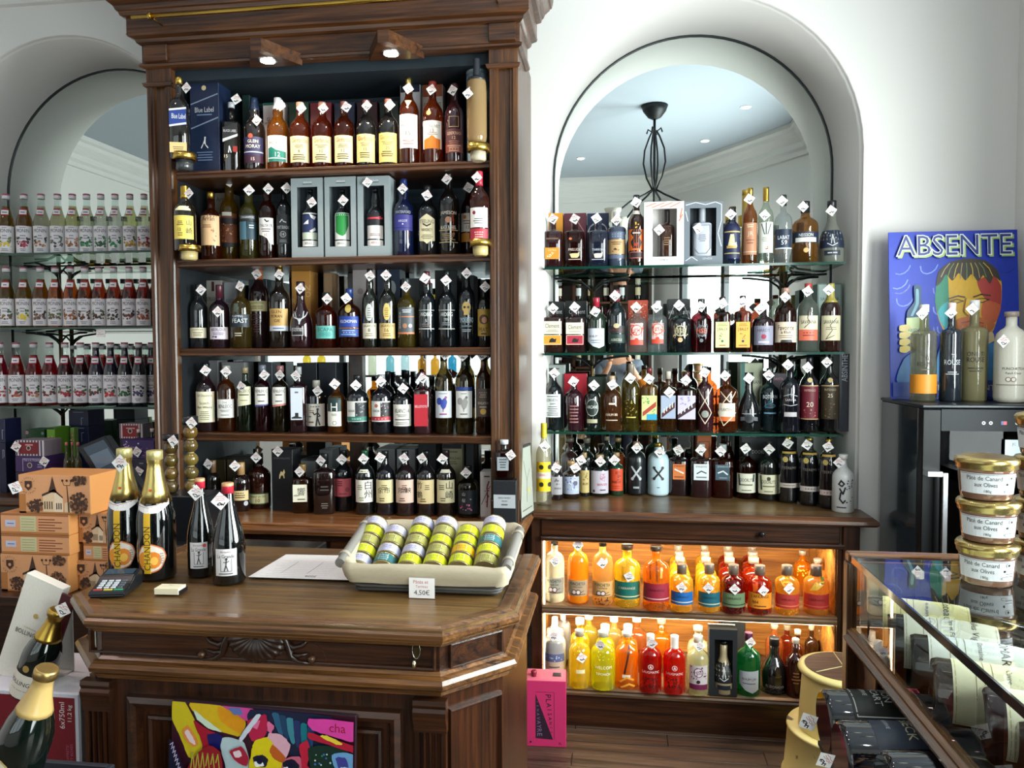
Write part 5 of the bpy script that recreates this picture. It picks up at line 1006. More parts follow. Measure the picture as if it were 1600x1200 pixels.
row([
 (846, 881, 474, 'flat', 'd:2a1410', None, 'square rum bottle with cream and orange labels', cl(502, 'e09a2c'), (864, 482), dict(sq=.9)),
 (882, 915, 474, 'flat', 'd:241012', None, 'square rum bottle with cream and red labels', cl(504, 'b0243a'), (898, 480), dict(sq=.9)),
 (916, 947, 465, 'squat', 'd:1c2a20', 'a8243a:480', 'round green rum bottle with white wraparound label', [('G', 'd4dbe4', [(-.95, 513), (.95, 513), (.95, 540), (.3, 544), (-.3, 541), (-.95, 533)]), ('T', 'RHUM J.M', 526, 5, '5a2430', 0, 1.4), ('N', 530, 537, 2, '7a8490')], (930, 487)),
 (948, 978, 453, 'std', 'd:0f181c', '6a2028:472', 'black-green rum bottle with domed crest', [('R', 509, 521, '15201c'), ('O', 509, 5, 'c9b88a', 0, 4), ('T', 'RHUM J.M', 516, 5, '8a2434', 0, 1.4), ('R', 522, 536, '14302a'), ('T', 'AGRICOLE', 531, 4, 'd8d4b8', 0, 1.2)], (961, 462)),
 (978, 1011, 476, 'squat', 'a:c8ccc8', 'a8786c:490', 'clear rum bottle with red ornate label, patterned box behind', [('R', 505, 536, 'e8c4b8', -.6, .6)] + hse(516, 'd84434', 'f0d8cc') + [('R', 531, 539, 'd84a34', -.6, .6)], (994, 480)),
 (1012, 1042, 470, 'squat', 'a:c8d0d0', 'c9ccd0:480', 'clear rum bottle with red ornate label and glass stopper', [('R', 505, 536, 'e8c4b8', -.6, .6)] + hse(514, 'd84434', 'f0d8cc') + [('R', 530, 537, 'd84a34', -.6, .6)], (1026, 480)),
 (1045, 1079, 474, 'squat', 'd:101418', '15161a:486', 'black rum bottle with silver and gold crest', hse(517, 'c0b48c', '14171c') + [('O', 531, 4, 'd0a878')], (1061, 477)),
 (1079, 1111, 467, 'squat', 'a:4a141c', '1a1a1e:479', 'dark ruby rum bottle with orange letters', hse(517, '6a7074', '33141c') + [('T', 'HSE', 517, 8, 'd85a34', 0, 1.0)], (1095, 479)),
 (1114, 1141, 464, 'flat', 'a:4a2016', '2c1a16:480', 'square rum bottle with yellow-green label', [('R', 503, 543, 'dfdc9c', -.8, .8), ('N', 505, 510, 2, '8a9a3c'), ('T', 'J.BALLY', 515, 6, '1c1c1c', 0, 1.2), ('X', 520, 530, 6, '7a8a5a', -.3, .3), ('O', 533, 2, '3a6a4a'), ('N', 538, 541, 1, '9a4a34')], (1129, 474), dict(sq=.7)),
 (1146, 1173, 462, 'flat', 'a:4a2016', '2c1a16:478', 'square rum bottle with orange-yellow label', [('R', 503, 543, 'e8b04c', -.8, .8), ('N', 505, 510, 2, 'c06a2c'), ('T', 'J.BALLY', 515, 6, '1c1c1c', 0, 1.2), ('X', 520, 530, 6, '9a7a4a', -.3, .3), ('O', 533, 2, '2a3a5a'), ('N', 538, 541, 1, '9a4a34')], (1160, 472), dict(sq=.7)),
 (1175, 1208, 475, 'squat', 'd:221218', 'c9ccd0:484', 'dark rum bottle with lilac-grey label', [('R', 509, 539, '8c8a9c'), ('T', 'HARDY', 516, 5, '4a4658', 0, 1.2), ('O', 526, 4, '9a2c44', 0, 4), ('N', 532, 537, 1, 'c9c4d4')], (1187, 483)),
 (1209, 1243, 450, 'std', 'a:5a2414', 'b08a78:458', 'rum bottle with large script name on cream label', [('R', 503, 535, 'e4cfb4', -.92, .92), ('T', 'Favorite', 512, 8, '2a221c', 0, 1.5), ('T', 'la Rhum', 519, 5, '3a2c24', 0, .9), ('N', 523, 529, 2, '8a7460'), ('G', '25282c', [(-.5, 535), (-.4, 531), (.5, 531), (.6, 535)])], (1227, 464)),
 (1245, 1277, 443, 'std', 'a:c4ccc0', 'b04038:450', 'clear rum bottle with beige and coral label', [('R', 493, 515, 'd8ceb0'), ('T', 'SAVANNA', 503, 6, '3a3430', 0, 1.5), ('R', 515, 532, 'dc6a50'), ('N', 518, 526, 2, '8a3424'), ('S', '5a3a2a', 1, [(.1, 480), (-.1, 497), (.1, 504), (-.4, 512)])], (1262, 455)),
 (1280, 1312, 443, 'std', 'd:281410', 'a8984c:473', 'dark rum bottle with long beige label', [('R', 493, 532, 'd2caa8'), ('T', 'SAVANNA', 503, 6, '3a3430', 0, 1.5), ('S', '4a3a2a', 1, [(.5, 497), (-.1, 508), (.1, 516), (-.5, 530), (.3, 524)]), ('N', 510, 516, 2, '8a8468')], (1295, 453)),
], YG, z, wr2, 'rum bottles on the middle glass shelf')
z = GR[2]; wr3 = 'on the lowest rum shelf'; NB = 'gift boxes on the lowest rum shelf'
carton(849, 882, 570, '9aa29e', 'silver-grey gift box behind the long-labelled bottle, lowest rum shelf', [('N', 574, 578, 1, '4a504c')], Y=3.42, z=z, group=NB)
carton(881, 917, 584, 'b01c30', 'scarlet gift box on the lowest rum shelf', (), Y=3.41, z=z, group=NB)
carton(919, 947, 589, '24342e', 'blackish green gift box behind the crested black bottle', (), Y=3.41, z=z, group=NB)
carton(1157, 1191, 567, 'a8ac90', 'pale khaki gift box with teal side behind the cone-shaped bottle', [('R', 567, 660, '1c5a54', -.95, -.6), ('T', 'BOTRAN', 597, 6, '2a2e28', .1, 1.4)], Y=3.42, z=z, group=NB)
carton(1205, 1228, 583, '2c1a2c', 'aubergine gift box behind the lowest rum shelf\'s teal-lettered bottle', [('T', 'SANTA', 592, 4, 'c08090', 0, 1.2)], Y=3.42, z=z, group=NB)
carton(1311, 1328, 553, '141c2c', 'dark indigo tin with vertical lettering at the shelf end', [('V', 'ABSINTHE', 575, 9, 'b9c0c8', 0, 44)], Y=3.36, z=z, group=NB)
row([
 (848, 880, 575, 'wine', 'd:0e1518', '13181a:590', 'black wine-shaped bottle with long white label', [('R', 616, 652, 'e2e6e4', -.75, .75), ('N', 618, 621, 1, '4a4e50'), ('T', 'LONGUEDEAU', 625, 5, '2a2c2e', 0, 1.2), ('T', '2009', 631, 3.5, '3a3c3e', 0), ('N', 634, 650, 5, '5a5e60')], (866, 583)),
 (881, 912, 588, 'squat', 'd:2c0e18', 'a02a38:600', 'dark ruby bottle with rows of fine print', [('N', 632, 662, 6, '8a5a5a', -.4, .5)], (896, 596)),
 (912, 939, 598, 'pill', 'd:0d1412', '12181a:608', 'black bottle with white quatrefoil crest', [('O', 637, 11, 'b9c0b8', 0, 14), ('O', 637, 10, '10201a', 0, 13), ('T', 'ARCANE', 636, 5, 'd8dcd4', 0, 1.3), ('R', 655, 661, 'a8a080', -.6, .6)], (928, 602)),
 (941, 971, 587, 'squat', 'a:a06a3c', 'b09a7c:600', 'pale copper bottle with engraved lettering', [('T', 'RHUM RR', 648, 4, 'f0dcc0', 0, 1.3), ('R', 656, 657, 'f0dcc0', -.6, .6), ('N', 628, 634, 1, 'f0dcc0', -.5, .5)], (957, 601)),
 (972, 1000, 568, 'wine', 'a:8a7c2c', '8a7c6c:585', 'tall golden bottle with embossed pattern', [('X', 615, 650, 26, '6a5c1c/b0a040', -.7, .7), ('N', 650, 654, 1, 'd0c060')], (985, 591)),
 (1001, 1028, 575, 'flat', 'a:b8862c', '6a2428:583', 'bottle with tropical green label and red diagonal', [('R', 618, 656, 'cfd88c', -.9, .9), ('G', 'a83c2c', [(-.8, 644), (.8, 627), (.8, 635), (-.8, 651)]), ('T', 'TOKO RUM', 638, 5, 'f0e8d0', 0, .01) if False else ('X', 620, 630, 10, '6aa84a/3c8a5c', -.8, .3), ('R', 647, 656, '2c9cc0', -.3, .9), ('X', 640, 648, 5, '5aa06a', .2, .8)], (1014, 592), dict(sq=.4)),
 (1031, 1057, 580, 'flat', 'a:7a4a1c', 'c0b8a8:592', 'bottle with steel-blue label and brown diagonal', [('R', 618, 654, 'a0acc0', -.9, .9), ('G', '4a1c1c', [(-.8, 646), (.8, 628), (.8, 637), (-.8, 653)]), ('S', 'e8e0d0', 1.6, [(-.5, 645), (-.5, 639)]), ('S', 'e8e0d0', 1.6, [(-.2, 642), (-.2, 636)]), ('S', 'e8e0d0', 1.6, [(.2, 638), (.2, 632)]), ('S', 'e8e0d0', 1.6, [(.5, 636), (.5, 629)])], (1046, 613), dict(sq=.4)),
 (1057, 1088, 581, 'flat', 'a:5a2c18', '4a1a20:590', 'bottle with lilac label and dark diagonal lettering', [('R', 618, 655, 'c4bcd8', -.9, .9), ('G', '33141c', [(-.9, 648), (.9, 628), (.9, 637), (-.9, 655)]), ('S', 'e8e0e8', 1.6, [(-.55, 646), (-.5, 640)]), ('S', 'e8e0e8', 1.6, [(-.2, 643), (-.2, 637)]), ('S', 'e8e0e8', 1.6, [(.2, 639), (.2, 633)]), ('S', 'e8e0e8', 1.6, [(.55, 636), (.5, 630)]), ('X', 620, 632, 10, '9a90b4', -.7, .3)], (1072, 594), dict(sq=.4)),
 (1088, 1115, 572, 'squat', 'd:33161a', '15181c:584', 'dark bottle wrapped in a pale cord net', [('S', 'd8c8b0', 1.4, [(-.85, 608), (.8, 645), (0, 662), (-.85, 645), (.85, 606)]), ('O', 647, 6, '8a8a80')], (1101, 582)),
 (1118, 1153, 578, 'squat', 'a:9a4a1c', '15181c:588', 'wide orange bottle in a cord net with cream label', [('R', 630, 652, 'e0d8c4', -.7, .7), ('T', 'PLANTERAY', 640, 5, '3a3028', 0, 1.2), ('R', 651, 658, 'e06a2c', -.7, .7), ('S', 'e4c8a8', 1.4, [(-.6, 612), (.2, 628), (.85, 612)]), ('S', 'e4c8a8', 1.4, [(-.85, 645), (-.3, 628), (.4, 612)]), ('S', 'e4c8a8', 1.4, [(-.85, 645), (-.3, 665), (.85, 645)])], (1133, 587)),
 (1152, 1188, 582, 'bell', 'd:0f1112', '14161a:592', 'broad black cone-shaped bottle with round seal', [('O', 654, 8, '2a2c30', 0, 7), ('O', 654, 5, '121316', 0, 4.5), ('N', 645, 648, 1, '8a8c90', -.7, .7), ('G', '5a5c60', [(-.8, 652), (-.4, 651), (-.4, 657), (-.8, 658)]), ('G', '5a5c60', [(.8, 652), (.4, 651), (.4, 657), (.8, 658)])], (1170, 591)),
 (1187, 1218, 575, 'squat', 'd:101a20', '141a1c:592', 'black bottle with teal ring and white name', [('T', 'BOTRAN', 620, 6, 'e0e4e4', 0, 1.5), ('T', '15', 628, 4, '3c9cb8', 0), ('O', 634, 9, '2c6a80', 0, 4), ('O', 634, 7, '15282e', 0, 3), ('N', 643, 648, 1, '5c8a9c', -.7, .7)], (1201, 586)),
 (1219, 1250, 563, 'squat', 'd:12121a', '15151a:580', 'black bottle with curved silver emblem', [('S', 'a0a4a8', 1.2, [(-.7, 619), (0, 616), (.7, 619)]), ('T', 'SANTA', 625, 4, 'c0b8c0', 0, 1.1), ('S', 'a0a4a8', 1.2, [(-.7, 632), (0, 634), (.7, 632)]), ('R', 644, 651, 'b9b4b4', -.6, .6)], (1231, 570)),
 (1250, 1279, 558, 'std', 'd:120f14', '14121a:574', 'black bottle with crimson label numbered 20', [('R', 603, 655, '6a1424'), ('R', 602, 603.5, 'c8a878'), ('T', 'INTENSO', 610, 3.5, 'd0b0a0', 0, 1.2), ('T', '20', 632, 8, 'ecd8c4', 0), ('X', 640, 652, 12, 'a84a4a/d08a7a', -.6, .6), ('R', 654, 655.5, 'c8a878'), ('O', 594, 4, 'd0b884', 0, 4)], (1262, 574)),
 (1281, 1311, 557, 'std', 'd:120f12', '14121a:572', 'black bottle with bronze label numbered 25', [('R', 603, 655, '3a2c18'), ('R', 602, 603.5, 'c8a878'), ('T', 'INTENSO', 609, 3.5, 'c8b890', 0, 1.2), ('T', '25', 618, 6, 'ecdcb8', 0), ('X', 630, 652, 14, '6a5428/8a7440', -.6, .6), ('O', 594, 4, 'd0b884', 0, 4)], (1292, 566)),
], YG, z, wr3, 'rum bottles on the lowest glass shelf')
WC = 'on the rum counter'
GC = 'rum bottles on the niche counter'
def crow(L, z, where, group, **kw):
    for i, e in enumerate(L):
        o = dict(kw); o.update(e[10] if len(e) > 10 else {})
        bottle(e[0], e[1], e[2], e[4], e[5], e[6], e[7] + where, e[8], e[9], z=z, base=e[3], group=group, **o)
crow([
 (837, 862, 661, 791, 'wine', 'a:c8c4ac', 'd8c428:684', 'tall clear bottle with yellow sunflower label', [('R', 722, 768, 'f0cc1c'), ('O', 730, 4, '2a2a14', -.3), ('O', 757, 4, '2a2a14', -.3), ('R', 738, 748, 'efe0d0'), ('T', 'GIRASOL', 742, 4, 'b04a34', 0, 1.3), ('O', 730, 4, '2a2a14', .85), ('O', 757, 4, '2a2a14', .85)], (851, 697)),
 (860, 880, 721, 782, 'squat', 'd:1c1418', 'a8846a:726', 'small bottle with grey label beside the sunflower bottle', [('R', 745, 773, 'a8a4a8'), ('X', 748, 758, 12, '6a6468', -.3, .6), ('T', 'BANOLAS', 763, 3, '3a3438', .2, 1.1)], (869, 731)),
 (878, 907, 720, 780, 'squat', 'd:241812', 'b08a5c:727:s', 'round corked bottle with blue-white cloudy label', [('R', 745, 772, 'b0b8cc'), ('X', 747, 765, 26, 'e4e8ee/4a5a9c/6a7cb4/d8dce8', -.7, .7), ('O', 755, 4, '5a5468', .5)], (899, 731)),
 (905, 922, 707, 776, 'squat', 'd:141816', 'b09468:715:s', 'slim corked bottle with sand-yellow label', [('R', 735, 770, 'c8b070'), ('X', 738, 750, 12, '8a7438', -.2, .7), ('T', 'RUM', 756, 4, '2a2414', .2, 1)], (908, 719)),
 (921, 953, 710, 777, 'squat', 'd:111614', 'a88a68:716:s', 'round corked bottle with lilac-white label', [('R', 736, 771, 'c4bcc8'), ('X', 739, 752, 22, 'c86a84/b09aa8', .05, .55), ('T', 'BAYA SOY', 757, 4, 'c03a54', .3, 1.0), ('N', 763, 768, 1, '5a5060', 0, .7), ('X', 765, 769, 5, '2a2a2a', -.7, -.5)], (938, 721)),
 (952, 975, 707, 775, 'squat', 'd:1c3a28', 'b09068:713:s', 'green corked bottle with orange-red label', [('R', 733, 767, 'd84a24'), ('X', 737, 750, 14, '8a2c14', -.2, .6), ('T', 'BAND LEE', 753, 4, '2a140c', 0, 1.3), ('N', 758, 764, 2, 'a03418')], (960, 719)),
 (979, 1010, 690, 775, 'pill', 'p:15171c', 'b07a68:697', 'matt black bottle with silver crossed stalks', [('S', 'b9bcc0', 3, [(-.4, 731), (.4, 748)]), ('S', 'b9bcc0', 3, [(.4, 731), (-.4, 748)]), ('X', 729, 732, 4, 'b9bcc0', -.5, -.35), ('X', 729, 732, 4, 'b9bcc0', .35, .5), ('O', 748, 2.5, 'b9bcc0', -.4), ('O', 748, 2.5, 'b9bcc0', .4), ('R', 760, 763, 'a0a4a8', -.3, .3)], (995, 700)),
 (1012, 1046, 692, 776, 'pill', 'p:c4dbe4', 'c8a24a:698', 'pale blue bottle with black crossed stalks', [('S', '2a2620', 3, [(-.4, 732), (.4, 748)]), ('S', '2a2620', 3, [(.4, 732), (-.4, 748)]), ('O', 731, 2.5, '2a2620', -.4), ('O', 731, 2.5, '2a2620', .4), ('O', 748, 2.5, '2a2620', -.4), ('O', 748, 2.5, '2a2620', .4), ('N', 760, 763, 1, '6a7c84', -.2, .2)], (1031, 707)),
 (1045, 1077, 695, 777, 'flat', 'd:1e0e12', '2a1a1a:705', 'square wine-dark bottle with orange bird label', [('R', 725, 749, 'd8783c', -.6, .65), ('T', 'EMINENTE', 728, 3, '4a2414', 0, 1.0), ('S', 'f0e8dc', 2.4, [(-.4, 733), (0, 736), (.45, 739)]), ('N', 743, 747, 1, '7a3a1c')], (1060, 703), dict(sq=.9)),
 (1079, 1113, 693, 778, 'flat', 'd:240f12', 'b9bcc0:704', 'square wine-dark bottle with white bird label', [('R', 725, 750, 'dfe6e8', -.7, .7), ('T', 'EMINENTE', 729, 3, '5a3a3a', 0, 1.0), ('S', '2a3034', 1.8, [(-.4, 740), (0, 736), (.45, 739)]), ('N', 743, 748, 1, '7a8488')], (1095, 703), dict(sq=.9)),
 (1113, 1147, 694, 779, 'flat', 'a:6a1c0c', 'b9bcc0:704', 'square ruby bottle with slate bird label', [('R', 726, 750, '3c525e', -.7, .6), ('T', 'EMINENTE', 729, 3, 'b0bcc4', 0, 1.0), ('S', 'e0e4e4', 2.2, [(-.45, 739), (0, 736), (.4, 741)]), ('N', 745, 748, 1, '8a9ca4')], (1126, 705), dict(sq=.9)),
 (1151, 1183, 692, 780, 'squat', 'a:4a1c10', '15171a:712', 'brown bottle with parrot label, first of two alike', [('R', 740, 770, 'e4e0cc', -.9, .9), ('T', "DOORLY'S", 750, 6, '2a2a24', 0, 1.3), ('S', '2a3a3a', 3, [(-.8, 742), (-.7, 758)]), ('S', '2a3a3a', 3, [(.75, 742), (.7, 752)]), ('N', 755, 760, 1, '6a6a54'), ('N', 764, 768, 1, '8a8a74')], (1165, 701)),
 (1185, 1218, 691, 783, 'squat', 'd:181a18', '15171a:712', 'black bottle with parrot label, second of two alike', [('R', 742, 772, 'e0dab8', -.9, .9), ('T', "DOORLY'S", 753, 6, '2a2a24', 0, 1.3), ('S', '1c3a2c', 3, [(-.8, 744), (-.7, 765)]), ('O', 748, 3, '3a3a2c'), ('N', 758, 762, 1, '6a6a54'), ('N', 766, 770, 1, '8a8a74')], (1202, 702)),
 (1218, 1249, 682, 787, 'pill', 'd:0f1014', '2a2420/c8a24a:702', 'tall black bottle with gold collar, first of three', [('O', 718, 4.5, 'c4ac5c', -.4), ('R', 706, 709, 'c8a24a', -.7, .7), ('T', 'TEEREMY', 731, 4, '7a7468', 0, 1.5), ('R', 755, 762, 'c8bcae'), ('N', 757, 760, 1, '7a7068')], (1231, 693)),
 (1250, 1282, 684, 791, 'pill', 'd:0f1014', '2a2420/c8a24a:705', 'tall black bottle with gold collar, second of three', [('O', 720, 4.5, 'c4ac5c', -.4), ('R', 708, 711, 'c8a24a', -.7, .7), ('T', 'TEEREMY', 734, 4, '7a7468', 0, 1.5), ('R', 760, 768, 'd4c8c0'), ('N', 762, 766, 1, '7a7068')], (1261, 695)),
 (1281, 1311, 686, 796, 'pill', 'd:140d12', '2a2420/c8a24a:708', 'tall black bottle with gold collar, last of three', [('O', 723, 4.5, 'c4ac5c', -.4), ('R', 711, 714, 'c8a24a', -.7, .7), ('T', 'TEEREMY', 738, 4, '7a7468', 0, 1.5), ('R', 766, 774, 'd4bcb4'), ('N', 768, 772, 1, '8a6868')], (1294, 698)),
 (1303, 1336, 710, 802, 'std', 'p:dcdcda', 'e4e0da:718:s', 'white ceramic bottle with black graffiti lettering', [('S', '1a1a1e', 2.6, [(-.3, 752), (-.5, 757), (-.2, 760), (0, 756), (-.3, 751)]), ('S', '1a1a1e', 2.6, [(-.4, 764), (-.1, 772), (.1, 762)]), ('S', '1a1a1e', 2.6, [(-.3, 770), (-.4, 780), (-.1, 786), (.1, 782)]), ('X', 750, 785, 16, '3a3a44', .2, .85), ('N', 791, 795, 1, '23273a', -.7, .2)], (1311, 723)),
], LZ, ' ' + WC, GC)
BB = 'second-row bottles of the rum counter, some standing in for reflections'  # added partly in place of niche mirror reflections, built as solid bottles
crow([
 (877, 905, 684, 773, 'squat', 'd:2a1a1a', '5a544c:690:s', 'wide dark bottle above the cloudy-labelled one', (), None),
 (904, 930, 684, 773, 'squat', 'd:181f1e', '6a6458:692:s', 'dark bottle behind the sand-labelled one', (), None),
 (938, 958, 682, 773, 'squat', 'd:1a2420', '8a7c64:688:s', 'dark green corked bottle behind the lilac-labelled one', (), None),
 (953, 978, 684, 772, 'squat', 'a:3a6a4c', 'a88a5c:690:s', 'green corked bottle with orange label, second row', [('R', 707, 738, 'e0682c', -.1, .9)], None),
 (1128, 1148, 676, 772, 'std', 'a:6a2c14', '15171a:690', 'slim red bottle with black cap behind the slate label', (), None),
], LZ, ' ' + WC, BB, seg=14)
carton(1090, 1112, 668, 'b0561c', 'orange-brown gift box in the second row of the rum counter', [('S', '3a1c0c', 1, [(-.7, 740), (-.7, 690), (.7, 690), (.7, 740)])], Y=3.52, z=LZ, dep=.07)
carton(1160, 1214, 684, '14161c', 'wide black gift box with white name behind the parrot bottles', [('T', "DOORLY'S", 706, 6, 'd4d4d0', .1, 1.0)], Y=3.50, z=LZ, dep=.07)
carton(1215, 1246, 684, '16181e', 'second black gift box behind the gold-collared bottles', (), Y=3.50, z=LZ, dep=.07)
def fruit(top, neck): return None
LA = 'infused rums on the upper lit shelf'
z = MID; CAPW = 'e8e2d4'
def band(y0, y1, c, c2, nm='L\'ARRANGE', ink='d8c9a8'):
    return [('R', y0, y1, c, -.92, .92), ('T', nm, y0 + (y1 - y0) * .36, 4, ink, 0, 1.3), ('R', y1 - 5, y1 - 3.5, c2, -.92, .92)]
def punch(y0, y1, c, n):
    return [('R', y0, y1, c, -.92, .92), ('T', 'PUNCHETEA', y0 + 5, 5, '3a3028', 0, 1.5), ('T', n, y0 + 10, 3.5, '3a3028', 0, .9), ('O', y0 + 18, 4.5, '6a4438', -.35), ('O', y0 + 18, 4.5, '6a4438', .05), ('O', y0 + 18, 3, 'e8d8cc', -.35), ('O', y0 + 18, 3, 'e8d8cc', .05), ('S', '6a4438', 1, [(.2, y0 + 19), (.6, y0 + 16)]), ('R', y1 - 3, y1 - 2, '5a3a30', -.7, .7)]
WA = ' on the upper lit shelf'
crow([
 (850, 882, 846, 943, 'pill', 'f:9a9482', '2a2420:851', 'grey milky bottle with coconut drawing, at the end', punch(903, 928, 'a09a88', 'Punch Coco'), (867, 877)),
 (886, 920, 846, 945, 'pill', 'f:f8a820', 'e8dccc:853:s', 'bright orange juice bottle with grey label', punch(907, 931, 'b09878', 'Punch Goyave'), (903, 852)),
 (925, 959, 846, 948, 'pill', 'b:f4c878', '2a2420:853', 'amber bottle with dark seeds at its foot', punch(909, 932, 'd0a468', 'Punch Maracuja') + [('X', 934, 946, 34, '3a1c0c/7a3c10', -.85, .85)], (941, 880)),
 (959, 1002, 851, 951, 'arr', 'b:fae048', '5a4434:858:s', 'yellow bottle with mango slices and green label', [('G', 'e8a010', [(-.5, 880), (-.1, 876), (0, 905), (-.4, 908)]), ('G', 'f8c830', [(.2, 884), (.6, 888), (.5, 908), (.2, 906)])] + band(909, 936, '14685c', 'e8d8a8') + [('X', 938, 949, 20, 'd8a420/b88414', -.8, .8)], (983, 901)),
 (1005, 1048, 853, 955, 'arr', 'b:ec9428', '5a4434:860:s', 'dark orange bottle with vanilla pods and crimson label', [('S', '4a2c0c', 2, [(-.5, 882), (-.45, 905)]), ('S', 'd8a83c', 4, [(.4, 885), (.35, 902)]), ('S', '6a3c10', 2, [(0, 880), (.05, 908)])] + band(912, 940, '982438', 'e8b8b0', ink='4a1420') + [('X', 942, 953, 24, '5a3010/8a5418', -.8, .8)], None),
 (1049, 1085, 881, 957, 'arr', 'b:facc44', '6a5c50:896:s', 'yellow pineapple rum bottle with bright blue label', [('X', 905, 924, 26, 'f0c040/c8901c/f8e090', -.8, .8)] + band(925, 945, '1c62a8', 'd8d0b8', ink='123a6a'), (1065, 918)),
 (1092, 1128, 881, 957, 'arr', 'b:facc44', '6a5c50:896:s', 'yellow pineapple rum bottle with teal label', [('X', 905, 924, 26, 'f0c040/c8901c/f8e090', -.8, .8)] + band(926, 948, '145c6c', 'c8c8a8', ink='0c3038'), (1107, 919)),
 (1130, 1167, 882, 960, 'arr', 'b:8c1408', '6a5c50:897:s', 'ruby-red fruit rum bottle with sage green label', [('X', 905, 924, 16, 'b03020/5a0c08', -.8, .8)] + band(927, 949, '66805c', '2a2a20', ink='2a3824') + [('X', 951, 958, 18, '2a0c08', -.8, .8)], (1148, 921)),
 (1171, 1209, 883, 961, 'arr', 'b:c03408', '6a5c50:898:s', 'orange-red rum bottle with orange label and number', [('G', 'e85c14', [(-.7, 906), (-.2, 902), (-.2, 925), (-.6, 926)])] + [('R', 927, 951, 'e08c24', -.92, .92), ('T', 'L\'ARRANGE', 932, 5, '3a2410', 0, 1.5), ('T', 'B04', 941, 5, '2a1c10', -.4, .5), ('N', 945, 949, 1, '6a3c14', -.7, .7), ('X', 952, 959, 26, '2a180c', -.8, .8)], (1193, 923)),
 (1214, 1252, 883, 962, 'arr', 'b:f4b844', '6a5c50:898:s', 'golden rum bottle with red label', [('G', 'f0b83c', [(-.6, 910), (0, 904), (.4, 918), (-.1, 925)])] + band(929, 951, 'b03430', 'e0784c', ink='6a1414') + [('X', 953, 960, 14, 'c88414', -.8, .8)], (1233, 920)),
 (1259, 1299, 883, 962, 'arr', 'b:ecb04c', '5a4a40:899:s', 'golden rum bottle with green pepper and red label', [('G', 'e0b03c', [(-.6, 924), (-.2, 912), (.3, 906), (.7, 904), (.5, 914), (0, 922)]), ('G', '4a6a1c', [(.1, 910), (.6, 902), (.85, 906), (.5, 913)])] + band(929, 952, 'a82c28', 'd05a3c', ink='5a1010'), None),
], z, WA, LA, sq=0.0)
LB2 = 'infused rums in the rows behind, upper lit shelf'
ycols = [((1047, 1081), (1065, 0), 'fad43c'), ((1088, 1122), (1106, 0), 'fad43c'), ((1124, 1160), (1142, 0), 'a82810'), ((1161, 1199), (1180, 0), 'b83408')]
for (xa, xb), _, c in ycols:
    for j, (tp, bs, dx) in enumerate(((871, 945, 0), (862, 934, -1), (852, 922, -2))):
        nm = {1047: 'blue-labelled', 1088: 'teal-labelled', 1124: 'sage-labelled', 1161: 'orange-labelled'}[xa]
        bottle(xa + dx + j, xb + dx - j * 2, tp, 'arr', 'b:' + c, '8a7a6a:%d:s' % (tp + 9), 'fruit rum bottle, %s behind the %s front bottle' % (('next', 'second', 'third')[j], nm), [('X', tp + 26, tp + 50, 16, 'f0c040/c8901c' if c[0] == 'e' else 'd84a20/7a1808', -.8, .8)], None, base=bs, z=z, group=LB2, seg=14)
bottle(1244, 1271, 860, 'arr', 'b:e88c10', '8a7a6a:867:s', 'orange and yellow fruit rum bottle in the back row', [('X', 884, 900, 16, 'f0c040', -.8, .8)], None, base=933, z=z, group=LB2, seg=14)
bottle(1266, 1297, 873, 'arr', 'b:ecb04c', '8a7a6a:880:s', 'fruit rum bottle directly behind the pepper bottle', (), None, base=946, z=z, group=LB2, seg=14)
z = BOT; WB = ' on the lower lit shelf'; LC = 'bottles on the lower lit shelf'
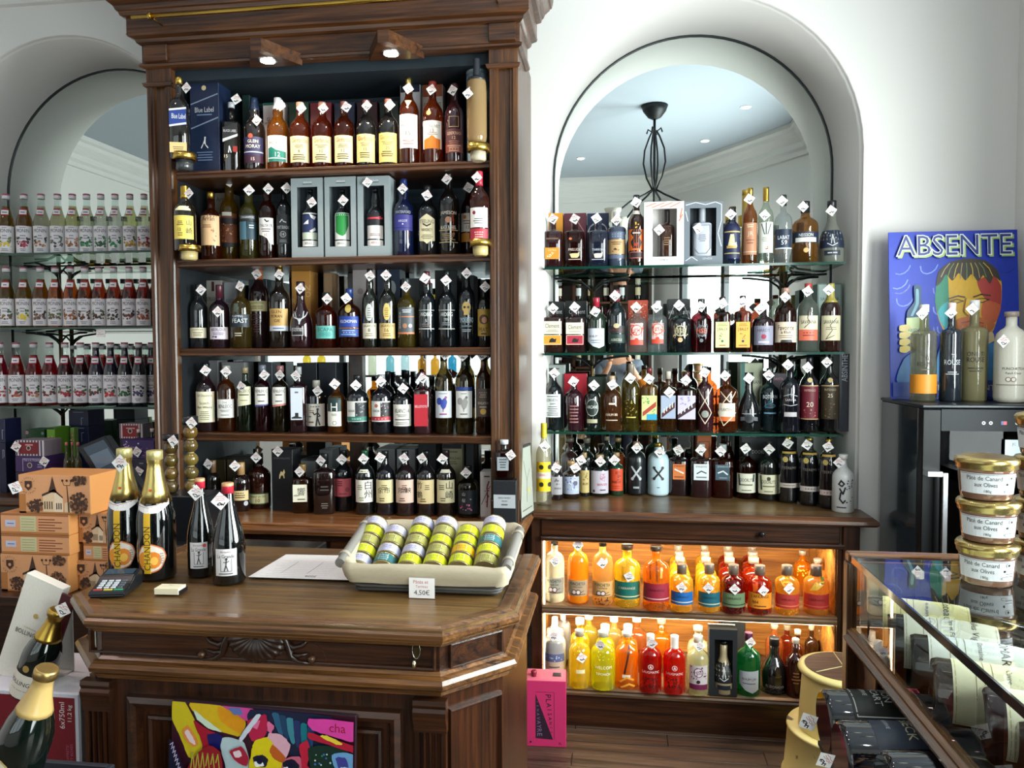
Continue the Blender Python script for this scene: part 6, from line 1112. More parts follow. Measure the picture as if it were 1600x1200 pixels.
crow([
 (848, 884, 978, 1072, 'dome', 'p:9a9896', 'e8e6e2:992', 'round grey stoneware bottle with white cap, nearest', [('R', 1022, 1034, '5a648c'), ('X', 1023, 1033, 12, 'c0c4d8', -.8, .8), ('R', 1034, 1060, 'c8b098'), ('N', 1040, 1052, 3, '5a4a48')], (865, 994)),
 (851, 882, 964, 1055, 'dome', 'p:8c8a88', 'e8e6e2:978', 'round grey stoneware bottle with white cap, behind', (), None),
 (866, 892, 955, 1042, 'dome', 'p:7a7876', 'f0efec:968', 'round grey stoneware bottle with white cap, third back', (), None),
 (888, 923, 984, 1077, 'arr', 'b:f8e03c', 'b0a490:993:s', 'yellow lemon rum bottle with small paper sticker', [('R', 1046, 1052, 'ece4b0', -.3, .5), ('X', 1000, 1030, 16, 'f0e04c/c8a414', -.8, .8)], (909, 1028)),
 (923, 963, 986, 1080, 'arr', 'b:e0e428', 'b0b0a0:994:s', 'acid-yellow rum bottle with white printed name', [('T', 'WELCOM', 1043, 5, 'fafae8', 0, 1.5), ('T', 'TIPONCH', 1053, 4, 'fafae8', 0, 1.3), ('X', 1010, 1034, 18, 'f4f46c/b8bc14', -.8, .8)], (938, 1008)),
 (962, 999, 987, 1082, 'arr', 'b:f09c24', 'c8c0b0:994:s', 'orange-peel rum bottle with cinnamon stick', [('S', '3a1c0c', 3, [(.2, 1012), (.05, 1030), (-.2, 1052)]), ('R', 1054, 1059, 'f0e4c8', -.4, .3), ('S', 'f0a83c', 3, [(-.6, 1066), (0, 1058), (.6, 1062)]), ('S', 'f0a83c', 3, [(-.5, 1074), (.2, 1068), (.7, 1072)])], None),
 (1000, 1036, 991, 1084, 'arr', 'b:b81808', 'f0ece4:1010', 'red berry rum bottle with white foil and round emblem', [('O', 1042, 4.5, 'f0e4e0', 0), ('O', 1042, 3.6, 'a01810', 0), ('G', 'f0e4e0', [(-.12, 1044), (0, 1039), (.12, 1044)]), ('T', 'LAUGMATIC', 1050, 4, 'f0dcd8', 0, 1.6), ('X', 1058, 1074, 44, '1c0808/3a100c', -.85, .85)], (1019, 1005)),
 (1038, 1074, 993, 1086, 'arr', 'b:d02408', 'f0ece4:1012', 'scarlet berry rum bottle with white foil, second of two', [('O', 1044, 4.5, 'f0e4e0', 0), ('O', 1044, 3.6, 'b02010', 0), ('G', 'f0e4e0', [(-.12, 1046), (0, 1041), (.12, 1046)]), ('T', 'LAUGMATIC', 1053, 4, 'f0dcd8', 0, 1.6), ('X', 1060, 1075, 44, '1c0808/3a100c', -.85, .85)], None),
 (1075, 1112, 993, 1088, 'squat', 'b:d8dcb8', 'd0ccc0:1003:s', 'clear rum bottle with violet ornate label', [('R', 1040, 1077, 'c8c0c0', -.75, .75), ('O', 1051, 8, '6a2450', 0, 8), ('O', 1051, 6.8, 'e0d4d8', 0, 6.8), ('T', 'HSE', 1051, 6, '5a1c44', 0, .9), ('X', 1041, 1062, 16, '6a2450', -.7, .7), ('R', 1069, 1077, '6a1c44', -.75, .75), ('O', 1065, 3, '3a1028')], (1093, 1010)),
 (1155, 1192, 988, 1089, 'squat', 'b:1c8048', '5a2444:1001', 'green rum bottle with silver wraparound label', [('G', 'b8bcc4', [(-.9, 1050), (.9, 1048), (.9, 1078), (.3, 1083), (-.3, 1079), (-.9, 1070)]), ('T', 'RHUM J.M', 1062, 5, '5a2430', 0, 1.4), ('N', 1066, 1070, 1, '7a7c84')], (1173, 1004)),
 (1192, 1236, 996, 1097, 'bell', 'd:0c0d0f', '15161a:1008', 'broad black cone-shaped bottle beside the green one', [('O', 1082, 8, '2c2e32'), ('O', 1082, 5, '111215'), ('T', 'EL DORADO', 1073, 4, '9a9c9c', 0, 1.3), ('G', '3c3e44', [(-.75, 1080), (-.35, 1079), (-.35, 1086), (-.7, 1088)]), ('G', '3c3e44', [(.75, 1080), (.35, 1079), (.35, 1086), (.7, 1088)])], None),
 (1234, 1262, 998, 1092, 'squat', 'b:4a1808', 'c0b8a8:1005:s', 'dark brown rum bottle beside the step stool', [('N', 1050, 1070, 4, '8a5a3c', -.5, .5)], None),
], z, WB, LC)
rows2 = [
 (890, 922, 966, 1062, 'yellow rum bottle behind the stickered lemon one', 'e0c024'), (905, 935, 958, 1045, 'pale yellow rum bottle, third row behind the lemon one', 'd8c850'),
 (930, 962, 976, 1066, 'yellow rum bottle behind the acid-yellow one', 'd8cc30'), (945, 975, 962, 1050, 'creamy yellow rum bottle, third row', 'd8c070'),
 (966, 998, 976, 1066, 'peach-coloured rum bottle behind the orange-peel one', 'd89038'), (980, 1012, 962, 1052, 'rose-amber rum bottle with white foil, third row', 'c87838'),
 (1018, 1052, 966, 1052, 'wide decanter of orange cubes behind the red bottles', 'e08c1c'),
 (1076, 1110, 978, 1070, 'pale bottle behind the violet-labelled one', 'd0d4b0'),
 (1200, 1228, 974, 1060, 'pink-gold bottle behind the black cone-shaped one', 'c8783c'), (1222, 1246, 976, 1064, 'ruby-brown bottle behind the dark brown one', '9a3c1c'),
 (1240, 1262, 984, 1078, 'amber-brown bottle behind the step stool', '6a2c10'), (1262, 1284, 976, 1066, 'brown bottle against the cabinet end', '5a3418'), (1278, 1300, 984, 1070, 'chestnut bottle last against the cabinet end', '4a2814')]
for x0, x1, tp, bs, d, c in rows2:
    bottle(x0, x1, tp, 'arr' if x0 != 1018 else 'squat', 'b:' + c, 'e8e4d4:%d:s' % (tp + 9) if x0 < 1000 else '9a8a74:%d:s' % (tp + 8), d + WB, [('X', (tp + bs) // 2 + 5, bs - 14, 14, 'f0b040/c8841c', -.7, .7)] if x0 == 1018 else (), None, base=bs, z=z, group='bottles in the back rows of the lower lit shelf', seg=14)
display_box(1112, 1155, 984, '1b2024', 'black carton with bottle-shaped cut-out on the lower lit shelf', (1120, 1148, 1000, 1076), at(1133, 1088, Z=BOT).y, BOT, .07, (), None)
yb_ = at(1133, 1088, Z=BOT).y
bottle(1117, 1151, 1001, 'bell', 'f:e8d4a8', '14161a:1006', 'frosted bottle with ship label inside the black carton', [('R', 1038, 1068, '15181c', -.95, .95), ('S', 'c9ccd0', 1.4, [(-.4, 1060), (0, 1064), (.4, 1060)]), ('S', 'c9ccd0', 1.4, [(-.1, 1060), (0, 1044), (.15, 1060)]), ('R', 1071, 1078, '17202e', -.6, .6)], None, Y=yb_ + .036, z=BOT + .004, group=LC)
o = carton(1130, 1168, 972, '14181c', 'plain black gift box at the back of the lower lit shelf', (), Y=3.44, z=BOT, dep=.07)

def syrup(pc, w, top, base, liq, ill, label, Yv, zv, grp):
    H_ = base - top
    y = lambda f: top + H_ * f
    els = [('R', y(.52), y(.965), 'e6e2e6', -.93, .93), ('N', y(.535), y(.56), 1, '8a8490', -.4, .4), ('T', 'MONIN', y(.60), H_ * .062, '2a2228', 0, 1.55), ('N', y(.66), y(.75), 2, '9a94a0', -.35, .35)]
    c1, c2 = ill
    els += [('X', y(.78), y(.86), 16, c1, -.75, .75, 1.7), ('X', y(.70), y(.80), 8, c2, .35, .8, 1.3), ('X', y(.70), y(.80), 7, c2, -.8, -.45, 1.3), ('R', y(.225), y(.25), '9c1c30', -.42, .42), ('R', y(.25), y(.325), 'eae6ea', -.44, .44), ('R', y(.325), y(.345), '9c1c30', -.46, .46), ('N', y(.27), y(.31), 1, '6a5a6a', -.3, .3), ('N', y(.89), y(.94), 2, '8a8490', -.45, .45)]
    t = bottle(pc - w / 2, pc + w / 2, top, 'cyl', 'a:' + liq if liq[0] != '!' else 'd:' + liq[1:], 'e8e2e6/a8586c:%.1f' % y(.085), label, els, None, Y=Yv, z=zv, group=grp, level=0.80, name='syrup_bottle', hw=.93)
    R = None
    return t
FL = [('d8b820/e8cc40', '6a7a4a'), ('8a1c3a/b03050', '3a2a2a'), ('8a5a3c/c89060', '2a3a2a'), ('4a4048/d8d4d8', '5a6a5a'), ('b07a50/8a5434', 'c09070'), ('1c6a3c/3c8a50', '2c6a3c'), ('3c6a44/1c4a2c', '4a7a54'), ('1c7a44/2c8a5c', '2c6a3c'), ('c8a040/a07a30', '5a6a2c'), ('c0904c/8a3a3c', '8a1c2c')]
sN = 'syrup bottles on the highest glass shelf'
L1 = [(-6, '9a8420'), (18, 'a8842c'), (46, '9a6a1c'), (72.5, 'b8b49c'), (98, 'b4b08c'), (121, 'a8a878'), (143, 'b8bca4'), (165, 'bcc0b0'), (187, 'c0c4b8'), (210, 'c0c48c'), (232, 'c4c8a8')]
D1 = ['dull gold syrup bottle cut off at the edge', 'golden syrup bottle with yellow lemons drawn', 'amber syrup bottle with cherries drawn', 'milky syrup bottle with almonds drawn', 'milky syrup bottle with coconut drawn', 'pale syrup bottle with peach-toned label', 'clear syrup bottle with green mint drawn', 'clear syrup bottle with aloe drawn', 'clear syrup bottle with dark green leaves', 'pale green syrup bottle with flowers drawn', 'clear syrup bottle with a red rose drawn']
for i, ((x, c), d) in enumerate(zip(L1, D1)):
    syrup(x, 24.5 - i * .25, 303 + (.0 if i else 0), 398, c, FL[(i - 1) % 10], d + ', %s on the highest shelf' % ORD[i], 3.33, GL[0], sN)
L2 = [(-9, '9a7a20'), (15, 'a07c28'), (42, 'a87c1c'), (68, '9a5c1c'), (91, 'a85c28'), (115, '9a4a18'), (137, '8a3a14'), (159, '8a3414'), (182, '84301a'), (206, '7a2414'), (228, '701c14'), (247, '681814')]
D2 = ['gold', 'golden', 'bright golden', 'brown-gold', 'copper', 'amber-brown', 'hazelnut-brown', 'coffee-brown', 'reddish-brown', 'chestnut-red', 'dark red-brown', 'deepest red-brown']
I2 = [('a0843c', '5a6a3c'), ('8a6a3c/4a3c2c', '3a5a3c'), ('d8b820/e8cc40', '4a6a3c'), ('5a3c34/8a6a5c', '3a2a24'), ('6a5c44', '5a7a4a'), ('b0703c/8a4a24', '8a5a3c'), ('4a2818/6a3c24', '5a4434'), ('3a1c14/5a3020', '4a5a34'), ('2c2018/5a4a3c', '2c2018'), ('5a2c24/7a3c34', '4a3c3c'), ('b05a34/8a4024', '5a3c2c'), ('8a4a34', '5a3c2c')]
for i, ((x, c), d) in enumerate(zip(L2, D2)):
    syrup(x, 24.5 - i * .2, 417, 512, c, I2[i], d + ' syrup bottle, %s on the middle shelf' % ORD[i], 3.33, GL[1], 'syrup bottles on the middle glass shelf')
L3 = [(1, 'b01c3c'), (27, 'c02814'), (54, 'b0101c'), (79, '84101c'), (103, '5c0c1c'), (127, '500c20'), (151, '!1c0c24'), (174, '!140c24'), (196, '!10101c'), (218, '!0e0e1c'), (238, '!10101e'), (256, '!0e0e1a')]
D3 = ['pink-red', 'orange-red', 'bright red', 'cherry-red', 'garnet', 'dark garnet', 'plum-black', 'black with red strawberry drawn,', 'black with green leaves drawn,', 'black with grapes drawn,', 'black with dark berries drawn,', 'black half-hidden']
I3 = [('b02a2a', '8a2a2a'), ('b05a3c/8a2c24', '2c4a34'), ('c08a6a/b03c3c', '3c5a3c'), ('6a2c24/8a4434', '3a3a34'), ('8a1c2c/b02c3c', '3c6a3c'), ('8a1c2c/b02c3c', '3c6a3c'), ('8a2c2c/3c2c2c', '3c5a3c'), ('b02424/c83434', '3c4a34'), ('2c6a34/1c4a24', '2c4a2c'), ('2c2c54/4a3c6a', '2c3c4a'), ('24244a/4a3c6a', '2c2c4a'), ('24244a', '2c2c3a')]
for i, ((x, c), d) in enumerate(zip(L3, D3)):
    syrup(x, 24.5 - i * .2, 535, 633, c, I3[i], ('%s syrup bottle, %s on the lowest syrup shelf' % (d, ORD[i])) if ',' not in d else 'syrup bottle %s %s on the lowest syrup shelf' % (d, ORD[i]), 3.33, GL[2], 'syrup bottles on the lowest glass shelf')
for i, x in enumerate((116, 138, 162, 184, 206, 228)):
    bottle(x - 11, x + 11, 540, 'cyl', 'a:9a1c24', 'c8c4c8:546', 'red syrup bottle in the second row behind the %s dark bottle' % ORD[i], (), None, Y=3.45, z=GL[2], level=.8, name='syrup_bottle', seg=14, group='syrup bottles in the second row of the lowest shelf')
c = at(154, 521, Y=3.20); t = thing('shelf_price_card', 'small white handwritten price card clipped under the middle syrup shelf', 'card', (c.x, 3.215, c.z))
F = Flat(); F.rect(-.022, .022, -.016, .016, PAPER); F.layer(); scribble(F, 0, .006, .032, .008, REDINK, rt_, 1, .0012); scribble(F, 0, -.006, .03, .011, INK, rt_, 1, .0014)
obj('print', F.bm(planar()), F.mats, t); obj('card', mbox(-.022, .022, .0005, .0015, -.016, .016), PAPER, t)

def goods(x0, x1, y0, y1, c, label, els=(), Y=3.2, dep=.1, tg=None, nm='goods_box', cat='box', bottom=None, group=None):
    pc = (x0 + x1) / 2; zb = at(pc, y1, Y=Y).z if bottom is None else bottom
    return carton(x0, x1, y0, c, label, els, Y=Y, z=zb, dep=dep, name=nm, cat=cat, tg=tg, group=group)
g1 = [('R', 689, 691, '5a2434', -.95, .95)]
def ging(x0, x1, y0, y1, red, dk):
    e = [('R', y0, y1, 'e0d8dc', -.97, .97)]
    for i in range(9): e.append(('R', y0, y1, dk, -.95 + i * .215, -.95 + i * .215 + .1))
    e += [('R', y0 + (y1 - y0) * .12, y1 - (y1 - y0) * .12, red, -.72, .62), ('O', (y0 + y1) / 2, 4, 'd8c8b8', -.05, 4), ('O', (y0 + y1) / 2, 2.8, '3a2420', -.05, 3), ('N', y0 + 5, y0 + 9, 1, 'e0b0b0', -.4, .4)]
    return e
GN = 'sweet boxes on the syrup niche counter'
goods(17, 71, 738, 0, '2a2038', 'dark box under the violet one behind the stacked postcards boxes', (), 3.12, .12, bottom=LZ, group=GN)
zA = at(44, 738, Y=3.12).z
goods(17, 71, 713, 0, '3c2058', 'violet tin with round chestnut medallion, under the gingham one', [('S', 'b8a8c8', 1, [(-.5, 736), (-.5, 717), (.9, 717), (.9, 736)]), ('T', 'Thé à la Violette', 719, 3.5, 'd0c4dc', .1, 1.1), ('O', 727, 4.5, 'c8b8c8', -.05, 4.5), ('O', 727, 3.4, '4a3a28', -.05, 3.4), ('N', 724, 731, 2, 'a090b8', .4, .8)], 3.12, .12, (69, 721), 'tea_tin', 'tin', zA + .001, GN)
zB = at(44, 713, Y=3.12).z
goods(18, 69, 688, 0, '8a7a84', 'red gingham sweet box on the violet tin', ging(18, 69, 688, 712, '7a1420', '4a3a54'), 3.12, .11, (25, 698), bottom=zB + .001, group=GN)
goods(36, 69, 671, 0, '1c4a28', 'dark green box behind the gingham sweet box', [('O', 677, 2.5, '8a9a9c', .8), ('O', 676, 3, 'c08ab0', -.85)], 3.34, .10, bottom=LZ, group=GN)
goods(70, 84, 668, 0, '6aa028', 'bright green carton with dark lid and pink flowers', [('R', 668, 671, '1c3a1c', -.97, .97), ('X', 682, 700, 20, 'd8748c/e8c8c0/c84a5c', -.8, .5)], 3.28, .10, bottom=LZ, group=GN)
goods(104, 138, 666, 0, '14143c', 'midnight-blue tin, lower of two beside the shelf post', [('S', 'a8acc8', .8, [(.3, 690), (.3, 676), (.5, 676)]), ('N', 668, 670, 1, '8a90b8', -.8, .8)], 3.40, .12, bottom=LZ, nm='tea_tin', cat='tin', group=GN)
goods(104, 138, 641, 0, '14143c', 'midnight-blue tin, upper of two beside the shelf post', [('S', 'a8acc8', .8, [(.3, 664), (.3, 653), (.5, 653)]), ('N', 643, 645, 1, '8a90b8', -.8, .8)], 3.40, .12, bottom=at(121, 666, Y=3.40).z + .001, nm='tea_tin', cat='tin', group=GN)
goods(107, 114, 668, 0, '6a8a3c', 'slim green leaflet box with red flowers', [('X', 678, 690, 8, 'c84a5c/e8c8c0', -.7, .7)], 3.33, .03, bottom=LZ, group=GN)
goods(-6, 6, 692, 0, '12143a', 'dark blue tin at the picture edge, lower', [('S', 'a8acc8', .8, [(.2, 716), (.2, 703), (.6, 703), (.6, 714)])], 3.18, .1, bottom=LZ, nm='tea_tin', cat='tin', group=GN)
goods(-6, 6, 655, 0, '12143a', 'dark blue tin at the picture edge, upper', [('S', 'a8acc8', .8, [(.2, 686), (.2, 672), (.6, 672)])], 3.18, .1, bottom=at(0, 692, Y=3.18).z + .001, nm='tea_tin', cat='tin', group=GN)
goods(183, 223, 685, 0, '2a1c34', 'dark box holding up the small gingham box', (), 3.30, .08, bottom=LZ, group=GN)
goods(183, 223, 662, 0, '8a7a84', 'small red gingham box near the cabinet post', ging(183, 223, 662, 685, '8a1420', '8a4a54'), 3.30, .08, bottom=at(203, 685, Y=3.30).z + .001, group=GN)
goods(205, 240, 717, 0, '1c1430', 'deep violet tin below the flowered violet one', [('N', 722, 726, 1, '8a7ca0', -.6, 0)], 3.12, .1, (216, 737), 'tea_tin', 'tin', LZ, GN)
goods(187, 241, 688, 0, '34185c', 'violet flowered tea tin near the cabinet post', [('X', 690, 702, 12, 'a88cb8/d0b8d8', -.95, -.6), ('X', 700, 712, 10, '8a6aa0', .1, .6), ('T', 'Violette', 699, 3.5, 'a890c0', -.45, .5), ('O', 693, 1.2, 'f0f0f0')], 3.12, .1, (214, 706), 'tea_tin', 'tin', at(214, 717, Y=3.12).z + .001, GN)
for i, x in enumerate((101, 110, 119)):
    bottle(x - 5, x + 5, 691, 'squat', 'a:9a8a5c', 'c86a6c:696:s', 'small clear jar with pink lid, %s of three' % ORD[i], (), None, Y=3.12, z=LZ, seg=12, name='small_jar', cat='jar', group='small pink-lidded jars on the niche counter')
for i, (x, y) in enumerate(((215, 670), (236, 669), (255, 668))):
    bottle(x - 6, x + 6, y, 'cyl', 'a:3a2c1c', 'e0d4cc/b0343c:%d' % (y + 6), 'small bottle with white and red cap, %s of three by the post' % ORD[i], (), None, Y=3.24, z=LZ, seg=12, name='small_bottle', group='small white-capped bottles by the cabinet post') if x != 255 else None
CZ = 0.97
ct = thing('sales_counter', 'carved dark oak sales counter with chamfered corners and shell ornament', 'counter', (0, 0, 0))
OUT = [(-1.307, 2.17), (-1.307, 1.675), (-1.172, 1.542), (-0.362, 1.548), (-0.222, 1.69), (-0.222, 2.17)]
bm = bmesh.new(); prism(bm, OUT, 'Z', CZ - 0.030, CZ - 0.003)
obj('top_board', bm, TOPX, ct)
bm = bmesh.new()
sweep(bm, OUT, [(-0.075, CZ - 0.0031), (-0.046, CZ - 0.0031), (-0.044, CZ), (-0.018, CZ + 0.001), (-0.004, CZ - 0.004), (0.0045, CZ - 0.013), (0.005, CZ - 0.022), (-0.002, CZ - 0.032), (-0.012, CZ - 0.037), (-0.016, CZ - 0.043), (-0.075, CZ - 0.043)])
obj('top_moulding', bm, wood('nosing', '2c180c', '8a5c30', 'X', 1, .25, .4), ct)
bm = bmesh.new(); ins = 0.028
def inset(path, d):
    return path
def loop_prism(o, z0, z1, mat, nm):
    bm = bmesh.new(); sweep(bm, OUT, [(-0.2, z0), (o, z0), (o, z1), (-0.2, z1)]); return obj(nm, bm, mat, ct)
loop_prism(-0.034, 0.862, CZ - 0.04, DOX, 'drawer_frieze')
bm = bmesh.new()
sweep(bm, OUT, [(-0.2, 0.866), (-0.030, 0.866), (-0.024, 0.860), (-0.008, 0.856), (-0.002, 0.848), (-0.004, 0.838), (-0.014, 0.832), (-0.018, 0.828), (-0.022, 0.818), (-0.034, 0.812), (-0.2, 0.812)])
obj('mid_moulding', bm, wood('nosing', '2c180c', '8a5c30', 'X', 1, .25, .4), ct)
loop_prism(-0.036, 0.12, 0.815, DOZ, 'body')
bm = bmesh.new(); sweep(bm, OUT, [(-0.2, 0.0), (-0.012, 0.0), (-0.012, 0.10), (-0.03, 0.12), (-0.2, 0.12)]); obj('plinth', bm, DOX, ct)
FY = 1.5815    # front plane of the frieze/body
def raised(name, x0, x1, z0, z1, y=FY, m=DOX, t=0.006, w=0.010):
    """moulded frame around a sunk panel"""
    bm = bmesh.new(); p = [(x0, z0), (x1, z0), (x1, z1), (x0, z1)]
    prof = [(0, 0.004), (0.002, -t), (w * .4, -t * 1.3), (w * .7, -t), (w, 0.004)]
    rings = []
    for d, yy in prof:
        rings.append([bm.verts.new((q[0] + (d if i in (0, 3) else -d), y + yy, q[1] + (d if i in (0, 1) else -d))) for i, q in enumerate(p)])
    for a, b in zip(rings, rings[1:]):
        for i in range(4): bm.faces.new((a[i], a[(i + 1) % 4], b[(i + 1) % 4], b[i]))
    bmesh.ops.recalc_face_normals(bm, faces=bm.faces)
    return obj(name, bm, m, ct)
raised('frieze_panel', at(140, 1000, Y=FY).x, at(682, 1000, Y=FY).x, 0.868, 0.926)
xa, xb = at(204, 1079, Y=FY).x, at(630, 1100, Y=FY).x; zt_ = at(204, 1079, Y=FY).z - .004
raised('door_frame', xa, xb, 0.16, zt_, t=0.018, w=0.034, m=DOX)
raised('door_panel', xa + .045, xb - .045, 0.2, zt_ - .045, t=0.010, w=0.018, m=DOZ)
for x in (at(158, 1100, Y=FY).x, at(674, 1100, Y=FY).x):
    w = .034; pr = [(x - w, FY + .004), (x - w, FY - .012)]
    n = 4
    for i in range(n):
        a = x - w + .008 + i * (2 * w - .016) / n; g = (2 * w - .016) / n
        pr += [(a + .002, FY - .012), (a + g * .3, FY - .004), (a + g * .7, FY - .004), (a + g - .002, FY - .012)]
    pr += [(x + w, FY - .012), (x + w, FY + .004)]
    bm = bmesh.new(); prism(bm, pr, 'Z', .16, .745); p_ = obj('pilaster', bm, DOZ, ct)
    bm = bmesh.new(); prism(bm, [(FY + .003, .81), (FY - .020, .81), (FY - .022, .80), (FY - .018, .792), (FY - .024, .785), (FY - .020, .765), (FY - .014, .75), (FY - .014, .738), (FY + .003, .738)], 'X', x - w - .002, x + w + .002)
    obj('corbel', bm, DOX, p_)
def angled(name, a, b, z0, z1, m, o=-.036):
    d = (Vector(b) - Vector(a)); L = d.length; d.normalize(); n = Vector((d.y, -d.x)); s = Vector(a) + n * (o + .002)
    M = Matrix.Translation((s.x, s.y, 0)) @ Matrix.Rotation(math.atan2(d.y, d.x), 4, 'Z')
    bm = bmesh.new(); x0, x1 = .035, L - .02; p = [(x0, z0), (x1, z0), (x1, z1), (x0, z1)]; rings = []
    for dd, yy in ((0, .004), (.002, -.007), (.006, -.008), (.012, .003)):
        rings.append([bm.verts.new(M @ Vector((q[0] + (dd if i in (0, 3) else -dd), yy, q[1] + (dd if i in (0, 1) else -dd)))) for i, q in enumerate(p)])
    for u, v in zip(rings, rings[1:]):
        for i in range(4): bm.faces.new((u[i], u[(i + 1) % 4], v[(i + 1) % 4], v[i]))
    bmesh.ops.recalc_face_normals(bm, faces=bm.faces); return obj(name, bm, m, ct)
for a, b in ((OUT[3], OUT[4]), (OUT[1], OUT[2])):
    angled('corner_panel', a, b, .868, .926, DOX, -.034); angled('corner_panel', a, b, .2, .78, DOZ)
def PX(px, py, lift=0): p = at(px, py, Y=FY - lift); return p
car = obj('shell_ground', (lambda bm: (prism(bm, [(at(300, 1000, Y=FY).x, .868), (at(512, 1000, Y=FY).x, .868), (at(505, 1000, Y=FY).x, .90), (at(490, 1000, Y=FY).x, .922), (at(480, 1000, Y=FY).x, .929), (at(330, 1000, Y=FY).x, .929), (at(318, 1000, Y=FY).x, .922), (at(306, 1000, Y=FY).x, .90)], 'Y', FY - .003, FY + .002), bm)[1])(bmesh.new()), DOX, ct)
CARV = P('2a160a', .35, coat=.3)
bm = bmesh.new(); c0 = PX(402, 992); S = 1.0 / FPX * depth(c0)
NA, NR = 60, 8; grid = []
for i in range(NA + 1):
    a = math.pi * (1.06 * i / NA - .03); rib = .5 + .5 * math.cos(i / NA * 12 * 2 * math.pi); col = []
    Rm = (1 + .05 * rib) * 1.0
    for j in range(NR + 1):
        t_ = .12 + .88 * j / NR
        x = -math.cos(a) * 51 * t_ * Rm; y = math.sin(a) * 42 * t_ * Rm
        h = .004 + .012 * math.sin(t_ * math.pi * .92) + .0035 * rib * t_
        if j == NR: h = .002
        col.append(bm.verts.new((c0.x + x * S, FY - h, c0.z - (y + 0) * S)))
    grid.append(col)
for i in range(NA):
    for j in range(NR):
        f = bm.faces.new((grid[i][j], grid[i][j + 1], grid[i + 1][j + 1], grid[i + 1][j])); f.smooth = True
bmesh.ops.recalc_face_normals(bm, faces=bm.faces)
obj('shell', bm, CARV, car)
def spiral(cx, cy, r, s, turns=1.4, a0=0):
    return [(cx + s * r * (1 - .75 * k / 16) * math.cos(a0 + turns * 2 * math.pi * k / 16), cy - r * (1 - .75 * k / 16) * math.sin(a0 + turns * 2 * math.pi * k / 16)) for k in range(17)]
for s in (-1, 1):
    for pts, w in ((spiral(401 + s * 20, 998, 11, s, 1.3, -1.2), 3.0), ([(401, 985), (401 + s * 24, 981), (401 + s * 42, 990), (401 + s * 50, 1008), (401 + s * 54, 1024), (401 + s * 66, 1032), (401 + s * 84, 1033)], 4.2),
                   ([(401 + s * 46, 1000), (401 + s * 58, 1010), (401 + s * 72, 1006), (401 + s * 80, 996)], 3.4), ([(401 + s * 54, 1020), (401 + s * 66, 1022), (401 + s * 80, 1018)], 2.8), ([(401 + s * 38, 992), (401 + s * 47, 1006), (401 + s * 49, 1022)], 2.6)):
        bm = bmesh.new(); P3 = [PX(x, y + (x - 401) * .04, .007) for x, y in pts]; n_ = len(P3)
        tube(bm, P3, w * S, 8, rs=[w * 1.5 * S * (1.0 - .55 * abs(2 * k / (n_ - 1) - .8)) for k in range(n_)]); obj('scroll', bm, CARV, car)
    for x, y in ((401 + s * 86, 1026), (401 + s * 80, 994)):
        bm = bmesh.new(); bmesh.ops.create_uvsphere(bm, u_segments=12, v_segments=8, radius=6 * S, matrix=Matrix.Translation(PX(x, y + (x - 401) * .04, .008))); obj('bead', bm, P('4a2c14', .3, coat=.3), car, smooth=True)
k0 = PX(651, 1013, .004); e_ = thing('drawer_key', 'bright brass escutcheon with key in the counter drawer', 'key', (k0.x, FY, k0.z))
bm = bmesh.new(); bmesh.ops.create_circle(bm, segments=20, radius=1, cap_ends=True)
for v in bm.verts: v.co = Vector((v.co.x * 8 * S, -.003, v.co.y * 17 * S))
r_ = bmesh.ops.extrude_face_region(bm, geom=bm.faces[:]);
for v in [q for q in r_['geom'] if isinstance(q, bmesh.types.BMVert)]: v.co.y += .006
bmesh.ops.recalc_face_normals(bm, faces=bm.faces); obj('escutcheon', bm, P('6a5a3c', .3, metal=.9), e_)
bm = bmesh.new(); tube(bm, [(S * 6 * math.sin(a), -.008, -S * 2 + S * 13 * math.cos(a)) for a in [k * math.pi / 8 for k in range(17)]], .0009, 6); obj('ring', bm, P('d8d8c8', .2, metal=1), e_)
bm = bmesh.new(); lathe(bm, [(.0035, -.006), (.0045, 0), (.0035, .010)], 10, M=Matrix.Translation((-S * 3, -.010, -S * 24))); obj('key_bow', bm, P('e0dcb8', .2, metal=1), e_)
xa, xb = at(271, 1110, Y=FY - .03).x, at(556, 1110, Y=FY - .03).x; za = at(271, 1097, Y=FY - .03).z
pt = thing('canvas_painting', 'vivid pop-style portrait canvas leaning on the counter front', 'painting', ((xa + xb) / 2, FY - .034, za), 0)
pt.rotation_euler = (rad(-1.0), rad(1.2), 0)
Wp = xb - xa; Hp = .50
obj('canvas', mbox(-Wp / 2, Wp / 2, 0, .014, -Hp, 0, bev=.001), P('2a1420', .6), pt)
F = Flat(); sc = Wp / 285.0
def pp(pts, c, rough=.35):
    pts = [(min(556, max(271, x)), max(1102, y)) for x, y in smooth(pts, 5, .55)]
    F.poly([((x - 413.5) * sc, -(y - 1102) * sc) for x, y in pts], P(c, rough, coat=.3)); F.layer()
F.rect(-Wp / 2, Wp / 2, -Hp, 0, P('33101e', .35, coat=.3)); F.layer()
pp([(271, 1102), (292, 1102), (318, 1150), (320, 1180), (310, 1186), (298, 1184), (282, 1150), (271, 1130)], 'c8b41c')
pp([(300, 1102), (348, 1102), (388, 1122), (380, 1146), (352, 1142), (322, 1126), (304, 1114)], 'd0ac1a')
pp([(345, 1104), (386, 1121), (380, 1142), (350, 1126)], 'd88f14')
pp([(306, 1112), (330, 1128), (352, 1142), (330, 1138), (312, 1126)], 'c8d8c0')
pp([(288, 1146), (296, 1136), (306, 1146), (314, 1162), (306, 1168), (294, 1160)], 'd8843c')
pp([(292, 1148), (297, 1142), (306, 1154), (310, 1164), (302, 1162)], 'e0c8c8')
pp([(306, 1128), (330, 1140), (352, 1150), (340, 1170), (324, 1172), (316, 1150)], '9c1428')
